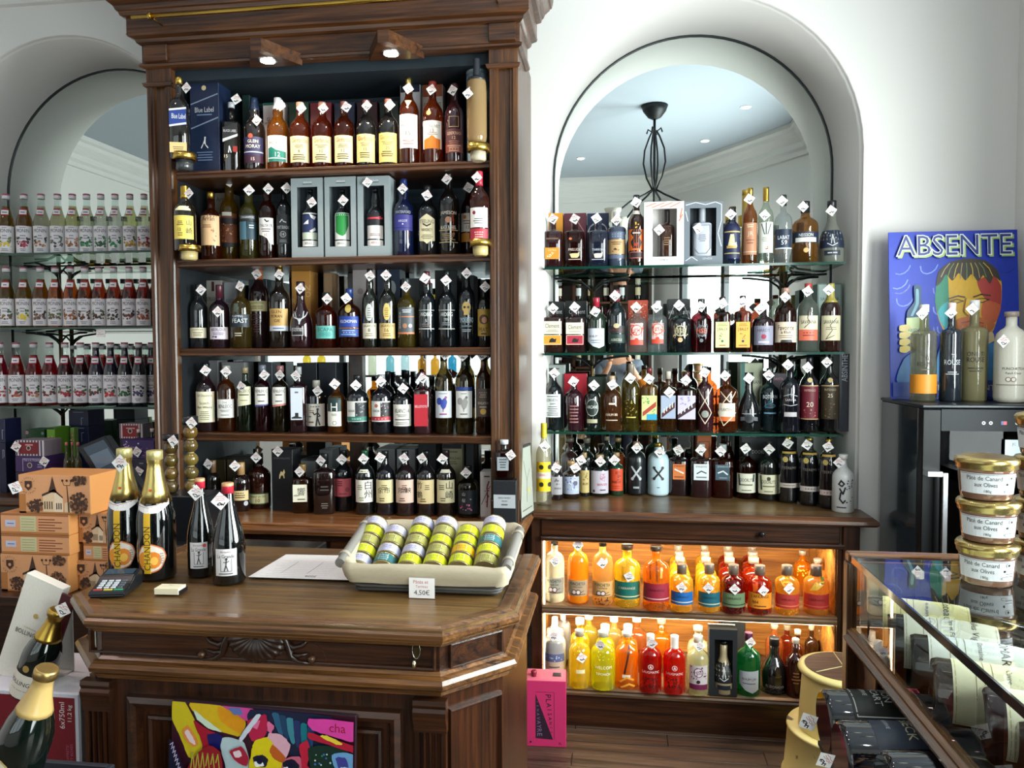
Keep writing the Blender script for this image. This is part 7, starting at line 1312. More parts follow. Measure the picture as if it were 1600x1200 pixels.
pp([(328, 1148), (345, 1144), (356, 1152), (350, 1166), (334, 1166)], '12145a')
pp([(352, 1150), (384, 1152), (396, 1180), (392, 1212), (366, 1212), (352, 1175)], 'b0c4c8')
pp([(352, 1102), (398, 1102), (410, 1110), (392, 1122), (372, 1112)], 'c8448c')
pp([(362, 1104), (380, 1103), (384, 1112), (372, 1114)], '5c6ca8')
pp([(396, 1104), (520, 1104), (516, 1160), (500, 1200), (440, 1150), (400, 1130)], '141c38')
for k in range(6):
    pp([(430 + k * 11, 1108 + k * 3), (440 + k * 11, 1106 + k * 3), (448 + k * 9, 1136 + k * 5), (442 + k * 9, 1138 + k * 5)], ('2a5a78', '1c3c5c', '3c8090', '243060', '10707c', '22406c')[k])
pp([(392, 1122), (420, 1108), (424, 1130), (416, 1148), (400, 1150)], 'b01c44')
pp([(398, 1126), (412, 1118), (408, 1132)], 'd86a94'); pp([(424, 1118), (434, 1124), (430, 1136), (424, 1132)], 'd86a94')
pp([(404, 1112), (414, 1110), (396, 1136), (384, 1152), (380, 1148)], 'c8ccd8')
pp([(426, 1136), (444, 1136), (460, 1150), (452, 1172), (436, 1162), (424, 1148)], 'd8a4b4')
pp([(404, 1150), (424, 1142), (440, 1160), (452, 1176), (442, 1198), (446, 1240), (400, 1240), (396, 1190), (400, 1164)], 'd8c414')
pp([(432, 1152), (452, 1168), (450, 1178), (436, 1174), (428, 1164)], 'b85a1c')
pp([(452, 1172), (474, 1166), (488, 1190), (486, 1240), (446, 1240), (444, 1196)], 'c8607c')
pp([(446, 1196), (458, 1190), (462, 1240), (446, 1240)], 'e89ab0')
pp([(402, 1174), (416, 1168), (426, 1174), (422, 1186), (408, 1186)], '14142c'); pp([(404, 1180), (416, 1178), (420, 1184), (408, 1187)], 'e8ecec')
pp([(448, 1178), (462, 1170), (474, 1178), (470, 1190), (454, 1190)], '14142c'); pp([(450, 1184), (462, 1182), (468, 1188), (456, 1191)], 'e8ecec')
F.disc((413 - 413.5) * sc, -(1178 - 1102) * sc, 4.5 * sc, P('101030', .3)); F.disc((461 - 413.5) * sc, -(1181 - 1102) * sc, 4.5 * sc, P('101030', .3)); F.layer()
pp([(474, 1150), (486, 1140), (492, 1158), (486, 1176), (494, 1186), (486, 1206), (478, 1200), (478, 1174)], 'b81c38')
pp([(366, 1168), (384, 1158), (396, 1172), (394, 1186), (380, 1184)], 'a01c34'); pp([(372, 1168), (382, 1164), (386, 1172), (376, 1176)], 'e0c8cc')
pp([(488, 1152), (530, 1144), (556, 1160), (556, 1240), (490, 1240), (494, 1190)], '0c2c20')
rp = random.Random(8)
for k in range(60): F.disc((rp.uniform(494, 550) - 413.5) * sc, -(rp.uniform(1156, 1230) - 1102) * sc, rp.uniform(.7, 1.8) * sc, P(rp.choice(['9ac8c0', '3c6cb0', '2c8a5c', 'd0e0d8']), .4), 7)
F.layer()
pp([(488, 1108), (556, 1108), (556, 1136), (520, 1130), (494, 1124)], 'd8409c')
pp([(488, 1128), (520, 1134), (556, 1142), (556, 1152), (520, 1144), (490, 1138)], 'b01834'); pp([(506, 1132), (516, 1130), (540, 1140), (530, 1142)], 'e0c83c')
F.text('cha', (532 - 413.5) * sc, -(1118 - 1102) * sc, 13 * sc, P('a01c3c', .4), 36 * sc); F.layer()
pp([(524, 1158), (556, 1154), (556, 1212), (536, 1210), (530, 1180)], '6a9cc8'); pp([(530, 1162), (544, 1160), (550, 1176), (538, 1184)], '3c3c8a'); pp([(536, 1176), (552, 1174), (556, 1194), (540, 1198)], 'c8dce8')
pp([(318, 1172), (336, 1160), (352, 1168), (358, 1200), (356, 1240), (296, 1240), (300, 1200)], '8a1420')
for k in range(6): F.stroke([((306 + k * 8 - 413.5) * sc, -(1200 - k * 3 - 1102) * sc), ((309 + k * 8 - 413.5) * sc, -(1172 - 1102) * sc), ((313 + k * 8 - 413.5) * sc, -(1206 - 1102) * sc)], 1.6 * sc, P('a8a83c', .4))
pp([(271, 1156), (290, 1184), (300, 1240), (271, 1240)], '15162c')
for k in range(9): F.stroke([((273 + k * 2 - 413.5) * sc, -(1164 + k * 6 - 1102) * sc), ((278 + k * 2 - 413.5) * sc, -(1160 + k * 6 - 1102) * sc), ((276 + k * 2 - 413.5) * sc, -(1168 + k * 6 - 1102) * sc)], 1 * sc, P('c8b8dc', .4))
obj('painted_surface', F.bm(planar()), F.mats, pt)

def chandon(x0, x1, top, base, which, tg):
    t = bottle(x0, x1, top, 'champ', 'd:0c0f0c', None, 'sparkling wine bottle with gold foil and orange label, ' + which, None, None, base=base, z=CZ, group='gold-foiled sparkling wine bottles on the counter', name='sparkling_bottle', seg=28)
    return t
def spark(x0, x1, top, base, label, grp, kind, tg, prof='champ'):
    pc = (x0 + x1) / 2; Yb = at(pc, base, Z=CZ).y + (x1 - x0) / 2 / FPX * 1.7 * .9
    Zr = lambda f: base - (base - top) * f
    if kind == 'g':
        els = [('G', 'ece6e4', [(-.95, Zr(.60)), (-.3, Zr(.57)), (.3, Zr(.58)), (.95, Zr(.63)), (.95, Zr(.575)), (.3, Zr(.52)), (-.3, Zr(.515)), (-.95, Zr(.545))]), ('S', 'b07a5a', .8, [(-.9, Zr(.575)), (-.2, Zr(.56)), (.9, Zr(.60))]),
               ('G', 'd8743c', smooth([(-.85, Zr(.19)), (-.6, Zr(.27)), (-.1, Zr(.29)), (.5, Zr(.255)), (.72, Zr(.19)), (.45, Zr(.10)), (-.1, Zr(.065)), (-.6, Zr(.10))])),
               ('G', 'e8dccc', smooth([(-.80, Zr(.19)), (-.56, Zr(.262)), (-.1, Zr(.28)), (.46, Zr(.247)), (.66, Zr(.19)), (.42, Zr(.108)), (-.1, Zr(.075)), (-.55, Zr(.11))])),
               ('O', Zr(.17), 11, 'e8901c', -.45, 13), ('O', Zr(.165), 13, 'e0801c', .05, 14), ('O', Zr(.16), 6, 'f0b84c', .1, 7), ('N', Zr(.22), Zr(.13), 5, 'a89c8c', .35, .6),
               ('R', Zr(.52), Zr(.065), 'd8a818', -.42, -.08), ('S', 'f0d060', .7, [(-.42, Zr(.52)), (-.42, Zr(.065))]), ('S', 'f0d060', .7, [(-.08, Zr(.52)), (-.08, Zr(.065))]), ('V', 'CHANDON', Zr(.255), 11, '4a3810', -.25, 72)]
        cap = 'd9c277:%.1f' % Zr(.615)
    else:
        els = [('R', Zr(.355), Zr(.095), 'dcd8d8', -.62, .62), ('T', 'Blanquette', Zr(.325), 3.6, '7a3440', 0, 1.0), ('T', 'La Grande', Zr(.285), 6, '2a2428', 0, 1.05), ('S', '3a3438', 1.6, [(.05, Zr(.25)), (.02, Zr(.20)), (-.08, Zr(.145))]), ('S', '3a3438', 1.4, [(.02, Zr(.20)), (.14, Zr(.145))]), ('S', '3a3438', 1.2, [(-.12, Zr(.23)), (.05, Zr(.225)), (.2, Zr(.24))]), ('O', Zr(.258), 2, '3a3438', .05),
               ('S', '5a5458', .8, [(-.3, Zr(.26)), (-.3, Zr(.14)), (.36, Zr(.14)), (.36, Zr(.26))]), ('N', Zr(.13), Zr(.105), 1, '6a6468', -.5, .5)] + ([('O', Zr(.325), 3, 'c03c34', .45)] if kind == 'r' else [])
        cap = 'b8283c/c89a68:%.1f' % Zr(.90)
    t = bottle(x0, x1, top, prof, 'd:0a0d0e', cap, label, els, None, base=base, z=CZ, group=grp, name='sparkling_bottle', seg=28)
    if kind == 'g':
        R = (x1 - x0) / 2 / FPX * depth(at(pc, 600, Y=Yb)); H = at(pc, top, Y=Yb).z - CZ
        bm = bmesh.new(); lathe(bm, [(R * .36, H * .925), (R * .42, H * .93), (R * .42, H * .985), (R * .40, H * 1.0)], 16); obj('foil_crown', bm, P('e0d490', .35, metal=.7), t)
        for q in (-.2,):
            F = Flat(); F.disc(0, H * .70, .0035, P('c84a1c', .5), 8); obj('seal', F.bm(lambda u, v, e: Vector((u - .006, -R * .66, v))), F.mats, t)
    if tg: put_tag(t, tg[0], tg[1], Yb - R * .5 - .012 if kind == 'g' else Yb - .03, tg[2], rz=rad(tg[3]))
    return t
GS = 'gold-foiled sparkling wine bottles on the counter'
spark(164, 219, 701, 903, 'gold-foiled sparkling wine bottle with price tag, behind its twin', GS, 'g', (187, 724, 29, 2))
spark(210, 268, 704, 909, 'gold-foiled sparkling wine bottle without tag, nearer of the pair', GS, 'g', None)
GS2 = 'black sparkling wine bottles with pale labels on the counter'
spark(288, 330, 747, 903, 'black sparkling wine bottle, cork-coloured top, tilted tag, the farther one', GS2, 'r', (306, 770, 26, 5), 'slope')
spark(327, 378, 754, 915, 'black sparkling wine bottle, red wax under its top, the nearer one', GS2, 'n', (344, 783, 29, -4), 'slope')
c = at(170, 932, Z=CZ)
tm = thing('card_terminal', 'black card payment terminal on the corner of the counter', 'terminal', (c.x, c.y, CZ + .001), rad(12))
bm = bmesh.new(); prism(bm, [(-.012, 0), (.092, 0), (.095, .035), (.085, .043), (.05, .036), (.03, .024), (-.012, .014), (-.015, .006)], 'X', -.042, .042)
bmesh.ops.bevel(bm, geom=bm.edges[:], offset=.003, segments=2, affect='EDGES'); obj('body', bm, P('15181c', .35), tm)
def tilt(y0, z0, y1, z1):
    d = Vector((0, y1 - y0, z1 - z0)).normalized(); n = Vector((0, -d.z, d.y))
    return lambda u, v, e: Vector((u, y0, z0)) + d * v + n * (.0006 + e)
F = Flat(); F.rect(-.034, .034, .004, .032, P('3a4a58', .1, coat=.5)); obj('screen', F.bm(tilt(.05, .0365, .085, .0435)), F.mats, tm)
for r in range(5):
    for k in range(4 if r else 3):
        colr = ('b03a34', 'd0b83c', '2c9c6c')[k] if r == 0 else ('c8ccd0' if k < 3 else '5a6068')
        xx = -.024 + k * (.024 if r == 0 else .016)
        tt = r * .0095; yy = -.006 + tt; zz = .0155 + (tt * .28)
        obj('key', mbox(xx - (.010 if r == 0 else .0055), xx + (.010 if r == 0 else .0055), yy, yy + .006, zz - .003, zz + .0022, bev=.0005), P(colr, .4), tm)
c = at(263, 928, Z=CZ)
cs = thing('business_cards', 'small stack of cream business cards on the counter', 'cards', (c.x, c.y, CZ), rad(4))
obj('card_stack', mbox(-.030, .030, -.010, .028, .001, .016, bev=.0006), P('e8e0c0', .6), cs)
obj('card_tray', mbox(-.032, .032, -.008, .032, .0002, .010), P('15161a', .3), cs)
F = Flat(); F.text('Merci', 0, .020, .004, INK, .04); F.rect(-.02, .02, .011, .0116, P('8a8468', .6)); obj('print', F.bm(lambda u, v, e: Vector((u, v - .002, .0164 + e))), F.mats, cs)
pt_ = [at(x, y, Z=CZ + .002) for x, y in ((388, 901), (447, 866), (548, 868), (548, 906))]
pa = thing('price_list', 'printed white sheets lying on the counter beside the basket', 'paper', (pt_[0].x, pt_[0].y, CZ))
for k in range(3):
    bm = bmesh.new(); dx = .006 * k; z0 = .001 + k * .0009
    vs = [(p.x - pt_[0].x + dx, p.y - pt_[0].y - dx * .5) for p in pt_]
    prism(bm, vs, 'Z', z0, z0 + .0007); obj('sheet', bm, P('eeecec', .6), pa)
F = Flat(); o_ = pt_[0]; ex = (pt_[3] - pt_[0]).normalized(); ey = (pt_[1] - pt_[0]).normalized()
for k in range(10):
    F.rect(.015 + (k % 3) * .01, .19, .012 + k * .016, .0128 + k * .016, P('8a8c90', .6))
F.rect(.06, .061, .04, .15, P('5a5c60', .6)); F.rect(.13, .131, .04, .15, P('5a5c60', .6)); F.layer()
F.text('2026', .15, .018, .011, P('2a2a2c', .6), .05, rot=math.pi)
obj('print', F.bm(lambda u, v, e: Vector((0, 0, .0042 + e)) + ex * u + ey * v + Vector((.012, -.006, 0))), F.mats, pa)

bx0, bx1, by0, by1 = at(541, 905, Y=1.80).x, at(800, 905, Y=1.80).x, 1.765, 2.02
bk = thing('wicker_basket', 'shallow grey wicker basket with cream cloth liner and wooden handles', 'basket', ((bx0 + bx1) / 2, (by0 + by1) / 2, CZ))
bw, bd = (bx1 - bx0) / 2, (by1 - by0) / 2
WICK = P('5c5a56', .7); WICK2 = P('44423f', .7)
rb = random.Random(4)
def rect_loop(w, d, z, r=.02, n=5, wob=0, hb=0.0):
    pts = []
    for cx, cy, a0 in ((w - r, d - r, 0), (-w + r, d - r, 90), (-w + r, -d + r, 180), (w - r, -d + r, 270)):
        for k in range(n):
            a = rad(a0 + 90 * k / (n - 1)); x = cx + r * math.cos(a); y = cy + r * math.sin(a)
            pts.append(Vector((x, y, z + hb * (y + d) / (2 * d) + (rb.uniform(-wob, wob) if wob else 0))))
    return pts
for k in range(7):
    z0 = .006 + k * .0085; w = bw * .86 + k * .0035; d = bd * .86 + k * .003
    bm = bmesh.new(); L = rect_loop(w, d, z0, wob=.0015, hb=k * .004); L = L + [L[0]]; tube(bm, L, .0042, 6); obj('wicker_strand', bm, WICK if k % 2 else WICK2, bk)
obj('wicker_base', mbox(-bw * .84, bw * .84, -bd * .84, bd * .84, .001, .006), WICK2, bk)
bm = bmesh.new(); rings = []
for w, d, z0, hb in ((.80, .80, .012, .03), (.90, .90, .05, .045), (.97, .99, .074, .05), (1.0, 1.04, .073, .048), (1.02, 1.08, .060, .046), (.99, 1.05, .040, .040), (.965, 1.02, .026, .035)):
    n = 7; pts = rect_loop(bw * w, bd * d, z0, r=.03, n=n, hb=hb)
    out = []
    for a, b in zip(pts, pts[1:] + pts[:1]):
        m = 8 if (a - b).length > .06 else 1
        for q in range(m): out.append(a.lerp(b, q / m))
    rings.append([bm.verts.new(p + Vector((rb.uniform(-1, 1), rb.uniform(-1, 1), rb.uniform(-1, 1))) * .0022) for p in out])
for a, b in zip(rings, rings[1:]):
    for i in range(len(a)):
        f = bm.faces.new((a[i], a[(i + 1) % len(a)], b[(i + 1) % len(b)], b[i])); f.smooth = True
f = bm.faces.new(rings[0][::-1])
bmesh.ops.recalc_face_normals(bm, faces=bm.faces); ln = obj('cloth_liner', bm, P('b4a88e', .85), bk)
for s, (a, b) in zip((-1, 1), (((531, 880), (576, 813)), ((791, 889), (812, 829)))):
    p0 = at(a[0], a[1], Y=1.77); p1 = at(b[0], b[1], Y=1.99); off = Vector(bk.location)
    bm = bmesh.new(); tube(bm, [p0 - off, (p0 * .66 + p1 * .34) - off, (p0 * .33 + p1 * .67) - off, p1 - off], .0125, 12, rs=[.0125, .0118, .0122, .0128]); h_ = obj('handle', bm, P('77736c', .75), bk)
    for q in (.16, .86):
        c = p0.lerp(p1, q) - off; dd = (p1 - p0).normalized()
        bm = bmesh.new()
        M = Matrix.Translation(c) @ dd.to_track_quat('Z', 'Y').to_matrix().to_4x4()
        lathe(bm, [(.0135, -.006), (.0155, -.003), (.0155, .003), (.0135, .006)], 12, M=M, cap=False); obj('tie', bm, P('9a9080', .9), h_)
c = at(659, 919, Y=1.748) - Vector(bk.location)
F = Flat(); F.rect(-.031, .031, -.024, .024, PAPER); F.layer(); F.text('Pâtés et', -.002, .015, .008, REDINK, .045); F.text('Terrines', 0, .004, .006, REDINK, .04); F.text('4,50€', 0, -.011, .014, INK, .048)
pc_ = empty('price_card'); pc_.parent = bk; pc_.location = c
obj('card_print', F.bm(planar()), F.mats, pc_); obj('card_paper', mbox(-.031, .031, .0004, .001, -.024, .024), PAPER, pc_)
TC = {'l': 'b8b8d0', 'y': 'c8d01c', 'o': 'a09c54', 't': '2c6468', 'g': 'b0c03c', 'a': 'e0ac14'}
cols = [((562, 883), 'lyoyl'), ((601, 883), 'tlol'), ((640, 884), 'ylyol'[0] + 'loyl'), ((679, 884), 'yoyol'), ((719, 884), 'yayy'), ((759, 884), 'oytyl')]
TN = {'l': 'lilac', 'y': 'lime-yellow', 'o': 'olive', 't': 'teal', 'g': 'yellow-green', 'a': 'orange-yellow'}
th = rad(27); ax = Vector((0, math.cos(th), math.sin(th))); proto = {}
for ci, ((px, py), seq) in enumerate(cols):
    p0 = at(px, py, Y=1.845)
    for k, q in enumerate(seq):
        R, Lt = .0298, .034; p = p0 + ax * (k * .0362)
        nm = 'pate_tin'
        lab = '%s label tin, %s from the front in the %s basket column' % (TN[q], ORD[k], ORD[ci])
        t = thing(nm, lab, 'tin', p, 0, 'small tins in the basket')
        t.rotation_euler = (-(math.pi / 2 - th), 0, 0)   # local z -> ax
        if q not in proto:
            bm = bmesh.new(); lathe(bm, [(R * .93, -Lt / 2 + .0015), (R * .96, -Lt / 2), (R, -Lt / 2 + .001), (R, -Lt / 2 + .003), (R * .985, -Lt / 2 + .004), (R * .985, Lt / 2 - .004), (R, Lt / 2 - .003), (R, Lt / 2), (R * .93, Lt / 2 - .001)], 24)
            a_ = obj('can', bm, P('a89c70', .3, metal=.8), t)
            F = Flat(); F.rect(-R * 2.2, R * 2.2, -Lt / 2 + .0045, Lt / 2 - .0045, P(TC[q], .45), 24); F.layer()
            ink = P('5a3470' if q == 'l' else ('4a5a10' if q != 't' else 'b8d0d0'), .5)
            F.text('PATE DE', 0, .005, .0045, ink, .03); F.text('CAMPAGNE', 0, -.002, .004, ink, .034)
            for s_ in (-.010, .012): F.rect(s_, s_ + .0006, -.012, .012, P('e8e8d0', .5))
            F.rect(-.012, .012, -.0085, -.0075, ink, 3)
            b_ = obj('label', F.bm(lambda u, v, e: Vector(((R * .985 + .0005 + e) * math.sin(u / R), -(R * .985 + .0005 + e) * math.cos(u / R), v))), F.mats, t)
            b_.rotation_euler = (0, 0, 0)
            proto[q] = (a_, b_)
        else:
            for s_ in proto[q]:
                o = s_.copy(); COL.objects.link(o); o.parent = t
bm = bmesh.new()
tb = thing('side_table', 'low dark wooden table carrying the till and biscuit boxes', 'table', (-1.95, 2.2, 0))
zt2 = at(60, 922, Y=2.12).z
obj('table_top', mbox(-.75, .60, -.15, .50, zt2 - .03, zt2, bev=.003), DOX, tb)
for sx in (-.70, .50):
    for sy in (-.11, .37): obj('leg', mbox(sx, sx + .05, sy, sy + .04, 0, zt2 - .03), DOZ, tb)
def slab(name, label, cat, corners, Y, th_, m, group=None):
    ps = [at(x, y, Y=Y) for x, y in corners]; c = sum(ps, Vector()) / len(ps)
    t = thing(name, label, cat, c); bm = bmesh.new(); prism(bm, [(p.x - c.x, p.z - c.z) for p in ps], 'Y', 0, th_)
    bmesh.ops.bevel(bm, geom=bm.edges[:], offset=.003, segments=2, affect='EDGES')
    obj('casing', bm, m, t)
    return t, c
t, c = slab('till_monitor', 'tilted black till touchscreen seen from behind the boxes', 'monitor', [(119, 699), (163, 681), (232, 778), (176, 786)], 2.30, .035, P('15181c', .3))
F = Flat()
ps = [at(x, y, Y=2.30) - c for x, y in ((130, 700), (162, 687), (222, 770), (181, 776))]
F.poly([(p.x, p.z) for p in ps], P('3c4a58', .12, coat=.5)); F.layer()
ps = [at(x, y, Y=2.30) - c for x, y in ((140, 712), (168, 700), (180, 720), (152, 734))]
F.poly([(p.x, p.z) for p in ps], P('5c6c7c', .15, coat=.5))
obj('screen', F.bm(planar()), F.mats, t)
bm = bmesh.new(); q = at(200, 786, Y=2.32) - c; prism(bm, [(q.x - .05, q.z + .03), (q.x + .03, q.z + .02), (q.x + .06, zt2 + .004 - c.z), (q.x - .08, zt2 + .004 - c.z)], 'Y', .005, .06); obj('stand', bm, P('101215', .4), t)
kb = at(262, 858, Y=2.20)
ky = thing('till_keyboard', 'dark till keyboard with a grid of small keys behind the bottles', 'keyboard', (kb.x, 2.20, zt2 + .001), rad(-6)); ky.rotation_euler = (rad(24), 0, rad(-8))
obj('keyboard_body', mbox(-.13, .15, 0, .17, 0, .022, bev=.003), P('1c1e22', .4), ky)
keyme = None
for r in range(6):
    for k in range(11):
        if keyme is None:
            o = obj('key', mbox(-.009, .009, 0, .020, 0, .006, bev=.001), P('3a3d40', .5), ky); keyme = o
        else: o = keyme.copy(); COL.objects.link(o)
        o.parent = ky; o.location = (-.115 + k * .0245, .012 + r * .025, .0215)
cd = thing('cash_drawer', 'flat black cash drawer under the till', 'drawer', (kb.x + .02, 2.26, zt2)); 
obj('drawer_body', mbox(-.25, .34, .22, .34, -.0, .055, bev=.004), P('15171a', .35), cd)
def biscuit(x0, x1, y0, y1, kind, label, Y=2.10, dep=.14, tg=None, bot=None):
    pc = (x0 + x1) / 2; z0 = at(pc, y1, Y=Y).z if bot is None else bot; F_ = depth(at(pc, 600, Y=Y)); R = (x1 - x0) / 2 / FPX * F_
    c = at(pc, 600, Y=Y); H = at(pc, y0, Y=Y).z - z0
    t = thing('biscuit_box', label, 'box', (c.x, Y, z0), 0, 'orange biscuit boxes stacked by the counter')
    obj('carton_body', mbox(-R, R, 0, dep, 0, H - .0006, bev=.0015), P('c8884c', .5), t)
    F = Flat(); OR = P('e0a070', .5); BR = P('452a1e', .6); F.rect(-R * .99, R * .99, .001, H * .99, OR); F.layer()
    n = '3a2218'
    if kind == 'v':
        def Q(pts, m=BR): F.poly([(-R + 2 * R * a, H * b) for a, b in pts], m)
        s = H / (2 * R)
        F.rect(-R * .99, R * .99, .001, H * .05, P('b8763c', .5)); F.rect(-R * .99, -R * .8, .001, H * .5, P('b8763c', .5)); F.layer()
        m = P('e8c8a0', .5)
        Q([(.34, .05), (.34, .46), (.50, .60), (.50, .05)], m); Q([(.50, .05), (.50, .60), (.62, .40), (.62, .05)], P('f0d8b8', .5)); Q([(.64, .05), (.64, .28), (.74, .36), (.74, .05)], m); F.layer()
        Q([(.33, .44), (.50, .58), (.62, .40), (.62, .44), (.50, .64), (.33, .50)]); Q([(.42, .56), (.45, .74), (.47, .90), (.48, .96), (.49, .90), (.51, .74), (.54, .54)])
        for k in range(4): Q([(.36 + k * .033, .12), (.375 + k * .033, .12), (.375 + k * .033, .32), (.36 + k * .033, .32)])
        for k in range(3): Q([(.525 + k * .03, .12), (.54 + k * .03, .12), (.54 + k * .03, .28), (.525 + k * .03, .28)])
        Q([(.69, .05), (.675, .74), (.685, .74), (.71, .05)]); F.stroke([(-R + 2 * R * .62, H * .84), (-R + 2 * R * .64, H * .74), (-R + 2 * R * .68, H * .74), (-R + 2 * R * .72, H * .74), (-R + 2 * R * .74, H * .86)], .0015, BR)
        for a in (.62, .68, .74): F.disc(-R + 2 * R * a, H * .86, .004, BR, 8)
        rr = random.Random(int(x0 * 7 + y0))
        for a0, b0, ra, rb2, n_ in ((.24, .22, .11, .17, 60), (.84, .28, .12, .28, 110), (.86, .86, .10, .12, 44)):
            for k in range(n_):
                an = rr.uniform(0, 6.28); d_ = rr.uniform(0, 1) ** .5
                F.k += .03
                F.disc(-R + 2 * R * min(.97, a0 + ra * d_ * math.cos(an)), H * min(.96, max(.05, b0 + rb2 * d_ * math.sin(an))), rr.uniform(.003, .006), BR if k % 4 else P('8a5a34', .6), 7)
            F.layer()
        ex = -R + 2 * R * .15; ez = H * .72
        F.poly([(ex - .012, ez + .014), (ex + .012, ez + .014), (ex + .012, ez - .004), (ex, ez - .016), (ex - .012, ez - .004)], BR); F.layer(); F.disc(ex, ez, .005, OR, 8)
        for k, ch in enumerate('CAPITOLE'):
            an = rad(200 + k * 20) if False else rad(215 + k * 18); F.text(ch, ex + .024 * math.cos(an), ez + .024 * math.sin(an), .006, BR, .006, rot=an + math.pi / 2)
        for k, ch in enumerate('BISCUITS'):
            an = rad(155 - k * 17); F.text(ch, ex + .024 * math.cos(an), ez + .024 * math.sin(an), .005, BR, .005, rot=an - math.pi / 2)
    else:
        F.rect(-R * .99, R * .99, .001, H * .12, P('b8763c', .5)); F.rect(-R * .99, R * .99, H * .88, H * .985, P('a8683c', .5)); F.layer()
        F.rect(-R * .86, -R * .55, H * .35, H * .66, P('c8c8dc', .5)); F.rect(-R * .42, R * .05, H * .14, H * .86, P('d0c898', .5)); F.layer()
        for k in range(5): F.rect(-R * .38, R * .0, H * (.2 + k * .13), H * (.215 + k * .13), P('6a5a3c', .6)); F.rect(R * .12, R * (.6 + .2 * (k % 2)), H * (.18 + k * .13), H * (.23 + k * .13), P('8a4a34', .6))
        F.rect(-R * .80, -R * .6, H * .48, H * .52, P('5a5aa0', .6))
    obj('print', F.bm(planar()), F.mats, t)
    if tg: put_tag(t, tg[0], tg[1], Y - .008, tg[2], rz=rad(25))
    return t
b4 = biscuit(-14, 104, 866, 924, 'v', 'large orange biscuit box with town view at the stack bottom', bot=zt2)
b3 = biscuit(-12, 107, 835, 866, 's', 'flat orange biscuit box with side text, lower of two', bot=at(46, 866, Y=2.10).z)
b2 = biscuit(-12, 107, 802, 835, 's', 'flat orange biscuit box with side text, upper of two', bot=at(48, 835, Y=2.10).z)
b1 = biscuit(18, 142, 742, 801, 'v', 'orange biscuit box with church and lamp, topmost of its stack', tg=(24, 762, 24), bot=at(48, 802, Y=2.10).z)
b7 = biscuit(107, 178, 876, 924, 'v', 'orange biscuit box just behind the card terminal', Y=2.14, bot=zt2)
b6 = biscuit(121, 180, 850, 0, 's', 'thin orange biscuit box between two taller ones', Y=2.14, bot=at(142, 876, Y=2.14).z)
b5 = biscuit(114, 182, 801, 0, 'v', 'orange biscuit box beside the first foiled bottle', Y=2.14, bot=at(150, 850, Y=2.14).z)

def tilted(name, label, cat, px, py, Y, deg, grp=None):
    c = at(px, py, Y=Y); t = thing(name, label, cat, c, 0, grp); t.rotation_euler = (0, rad(deg), 0); return t, depth(c) / FPX
zc_ = at(60, 1068, Y=1.72).z
cw0, cw1 = at(-40, 1100, Y=1.70).x, -1.316
cc = thing('wine_case', 'white and dark red cardboard wine case standing beside the counter', 'case', ((cw0 + cw1) / 2, 1.70, 0))
hw_ = (cw1 - cw0) / 2; zl = zc_ - .01
obj('case_body', mbox(-hw_, hw_, 0, .24, .0, zl, bev=.004), P('d8d8e0', .6), cc)
F = Flat(); s = depth(Vector((cw1 - .05, 1.70, zl))) / FPX
F.rect(-hw_ * .98, hw_ - 8 * s, zl - .30, zl - .012, P('7a1020', .5)); F.layer()
F.rect(hw_ - 102 * s, hw_ - 64 * s, zl - .060, zl - .022, P('c8ccd8', .5)); F.layer()
for k in range(9): F.rect(hw_ - (92 - k * 1.4) * s, hw_ - (92 - k * 1.4 - .7) * s, zl - .052, zl - .028, INK)
F.text('6x750ml', hw_ - 30 * s, zl - 36 * s, 9 * s, P('e8dcdc', .5), 42 * s, rot=math.pi / 2)
F.text('11,2 kg', hw_ - 16 * s, zl - 32 * s, 9 * s, P('e8dcdc', .5), 40 * s, rot=math.pi / 2)
F.text('COFFRETS/', hw_ - 22 * s, zl - 98 * s, 4.5 * s, P('c0607c', .5), 36 * s, rot=math.pi / 2)
F.text('GIFT BOXES', hw_ - 15 * s, zl - 98 * s, 4.5 * s, P('c0607c', .5), 36 * s, rot=math.pi / 2)
obj('print', F.bm(planar()), F.mats, cc)
tr = thing('card_tray', 'white cardboard tray standing on the wine case', 'tray', (at(112, 1000, Y=1.82).x - .032, 1.82, zc_ - .009))
obj('tray_wall', mbox(-.085, .036, 0, .004, 0, .178, bev=.001), P('e8e4dc', .6), tr)
obj('tray_base', mbox(-.075, .032, -.03, .0, 0, .004), P('e8e4dc', .6), tr)
t, s = tilted('champagne_gift_box', 'white and dark red champagne gift box leaning over on the case', 'box', 22, 1066, 1.77, 21)
w_ = 27 * s * 1.06; h_ = 172 * s
obj('gift_box_body', mbox(-w_ * 1.3, w_, 0.002, .03, 0, h_, bev=.0015), P('efe9dc', .5), t)
F = Flat(); F.text('BOLLINGER', -w_ * .1, h_ * .48, 7.5 * s, INK, 44 * s, rot=rad(2)); F.text('CHAMPAGNE', -w_ * .1, h_ * .53, 2.5 * s, P('a08a50', .5), 30 * s); F.disc(0, h_ * .66, 4 * s, P('c8a860', .4)); obj('print', F.bm(planar()), F.mats, t)
sp = obj('side_flap', mbox(w_ + .0005, w_ + 24 * s, 0, .006, 0, h_ * .965, bev=.001), P('4c0c18', .5), t)
F = Flat(); F.text('BOLLINGER', w_ + 12 * s, h_ * .48, 10 * s, P('a89098', .5), 120 * s, rot=math.pi / 2); obj('lettering', F.bm(lambda u, v, e: Vector((u, -.0006 - e, v))), F.mats, sp)
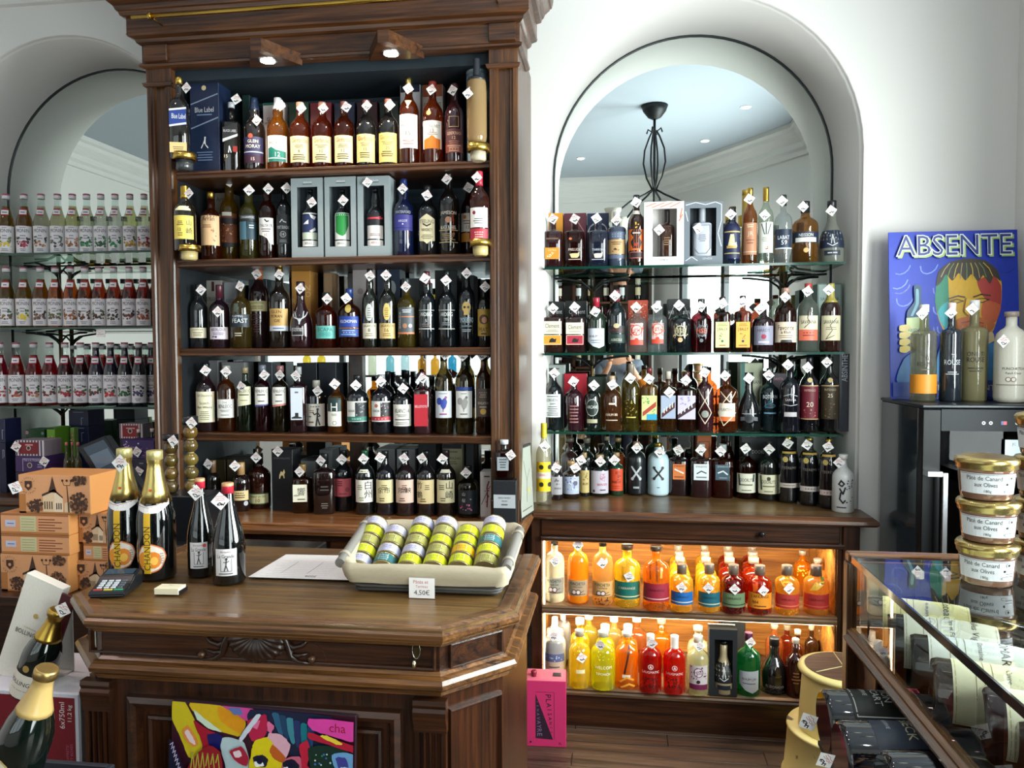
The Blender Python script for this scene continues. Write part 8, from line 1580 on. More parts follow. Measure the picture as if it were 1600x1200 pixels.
def leaning(px, py, Y, deg, R, H, label, els_fn, foil, zcap, tgd=None, grp=None):
    c = at(px, py, Y=Y); t = thing('champagne_bottle', label, 'bottle', c, 0, grp); t.rotation_euler = (0, rad(deg), 0)
    F = els_fn(R, H); make_bottle(t, 'champ', R, H, 'd:0b1410', 0, (foil, H * zcap, ''), 0, F, None, 28)
    bm = bmesh.new(); lathe(bm, [(R * .40, H * .925), (R * .46, H * .93), (R * .46, H * .985), (R * .40, H)], 16); obj('foil_crown', bm, P(foil, .3, metal=.9), t)
    return t
def el1(R, H):
    F = Flat(); F.rect(-R * 1.2, R * 1.2, H * .03, H * .30, P('e4dccc', .5), 10); F.layer(); F.text('BOLLINGER', 0, H * .20, .011, INK, R * 1.9); F.rect(-R * .6, R * .6, H * .12, H * .125, P('8a7a5a', .5), 4); F.disc(0, H * .37, .009, P('c8a860', .4, metal=.5)); return F
t = leaning(45, 1082, 1.735, 22, .0455, .236, 'champagne bottle with cream label leaning against the white tray', el1, 'c8a24a', .66)
put_tag(t, 98, 953, 1.66, 27, rz=rad(20))
def el2(R, H):
    F = Flat(); F.disc(-R * .3, H * .20, .040, P('c8b070', .4), 20); F.layer(); F.disc(-R * .3, H * .20, .036, P('e4dcc0', .4), 20); F.layer(); F.text('Ruinart', -R * .3, H * .20, .012, INK, .06); return F
t = leaning(14, 1236, 1.30, 20, .047, .262, 'dark champagne bottle with pale gold foil in front of the wine case', el2, 'c8a868', .66)
lid = thing('bottle_crate', 'dark open bottle crate at the foot of the wine case', 'crate', (at(30, 1200, Y=1.30).x, 1.38, at(30, 1236, Y=1.30).z - .065))
obj('crate_base', mbox(-.13, .10, -.12, .06, 0, .012), P('15171a', .5), lid)
obj('crate_wall', mbox(.088, .10, -.12, .06, .012, .05, bev=.002), P('2a2c34', .4), lid)
obj('crate_wall', mbox(-.13, .088, .048, .06, .012, .05, bev=.002), P('2a2c34', .4), lid)
obj('crate_foot', mbox(-.12, .09, -.10, .05, -(at(30, 1236, Y=1.30).z - .065), 0), P('15171a', .6), lid)

c = at(853, 1166, Z=0); F_ = depth(c); s = F_ / FPX
Yp = at(853, 1167, Z=0).y
pk = thing('wine_box', 'bright pink bag-in-box wine carton standing on the floor', 'box', (c.x, Yp, 0), rad(3))
w_ = 31.5 * s; h_ = at(853, 1064, Y=Yp).z
PINK = P('c82c64', .5)
obj('carton_body', mbox(-w_, w_, 0, .10, 0, h_, bev=.002), PINK, pk)
bm = bmesh.new(); prism(bm, [(0.001, h_), (.099, h_ - .0), (.099, h_ + .006), (.012, h_ + .003)], 'X', -w_ * .98, w_ * .98); tp_ = obj('top_flap', bm, P('e06c84', .5), pk)
bm = bmesh.new(); lathe(bm, [(.010, 0), (.009, .006), (.012, .008), (.012, .02), (.008, .024)], 12, M=Matrix.Translation((-w_ * .6, .035, h_ + .003))); obj('tap', bm, P('8a1c34', .3, coat=.4), pk)
obj('hand_hole', mbox(w_ * .35, w_ * .75, .035, .065, h_ + .0055, h_ + .0068), BLACK, pk)
F = Flat(); DK = P('2a1428', .5)
F.poly([(-w_ * .5, h_ * .80), (-w_ * .5, h_ * .13), (w_ * .36, h_ * .115)], DK); F.stroke([(-w_ * .5, h_ * .83), (w_ * .42, h_ * .83), (w_ * .42, h_ * .12)], .0012, DK); F.layer()
for k, (ch, hh) in enumerate(zip('PLAISANCE', (.036, .033, .030, .027, .025, .022, .018, .015, .012))):
    F.text(ch, w_ * (.12 + .02 * k), h_ * (.77 - k * .068), hh * .62, DK, hh, rot=-math.pi / 2)
for k, (ch, hh) in enumerate(zip('PENAVAYRE', (.010, .012, .014, .017, .02, .023, .026, .028, .03))):
    F.text(ch, -w_ * (.42 - .015 * k), h_ * (.68 - k * .062), hh * .62, P('8a6a90', .5), hh, rot=-math.pi / 2)
F.text('1L', w_ * .72, h_ * .06, .009, DK); F.disc(-w_ * .75, h_ * .07, .004, DK)
obj('print', F.bm(planar()), F.mats, pk)

c = at(1318, 1042, Z=.43)
st = thing('step_stool', 'worn cream metal roll-along step stool with scuffed top', 'stool', (c.x, c.y, 0))
def enamel():
    m, n, l, b = nt('chipped_enamel'); tc = n.new('ShaderNodeTexCoord'); t = n.new('ShaderNodeTexNoise'); t.inputs['Scale'].default_value = 14; t.inputs['Detail'].default_value = 8
    r = n.new('ShaderNodeValToRGB'); r.color_ramp.elements[0].position = .30; r.color_ramp.elements[0].color = lin('4a3418'); r.color_ramp.elements[1].position = .36; r.color_ramp.elements[1].color = lin('c8b878')
    l.new(tc.outputs['Object'], t.inputs['Vector']); l.new(t.outputs['Fac'], r.inputs[0]); l.new(r.outputs[0], b.inputs['Base Color']); b.inputs['Roughness'].default_value = .4
    return m
EN = enamel()
bm = bmesh.new(); NS = 48; zs = [.20, .25, .30, .345, .38, .41]
def inside_open(a, z):
    d = abs(((a - rad(-62) + math.pi) % (2 * math.pi)) - math.pi)
    return d < rad(38) and z < .355
ring = []
for z in zs: ring.append([bm.verts.new(((.150 - .012 * (z - .2) / .2) * math.cos(2 * math.pi * i / NS), (.150 - .012 * (z - .2) / .2) * math.sin(2 * math.pi * i / NS), z)) for i in range(NS)])
for j in range(len(zs) - 1):
    for i in range(NS):
        a = 2 * math.pi * (i + .5) / NS
        if inside_open(a, (zs[j] + zs[j + 1]) / 2): continue
        f = bm.faces.new((ring[j][i], ring[j][(i + 1) % NS], ring[j + 1][(i + 1) % NS], ring[j + 1][i])); f.smooth = True
obj('drum', bm, EN, st)
bm = bmesh.new(); lathe(bm, [(.138, .41), (.148, .408), (.153, .416), (.150, .426), (.138, .430)], 48); obj('top_rim', bm, EN, st)
bm = bmesh.new(); lathe(bm, [(.128, .4295), (.129, .4325)], 40); tr_ = obj('tread', bm, wood('tread', '3a2418', '6a4c38', 'X', 1, .6, 0), st)
for k in range(3):
    a = rad(90 + 120 * k); bm = bmesh.new(); tube(bm, [(0, 0, .4325), (.125 * math.cos(a), .125 * math.sin(a), .4325)], .0022, 6); obj('seam', bm, P('b8a878', .5), tr_)
bm = bmesh.new(); lathe(bm, [(.205, .0), (.205, .03), (.198, .035), (.185, .20), (.190, .205), (.186, .212), (.150, .208)], 48, cap=False); obj('base_cone', bm, EN, st)
bm = bmesh.new(); lathe(bm, [(.150, .206), (.02, .206)], 40, cap=False); obj('lower_tread', bm, P('3a2a20', .6), st)
bm = bmesh.new(); lathe(bm, [(.208, .0), (.210, .012), (.206, .024)], 40); obj('rubber_foot', bm, BLACK, st)

fz = 1.364
fr = thing('wine_cooler', 'tall black wine cooler with steel handle by the white wall', 'refrigerator', (1.04, 2.80, 0))
obj('cabinet_body', mbox(0, .47, .045, .42, .02, fz - .012, bev=.004), P('23303a', .15, spec=.7, coat=.5), fr)
obj('top_panel', mbox(-.002, .472, .0, .425, fz - .012, fz, bev=.003), P('1c2227', .3, spec=.3), fr)
dr = obj('door', mbox(0, .06, 0, .04, .05, fz - .016, bev=.003), BLACKG, fr)
dr2 = obj('door_frame', (lambda b: (box(b, .06, .47, 0, .04, fz - .09, fz - .016), box(b, .06, .47, 0, .04, .05, .12), box(b, .44, .47, 0, .04, .12, fz - .09), b)[3])(bmesh.new()), P('101519', .45, spec=.2), fr)
obj('door_glass', mbox(.06, .44, .012, .02, .12, fz - .09), thin_glass('smoked', '4a5058', 0, refl=.25), fr)
obj('inner_back', mbox(.06, .44, .038, .044, .12, fz - .09), P('101418', .6), fr)
hx = at(1474, 800, Y=2.77).x - 1.04; hz0 = at(1474, 738, Y=2.77).z
bm = bmesh.new(); box(bm, hx - .009, hx + .009, -.045, -.030, hz0 - .42, hz0, bev=.002); h1 = obj('handle', bm, STEEL, fr)
obj('handle_bracket', mbox(at(1447, 733, Y=2.77).x - 1.04, hx - .009, -.045, 0.001, hz0 - .014, hz0 + .004, bev=.001), STEEL, fr)
q = at(1540, 662, Y=2.79)
F = Flat(); GL_ = P('c8ccd0', .4)
for px in (1537, 1548): F.disc(at(px, 661, Y=2.8).x - 1.04, at(px, 661, Y=2.8).z, .006, GL_, 12); F.layer(); F.disc(at(px, 661, Y=2.8).x - 1.04, at(px, 661, Y=2.8).z, .003, BLACK, 10)
x_ = at(1568, 661, Y=2.8).x - 1.04; z_ = at(1568, 661, Y=2.8).z; F.rect(x_ - .008, x_, z_ - .006, z_ + .006, P('3c4a8a', .4)); F.rect(x_, x_ + .010, z_ - .006, z_ + .006, P('c83c44', .4)); F.disc(at(1589, 661, Y=2.8).x - 1.04, z_, .006, GL_, 12)
x_ = at(1584, 700, Y=2.8).x - 1.04; z_ = at(1584, 700, Y=2.8).z
obj('controls', F.bm(lambda u, v, e: Vector((u, -.0006 - e, v))), F.mats, fr)
F = Flat(); F.rect(x_ - .028, x_ + .028, z_ - .10, z_ + .028, P('d0e4ea', .5)); F.layer(); F.text('UE', x_ + .008, z_ - .055, .014, INK); F.text('JC', x_, z_ + .012, .012, INK); F.rect(x_ - .02, x_ + .02, z_ - .03, z_ - .027, INK); F.stroke([(x_ - .02, z_ - .07), (x_ + .02, z_ - .085)], .002, INK)
obj('sticker', F.bm(lambda u, v, e: Vector((u, -.0006 - e, v))), F.mats, fr)
for k in range(6):
    zr_ = fz - .17 - k * .14
    bm = bmesh.new(); tube(bm, [(.065, .022, zr_), (.435, .022, zr_)], .002, 6); rk = obj('rack', bm, STEEL, fr)
    for j in range(3):
        bm = bmesh.new(); lathe(bm, [(.036, 0), (.037, .012)], 16, M=Matrix.Translation((.12 + j * .12, .034, zr_ + .04)) @ Matrix.Rotation(rad(90), 4, 'X')); obj('bottle_end', bm, P(('24344c', '10161a', '1c2830')[j], .3), rk)
px0, px1 = at(1388, 490, Y=3.14).x, at(1590, 490, Y=3.14).x; pz1 = at(1490, 363, Y=3.19).z
po = thing('advertising_sign', 'blue metal advertising sign with a multicoloured bearded face', 'sign', ((px0 + px1) / 2, 3.10, fz + .0005)); po.rotation_euler = (rad(-5), 0, 0)
Wq = px1 - px0; Hq = (pz1 - fz) / math.cos(rad(5))
obj('sheet', mbox(-Wq / 2, Wq / 2, 0, .004, 0, Hq, bev=.001), P('0c34b4', .45), po)
F = Flat(); kx = Wq / 203.0
def qp(pts, c, r=.25):
    if len(pts) > 4: pts = smooth(pts, 4)
    F.poly([((x - 1489) * kx, Hq - (y - 360) * Hq / 262) for x, y in pts], P(c, .45)); F.layer()
def qs(pts, w, c): F.stroke([((x - 1489) * kx, Hq - (y - 360) * Hq / 262) for x, y in pts], w * kx, P(c, .3)); F.layer()
rq = random.Random(11)
for k in range(34):
    x0 = rq.uniform(1392, 1570); y0 = rq.uniform(410, 585); c_ = rq.choice(['2c5cd0', '1838a0', '2048b8', '3c6cd8'])
    F.stroke([((x0 + 18 * math.cos(a * .5) * (1 - a * .08) - 1489) * kx, Hq - (y0 + 14 * math.sin(a * .5) - 360) * Hq / 262) for a in range(0, 7) if 1390 < x0 + 18 * math.cos(a * .5) < 1588], 2.0 * kx, P(c_, .3))
F.layer()
qp([(1460, 470), (1464, 440), (1480, 418), (1500, 410), (1530, 410), (1552, 422), (1564, 440), (1564, 465), (1562, 480), (1556, 500), (1548, 520), (1530, 530), (1500, 534), (1476, 520), (1466, 500)], 'd8a81c')
qp([(1460, 472), (1464, 440), (1480, 426), (1482, 470), (1478, 516), (1468, 500)], '2c8a6c')
qp([(1464, 486), (1480, 470), (1492, 500), (1486, 524), (1470, 506)], '3cb0b8')
qp([(1526, 440), (1550, 430), (1563, 446), (1562, 480), (1550, 476), (1536, 464)], 'b0342c')
qp([(1536, 470), (1562, 476), (1556, 500), (1540, 510), (1532, 492)], 'c85a2c')
qp([(1462, 446), (1466, 424), (1482, 410), (1506, 404), (1536, 406), (1556, 420), (1563, 440), (1552, 432), (1546, 444), (1536, 430), (1528, 440), (1518, 428), (1508, 438), (1498, 426), (1488, 438), (1478, 428), (1470, 440)], '3a3020')
for k in range(9): qs([(1470 + k * 10, 436 - abs(4 - k)), (1476 + k * 8.6, 420), (1484 + k * 6.5, 411)], 1.4, ('a8986c', '6a8a54', 'c8b04c')[k % 3])
qs([(1482, 466), (1496, 462), (1506, 464)], 2.2, '4a2c14'); qs([(1520, 464), (1532, 460), (1546, 462)], 2.2, '4a1c14')
qs([(1484, 470), (1494, 467), (1504, 470), (1494, 473), (1484, 470)], 1.2, '1c2420'); qs([(1522, 469), (1532, 466), (1544, 468), (1533, 473), (1522, 469)], 1.2, '1c1a14')
qp([(1508, 468), (1518, 468), (1522, 488), (1516, 494), (1506, 490)], 'e8b82c'); qs([(1508, 466), (1504, 486), (1510, 492), (1518, 492)], 1.3, '7a4414')
qp([(1492, 500), (1510, 494), (1530, 496), (1552, 506), (1540, 522), (1514, 530), (1496, 522)], 'c06420'); qs([(1500, 504), (1516, 501), (1534, 505)], 2.0, '8a2420'); qp([(1496, 520), (1520, 528), (1546, 518), (1550, 532), (1520, 544), (1494, 534)], 'e0c890')
for k in range(8): qs([(1496 + k * 6, 508), (1494 + k * 6.6, 526)], 1.0, ('8a3c18', 'e09434')[k % 2])
qp([(1460, 560), (1470, 532), (1494, 534), (1520, 546), (1550, 534), (1572, 548), (1580, 612), (1452, 612)], '3c8cc8'); qp([(1500, 545), (1520, 552), (1540, 544), (1534, 612), (1504, 612)], '78b4d8')
qp([(1410, 610), (1396, 592), (1408, 560), (1430, 548), (1450, 572), (1460, 612)], '2c68b8')
qp([(1426, 446), (1437, 446), (1437, 470), (1448, 488), (1448, 540), (1414, 540), (1414, 488), (1426, 470)], '1c4a6c'); qp([(1429, 452), (1433, 452), (1433, 474), (1424, 492), (1420, 492), (1428, 474)], '7cb0c0')
qp([(1413, 496), (1440, 494), (1440, 520), (1413, 521)], 'c8d8a0'); F.text('ABSENTE', (1427 - 1489) * kx, Hq - (515 - 360) * Hq / 262, 5 * kx, P('1c3a4c', .4), 24 * kx)
for k in range(4): qp([(1402, 508 + k * 11), (1414, 506 + k * 11), (1420, 511 + k * 11), (1412, 517 + k * 11), (1402, 516 + k * 11)], 'd0bc78')
qp([(1390, 596), (1588, 592), (1588, 618), (1390, 618)], '1c3c9c'); F.text('ABSINTHE AUX PLANTES', 0, Hq - (604 - 360) * Hq / 262, 9 * kx, P('e0e4a8', .4), 180 * kx)
F.layer()
hh = 32 * Hq / 262
for dx, dy, c_, off, gw in ((2.6, -2.6, 'a8c86c', .028, 5), (0, 0, 'eef2f4', .028, 5), (0, 0, '1c3880', -.004, 0)):
    vs, fs, wd = text_mesh('ABSENTE', off); H2 = hh * (1.08 if gw else .98); W2 = (183 if gw else 178.5) * kx
    for f in fs: F.poly([(vs[i][0] * W2 / wd + dx * kx, Hq - 23 * Hq / 262 + dy * kx + vs[i][1] * H2) for i in f], P(c_, .4))
    F.layer()
obj('print', F.bm(planar()), F.mats, po)
YT = 2.98
TR = 'bottles on top of the wine cooler'
bottle(1423, 1461, 476, 'flat', 'a:c8c4a0', 'e8e4e0:488', 'clear cylinder bottle a third full of orange liquid on the cooler', [('T', 'TI', 560, 6, '3a3028', .1, .5), ('T', 'ROUSE', 569, 7, '3a3028', 0, 1.2), ('N', 575, 580, 1, '5a5040', -.5, .5), ('R', 585, 615, 'd0841c', -.98, .98)], (1441, 490, 20), Y=YT, z=fz, group=TR, tagY=YT - .035)
bottle(1469, 1501, 473, 'flat', 'd:20262e', 'e8d0cc:488', 'black-filled cylinder bottle on the cooler', [('T', 'TI', 556, 6, 'c8ccd0', .1, .5), ('T', 'ROUSE', 566, 8, 'c8ccd0', 0, 1.5), ('N', 580, 586, 2, 'b0b4b8', -.6, .6)], (1486, 489, 18), Y=YT, z=fz, group=TR, tagY=YT - .035)
bottle(1501, 1540, 469, 'flat', 'f:a8a078', 'e8e4e0:484', 'greenish cloudy cylinder bottle on the cooler', [('T', 'ONE TI', 553, 7, '2a2820', 0, 1.3), ('T', 'ROUSE', 562, 8, '2a2820', 0, 1.3), ('N', 573, 582, 2, '3a3828', -.7, .7)], (1519, 483, 20), Y=YT, z=fz, group=TR, tagY=YT - .035)
bottle(1555, 1602, 487, 'pill', 'p:e0dccc', 'a8988c:495:s', 'cream ceramic-looking coconut punch bottle at the cooler\'s end', [('T', 'PUNCHETEA', 576, 4, '5a5044', 0, 1.4), ('T', 'Punch Coco', 583, 4, '5a5044', 0, .9), ('O', 593, 4, '8a6a5c', -.3), ('O', 593, 4, '8a6a5c', 0), ('O', 593, 2.8, 'efe8dc', -.3), ('O', 593, 2.8, 'efe8dc', 0), ('R', 601, 602, '7a6a54', -.9, .9)], (1568, 533, 22), Y=2.93, z=fz, group=TR)
VX, VY0, VY1, VZ, RZ = .381, .36, 1.325, 1.213, 1.094
vt = thing('glass_display_case', 'glass-topped wooden display case with sloping view of wine bottles', 'showcase', (VX, VY1, 0))
def V(x): return x - VX
def L(y): return y - VY1
VW = 1.15
WR = wood('case', '3a1e0e', '8a5a30', 'Y', 1, .25, .4); WRX = wood('case', '3a1e0e', '8a5a30', 'X', 1, .25, .4); WRZ = wood('case', '2a160a', '5a3820', 'Z', 1, .3, .3)
obj('back_rail', mbox(-.004, VW, -.012, .010, VZ - .012, VZ + .004, bev=.002), WRX, vt)
obj('corner_post', mbox(-.006, .016, -.014, .010, 0.0, VZ - .012, bev=.002), WRZ, vt)
bm = bmesh.new(); prism(bm, [(-.010, RZ - .020), (-.012, RZ - .014), (-.004, RZ - .010), (-.006, RZ - .004), (0, RZ), (.012, RZ), (.012, RZ - .022), (-.004, RZ - .022)], 'Y', L(VY0), -.014)
obj('bottom_rail', bm, WR, vt)
obj('back_bottom_rail', mbox(.016, VW, -.008, .006, RZ - .022, RZ, bev=.002), WRX, vt)
GE = P('14242c', .1, coat=.5)
bm = bmesh.new(); box(bm, .002, VW, L(VY0), -.012, VZ - .008, VZ)
for f in bm.faces:
    if abs(f.normal.z) < .5: f.material_index = 1
obj('top_pane', bm, [PANE, GE], vt)
obj('side_pane', mbox(.002, .006, L(VY0), -.014, RZ, VZ - .008), PANE, vt)
obj('pane_edge_strip', mbox(-.0015, .0015, L(VY0), -.014, VZ - .010, VZ + .001), GE, vt)
obj('back_pane', mbox(.016, VW, -.002, .001, RZ, VZ - .012), PANE, vt)
obj('deck', mbox(.002, VW, L(VY0), -.010, RZ - .022, RZ - .010), P('15100c', .5), vt)
obj('side_board', mbox(.010, .020, L(1.215), -.014, RZ - .13, RZ - .022, bev=.002), DOX, vt)
obj('lower_back', mbox(.016, VW, -.010, .006, 0.0, RZ - .022), P('0a0908', .7), vt)  # near-black colour carries the darkness of the open space under the case
obj('lower_side', mbox(.26, .27, L(VY0), -.010, 0.0, RZ - .022), P('0a0908', .7), vt)  # cavity darkness put into the board's colour here too
obj('rack_board', mbox(-.05, .26, L(.98), -.016, .955 - .060, .955 - .052, bev=.001), P('15100c', .6), vt)
M_l = Matrix(((0, 0, 1, 0), (-1, 0, 0, 0), (0, -1, 0, 0), (0, 0, 0, 1)))
def lying(x, y, z, R, H, prof, label, elf, glass='d:151012', tiltz=0.0, roll=0.0, grp=None, cap=None, nm='wine_bottle', yaw=0.0, seg=28):
    t = thing(nm, label, 'bottle', (x, y, z), 0, grp)
    M = Matrix.Translation((x, y, z)) @ Matrix.Rotation(yaw, 4, 'Z') @ Matrix.Rotation(tiltz, 4, 'Y') @ Matrix.Rotation(roll, 4, 'X') @ M_l
    t.rotation_euler = M.to_euler()
    F = elf(R, H); make_bottle(t, prof, R, H, glass, 0, cap, 0, F, None, seg)
    return t
def wl(name, sub, pc='e6dcb4', ink=INK, w=1.9, crest=None):
    def f(R, H):
        F = Flat(); F.rect(-R * w, R * w, H * .07, H * .46, P(pc, .55), 14); F.layer()
        F.text(name, 0, H * .36, .011, ink, R * 2.3); F.text(sub, 0, H * .27, .006, ink, R * 2.0)
        for k in range(3): F.rect(-R * .9, R * .9, H * (.15 + k * .03), H * (.153 + k * .03), P('8a7c5c', .6), 6)
        F.stroke([(-R * w * .95, H * .08), (R * w * .95, H * .08), (R * w * .95, H * .45), (-R * w * .95, H * .45), (-R * w * .95, H * .08)], .0006, P('a08c50', .5))
        if crest: F.rect(-R * .25, R * .25, H * .40, H * .44, P(crest, .5), 3)
        return F
    return f
names = [('Coteaux', 'Vin de pays', 'e8dca0', None, 'farthest'), ('Vieilles Vignes', 'Pere et Fils', 'e4e0d0', None, 'second from the back'), ('POMARES', 'Domaine', 'dfe2de', None, 'third from the back'),
         ('SUR LES FILS', 'Cuvee', 'e8e0c0', '7a2430', 'fourth from the back'), ('SAVIGNY', '1er Cru Pere et Fils', 'e8e2c8', None, 'fifth from the back'), ('BOURGOGNE', 'Grand vin', 'e4dcc0', None, 'sixth from the back'), ('DU CLOS', 'Pere et Fils', 'e0d8bc', None, 'nearest the camera')]
R = .0395
for k, (n1, n2, pc, cr, wh) in enumerate(names):
    lying(.392 + (.002 * (k % 3)) + (0 if k < 4 else .02), 1.262 - k * .083, RZ - .010 + R + .001, R, .30, 'slope', 'wine bottle lying in the display case, %s of the row' % wh, wl(n1, n2, pc, crest=cr),
          'd:12100f' if k not in (4,) else 'd:2a1016', roll=rad(26), yaw=rad(-17), grp='wine bottles lying in the glass case')
def jar(px, Yj, z0, R, H, label, grp, rz):
    c = at(px, 800, Y=Yj); t = thing('pate_jar', label, 'jar', (c.x, Yj, z0), rz, grp)
    bm = bmesh.new(); lathe(bm, [(R * .78, 0), (R * .82, .002), (R * .86, H * .20), (R * .92, H * .66), (R * .95, H * .72)], 32); obj('glass_body', bm, P('8a6450', .12, coat=.8), t)
    bm = bmesh.new(); lathe(bm, [(R * .94, H * .70), (R * .99, H * .73), (R * 1.0, H * .82), (R * 1.04, H * .84), (R * 1.04, H * .92), (R * .98, H * .97), (R * .8, H * 1.0)], 32); obj('lid', bm, P('c8b070', .25, metal=.9), t)
    F = Flat(); rr = R * .9
    F.rect(-rr * 1.25, rr * 1.05, H * .16, H * .64, P('e8ebee', .5), 16); F.layer()
    F.text('Pâté de Canard', -rr * .28, H * .53, H * .10, INK, rr * 1.25); F.text('aux Olives', -rr * .22, H * .38, H * .10, INK, rr * .8); F.text('180g', -rr * .15, H * .22, H * .08, INK, rr * .4)
    F.disc(rr * .72, H * .54, H * .075, P('9a9ca0', .5), 14, H * .06); F.layer(); F.disc(rr * .72, H * .54, H * .06, P('e8ebee', .5), 14, H * .048); F.layer(); F.disc(rr * .72, H * .54, H * .03, INK, 8)
    F.disc(rr * .55, H * .40, H * .03, INK, 8); F.rect(rr * .6, rr * .95, H * .33, H * .345, P('6a6c70', .5)); F.rect(rr * .6, rr * .95, H * .27, H * .285, P('6a6c70', .5)); F.disc(rr * .55, H * .235, H * .07, P('9a9ca0', .5), 14, H * .035); F.layer(); F.disc(rr * .55, H * .235, H * .055, P('e8ebee', .5), 14, H * .025)
    F.rect(-rr * 1.2, rr * 1.0, H * .615, H * .625, P('5a5c60', .5), 12)
    def mp(u, v, e):
        r = R * (.86 + .06 * (v / H - .2) / .46) + .0008 + e; a = u / rr; return Vector((r * math.sin(a), -r * math.cos(a), v))
    obj('label', F.bm(mp), F.mats, t)
    return t
Yj = 1.19; c0_ = at(1543, 800, Y=Yj); s_ = depth(c0_) / FPX; Rj = 43 * s_
Hj = 65.5 * s_
for k, (px, wh) in enumerate(((1544, 'bottom'), (1544, 'middle'), (1540, 'top'))):
    jar(px, Yj, VZ + .0005 + k * Hj * 1.012, Rj, Hj, 'duck pâté jar with gold lid, %s of the near stack of three' % wh, 'stacked pâté jars on the display case', rad(-20 + 4 * k))
for k, wh in enumerate(('lowest', 'second', 'third', 'topmost')):
    jar(1634, 1.205, VZ + .0005 + k * Hj * 1.012, Rj, Hj, 'duck pâté jar cut by the picture edge, %s of four' % wh, 'stacked pâté jars on the display case', rad(-40))
def cb1(R, H):
    F = Flat(); F.rect(-R * 1.5, R * 1.3, H * .10, H * .44, P('1c211c', .45), 14); F.layer()
    F.stroke([(-R * 1.4, H * .115), (R * 1.2, H * .115), (R * 1.2, H * .425), (-R * 1.4, H * .425), (-R * 1.4, H * .115)], .0016, P('c8ccc8', .4))
    F.text('BILLECART', R * .1, H * .215, .010, P('d0d4d0', .4), R * 2.0); F.text('SALMON', R * .1, H * .255, .010, P('d0d4d0', .4), R * 1.7); F.text('RESERVE', R * .1, H * .17, .006, P('d0d4d0', .4), R * 1.3); F.text('S', -R * .2, H * .35, .034, P('e8ecec', .4), rot=rad(0)); return F
def cb2(R, H):
    F = Flat(); F.rect(-R * 1.5, R * 1.3, H * .12, H * .50, P('3a4250', .45), 14); F.layer()
    F.text('CHARLES', 0, H * .32, .012, P('e0dcb8', .4), R * 2.1); F.text('HEIDSIECK', 0, H * .26, .012, P('e0dcb8', .4), R * 2.1); F.text('CHAMPAGNE', 0, H * .40, .007, P('d0d4d8', .4), R * 1.6); F.text('BRUT RESERVE', 0, H * .18, .005, P('d0d4d8', .4), R * 1.4); return F
def cb3(R, H):
    F = Flat(); F.rect(-R * 1.5, R * 1.3, H * .25, H * .55, P('d8d0b0', .5), 14); return F
p = at(1286, 1128, Y=1.16)
MG = 'champagne bottles lying on the rack beside the display case'
m1 = lying(p.x, 1.16, p.z, .046, .33, 'champ', 'dark champagne bottle lying on its side, black outlined label', cb1, 'd:0a0d14', tiltz=rad(-1), roll=rad(-14), grp=MG, nm='champagne_bottle', cap=('15171a', .22, ''))
put_tag(m1, 1263, 1128, 1.115, 34, rz=rad(62))
p2 = at(1312, 1182, Y=1.065)
m2 = lying(p2.x, 1.065, p2.z, .046, .33, 'champ', 'dark champagne bottle lying below, slate-blue label', cb2, 'd:0a0d14', tiltz=rad(-2), roll=rad(-14), grp=MG, nm='champagne_bottle', cap=('15171a', .22, ''))
put_tag(m2, 1290, 1188, 1.04, 34, rz=rad(60))
p3 = at(1385, 1236, Y=.965)
m3 = lying(p3.x, .965, p3.z, .046, .33, 'champ', 'champagne bottle with cream label at the very bottom', cb3, 'd:0a0d14', tiltz=rad(-4), roll=rad(-14), grp=MG, nm='champagne_bottle', cap=('15171a', .22, ''))
c = at(829, 770, Y=2.86)
fm = thing('framed_certificate', 'pale framed botanical print leaning against the tall cabinet side', 'picture', (-.345, 2.95, LZ + .001)); fm.rotation_euler = (rad(-3), 0, rad(79))
obj('frame', mbox(-.085, .085, 0, .008, 0, .28, bev=.002), P('23241f', .5), fm)
F = Flat(); F.rect(-.077, .077, .01, .27, P('a8aca0', .5)); F.layer(); F.stroke([(0, .06), (.01, .14), (-.02, .22)], .004, P('5a6450', .5)); F.stroke([(.01, .14), (.05, .18)], .003, P('5a6450', .5)); F.disc(.03, .10, .012, P('c0b860', .5)); F.rect(-.06, .06, .03, .034, P('5a5c58', .5))
obj('print', F.bm(planar()), F.mats, fm)
pad = thing('notice_sheet', 'pale sheet taped to the counter\'s end face', 'paper', (-1.2195, 1.6305, .868), 0); pad.rotation_euler = (0, 0, rad(-45))
obj('sheet', mbox(-.06, .05, -.003, -.001, 0, .062), P('c8ccc4', .6), pad)

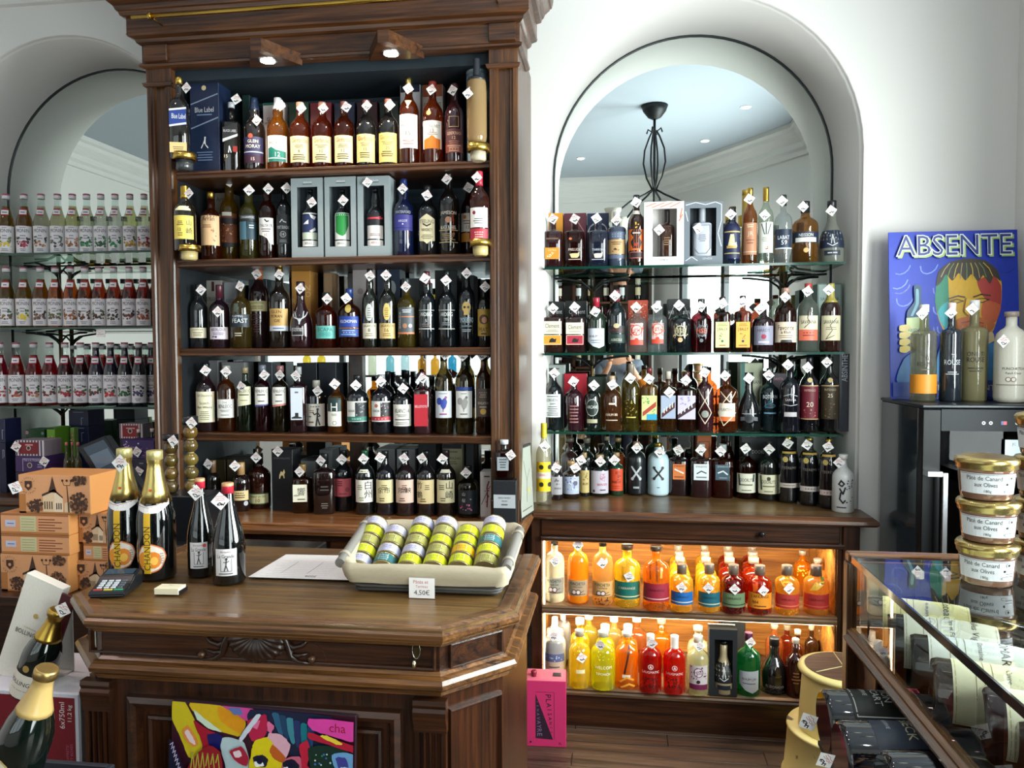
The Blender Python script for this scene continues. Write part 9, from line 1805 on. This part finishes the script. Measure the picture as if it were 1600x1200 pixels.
ch = thing('chandelier', 'wrought-iron scroll chandelier hanging from the ceiling, seen mirrored', 'chandelier', (.27, 1.38, 0))
bm = bmesh.new(); lathe(bm, [(.02, ZT - .10), (.05, ZT - .085), (.085, ZT - .04), (.10, ZT - .001)], 20); obj('canopy', bm, IRON, ch)
bm = bmesh.new(); tube(bm, [(0, 0, ZT - .09), (0, 0, 2.45)], .010, 8); obj('stem', bm, IRON, ch)
for k in range(4):
    a = rad(90 * k + 20); cx, cy = math.cos(a), math.sin(a)
    bm = bmesh.new(); pts = [(.06, ZT - .20), (.05, ZT - .17), (.02, ZT - .19), (.04, ZT - .23), (.075, ZT - .32), (.085, ZT - .42), (.06, ZT - .53), (.015, ZT - .62)]
    tube(bm, [(r * cx, r * cy, z) for r, z in pts], .007, 6); obj('cage_rod', bm, IRON, ch)
for k in range(5):
    a = rad(72 * k + 10); cx, cy = math.cos(a), math.sin(a)
    pts = [(.015, 2.76), (.08, 2.72), (.20, 2.66), (.30, 2.58), (.34, 2.50), (.33, 2.45), (.36, 2.41), (.41, 2.43), (.42, 2.48)]
    bm = bmesh.new(); tube(bm, [(r * cx, r * cy, z) for r, z in pts], .008, 6); arm_ = obj('arm', bm, IRON, ch)
    bm = bmesh.new(); lathe(bm, [(.02, 2.50), (.035, 2.505), (.05, 2.56), (.065, 2.60)], 14, (.34 * cx, .34 * cy)); obj('lamp_shade', bm, P('e8e0d0', .5), arm_)
for i, (x, y) in enumerate(((-1.2, .9), (-1.9, 1.9), (.95, 1.25), (.75, .35), (-.35, -.1), (-2.9, .6), (-3.4, 1.9), (-.6, 2.0))):
    t = thing('ceiling_spot', 'small round recessed ceiling spotlight, %s of the scattered set' % ORD[i], 'lamp', (x, y, ZT), 0, 'recessed ceiling spots')
    bm = bmesh.new(); lathe(bm, [(.042, -.004), (.045, -.0005)], 20); obj('trim_ring', bm, P('e8e8e8', .4), t)
    bm = bmesh.new(); lathe(bm, [(.030, -.0065), (.032, -.0045)], 20); obj('lens', bm, P('fff8ee', .3, emit=12), t)
    d = bpy.data.lights.new('ceiling_spot_light', 'SPOT'); d.energy = SPOT_W * (1 if x > -1.5 else 2.6); d.color = (1, .95, .90) if x > -1.5 else (1, .70, .64); d.spot_size = rad(120); d.spot_blend = .8; d.shadow_soft_size = .05
    lo = bpy.data.objects.new('ceiling_spot_light', d); COL.objects.link(lo); lo.location = (x, y, ZT - .02)
ws = thing('wall_shelving', 'brown wall shelving with wine bottles opposite the niches, seen mirrored', 'shelving', (-.45, YB + .001, 0))
obj('back', mbox(-.42, .80, 0, .02, 0, 2.55), DOZ, ws)
for x in (-.42, -.02, .37, .77): obj('upright', mbox(x, x + .03, .02, .22, 0, 2.55), DOZ, ws)
for k in range(7): obj('shelf', mbox(-.39, .77, .02, .22, .35 + k * .34, .37 + k * .34), OAKX, ws)
k_ = 0
for r in range(2, 7):
    for j in range(7):
        x = -.45 - .33 + j * .165
        if any(abs(x + .45 - (q + .015)) < .05 for q in (-.42, -.02, .37, .77)): x += .04
        t = thing('wine_bottle', 'wine bottle on the opposite wall shelving, row %s, %s along' % (ORD[r - 2], ORD[j]), 'bottle', (x, YB + .13, .37 + r * .34), rad(180), 'wine bottles on the opposite shelving')
        F = Flat(); F.rect(-.03, .03, .07, .15, P(('e8e0c8', 'd8d8d8', 'c8b890')[(r + j) % 3], .5), 6)
        make_bottle(t, 'wine', .037, .28, ('d:101612', 'd:2a0c14', 'd:1a1a12')[(r * 3 + j) % 3], 0, (('6a1424', 'c8a24a', '15171a')[(r + 2 * j) % 3], .21, ''), 0, F, None, 14)
def person():
    t = thing('person', 'person in a grey t-shirt holding up a phone, seen only in the mirrors', 'person', (.02, -.36, 0))
    V_ = [(0, 0, .95), (0, .0, 1.12), (0, 0, 1.30), (0, 0, 1.42), (0, .01, 1.49), (0, .02, 1.56)]
    def skin(name, pts, edges, radii, mat, par):
        me = bpy.data.meshes.new(name); me.from_pydata(pts, edges, []); o = bpy.data.objects.new(name, me); COL.objects.link(o); o.parent = par
        md = o.modifiers.new('skin', 'SKIN'); md.use_smooth_shade = True
        for v, r in zip(me.skin_vertices[0].data, radii): v.radius = r if isinstance(r, tuple) else (r, r)
        me.skin_vertices[0].data[0].use_root = True
        sb = o.modifiers.new('sub', 'SUBSURF'); sb.levels = 1; sb.render_levels = 1; me.materials.append(mat); return o
    SK = P('c08a6c', .5); SH = P('5c6470', .8); TR_ = P('23283a', .8)
    pts = [(0, 0, .96), (.09, 0, .88), (.10, .01, .50), (.10, -.02, .09), (.10, .12, .04), (-.09, 0, .88), (-.10, .01, .50), (-.10, -.02, .09), (-.10, .12, .04), (0, 0, 1.15), (0, -.01, 1.33), (0, -.01, 1.43), (0, .0, 1.50), (0, .02, 1.58), (0, .03, 1.66),
           (.17, 0, 1.42), (.23, .05, 1.20), (.12, .22, 1.38), (.085, .27, 1.46), (-.17, 0, 1.42), (-.23, .05, 1.20), (-.12, .22, 1.38), (-.085, .27, 1.46)]
    ed = [(0, 1), (1, 2), (2, 3), (3, 4), (0, 5), (5, 6), (6, 7), (7, 8), (0, 9), (9, 10), (10, 11), (11, 12), (12, 13), (13, 14), (11, 15), (15, 16), (16, 17), (17, 18), (11, 19), (19, 20), (20, 21), (21, 22)]
    ra = [(.15, .11), .085, .06, .042, .03, .085, .06, .042, .03, (.15, .10), (.17, .11), (.12, .08), .052, .075, .08, .058, .042, .032, .026, .058, .042, .032, .026]
    skin('body', pts, ed, ra, SK, t)
    skin('t_shirt', [(0, 0, .93), (0, 0, 1.15), (0, -.01, 1.33), (0, -.01, 1.43), (.17, 0, 1.42), (.215, .035, 1.27), (-.17, 0, 1.42), (-.215, .035, 1.27)], [(0, 1), (1, 2), (2, 3), (3, 4), (4, 5), (3, 6), (6, 7)], [(.17, .13), (.175, .12), (.19, .13), (.14, .095), .075, .065, .075, .065], SH, t)
    skin('trousers', [(0, 0, .95), (.09, 0, .86), (.10, .01, .50), (.10, -.02, .10), (-.09, 0, .86), (-.10, .01, .50), (-.10, -.02, .10)], [(0, 1), (1, 2), (2, 3), (0, 4), (4, 5), (5, 6)], [(.165, .125), .10, .075, .06, .10, .075, .06], TR_, t)
    bm = bmesh.new(); bmesh.ops.create_uvsphere(bm, u_segments=16, v_segments=12, radius=1)
    for v in list(bm.verts):
        v.co = Vector((v.co.x * .086, .01 + v.co.y * .098, 1.675 + v.co.z * .085))
    bmesh.ops.delete(bm, geom=[v for v in bm.verts if v.co.y > .045 and v.co.z < 1.71 or v.co.z < 1.62], context='VERTS'); obj('hair', bm, P('3a2818', .8), t, smooth=True)
    for s in (-1, 1):
        bm = bmesh.new(); bmesh.ops.create_uvsphere(bm, u_segments=10, v_segments=8, radius=.011, matrix=Matrix.Translation((s * .028, .100, 1.655))); obj('eye', bm, P('2a2018', .2), t, smooth=True)
        bm = bmesh.new(); bmesh.ops.create_uvsphere(bm, u_segments=10, v_segments=8, radius=.02, matrix=Matrix.Translation((s * .082, .02, 1.645)) @ Matrix.Diagonal((.4, .8, 1.4, 1))); obj('ear', bm, SK, t, smooth=True)
    bm = bmesh.new(); tube(bm, [(0, .108, 1.66), (0, .128, 1.635), (0, .110, 1.625)], .010, 8, rs=[.006, .012, .008]); obj('nose', bm, SK, t)
    bm = bmesh.new(); tube(bm, [(-.022, .105, 1.598), (0, .112, 1.596), (.022, .105, 1.598)], .004, 6); obj('mouth', bm, P('8a4a44', .5), t)
    for s in (-1, 1):
        base = Vector((s * .085, .27, 1.46))
        h = skin('hand', [tuple(base), (s * .084, .285, 1.49), (s * .082, .292, 1.52)], [(0, 1), (1, 2)], [.024, .030, .026], SK, t)
        for k in range(4):
            z = 1.505 + k * .014; l = (.9, 1.05, 1.0, .8)[k]
            bm = bmesh.new(); tube(bm, [(s * .086, .292, z), (s * .090, .318, z + .004), (s * .082, .334 , z + .006), (s * (.082 - .022 * l), .337, z + .006)], .008, 8, rs=[.009, .0085, .008, .0065]); obj('finger', bm, SK, h)
        bm = bmesh.new(); tube(bm, [(s * .078, .285, 1.50), (s * .066, .298, 1.515), (s * .050, .302, 1.53)], .009, 8, rs=[.011, .009, .007]); obj('thumb', bm, SK, h)
    return t
person()
ph = thing('phone', 'dark smartphone held level in both hands, seen mirrored', 'phone', (.02, -.045, 1.535))
obj('phone_body', mbox(-.078, .078, 0, .009, -.036, .036, bev=.003, seg=2), P('1c1e24', .2, coat=.5), ph)
for k, (x, c_, h_) in enumerate(((-1.45, '3c9cc0', .26), (-1.58, '3c9cc0', .24), (-1.75, 'e0a83c', .22), (-1.88, 'e0a83c', .22), (-2.05, 'c8dce0', .27), (-2.2, '8ac0c8', .25), (-2.38, 'd8d8c0', .3), (-2.9, 'e8c83c', .26), (-3.05, 'e8c83c', .26))):
    t = thing('spirit_bottle', 'bottle standing in the shop window opposite, %s from the door side' % ORD[k], 'bottle', (x, YB + .12, 1.33), 0, 'bottles in the shop window')
    make_bottle(t, 'squat', .042, h_, 'b:' + c_, 0, ('15171a', h_ * .85, ''), 0, None, None, 14)
wsh = thing('window_shelf', 'shallow wooden shelf across the shop window, seen mirrored', 'shelf', (-2.3, YB + .12, 1.33))
obj('board', mbox(-1.25, 1.2, -.07, .09, -.02, -.0005), DOX, wsh)
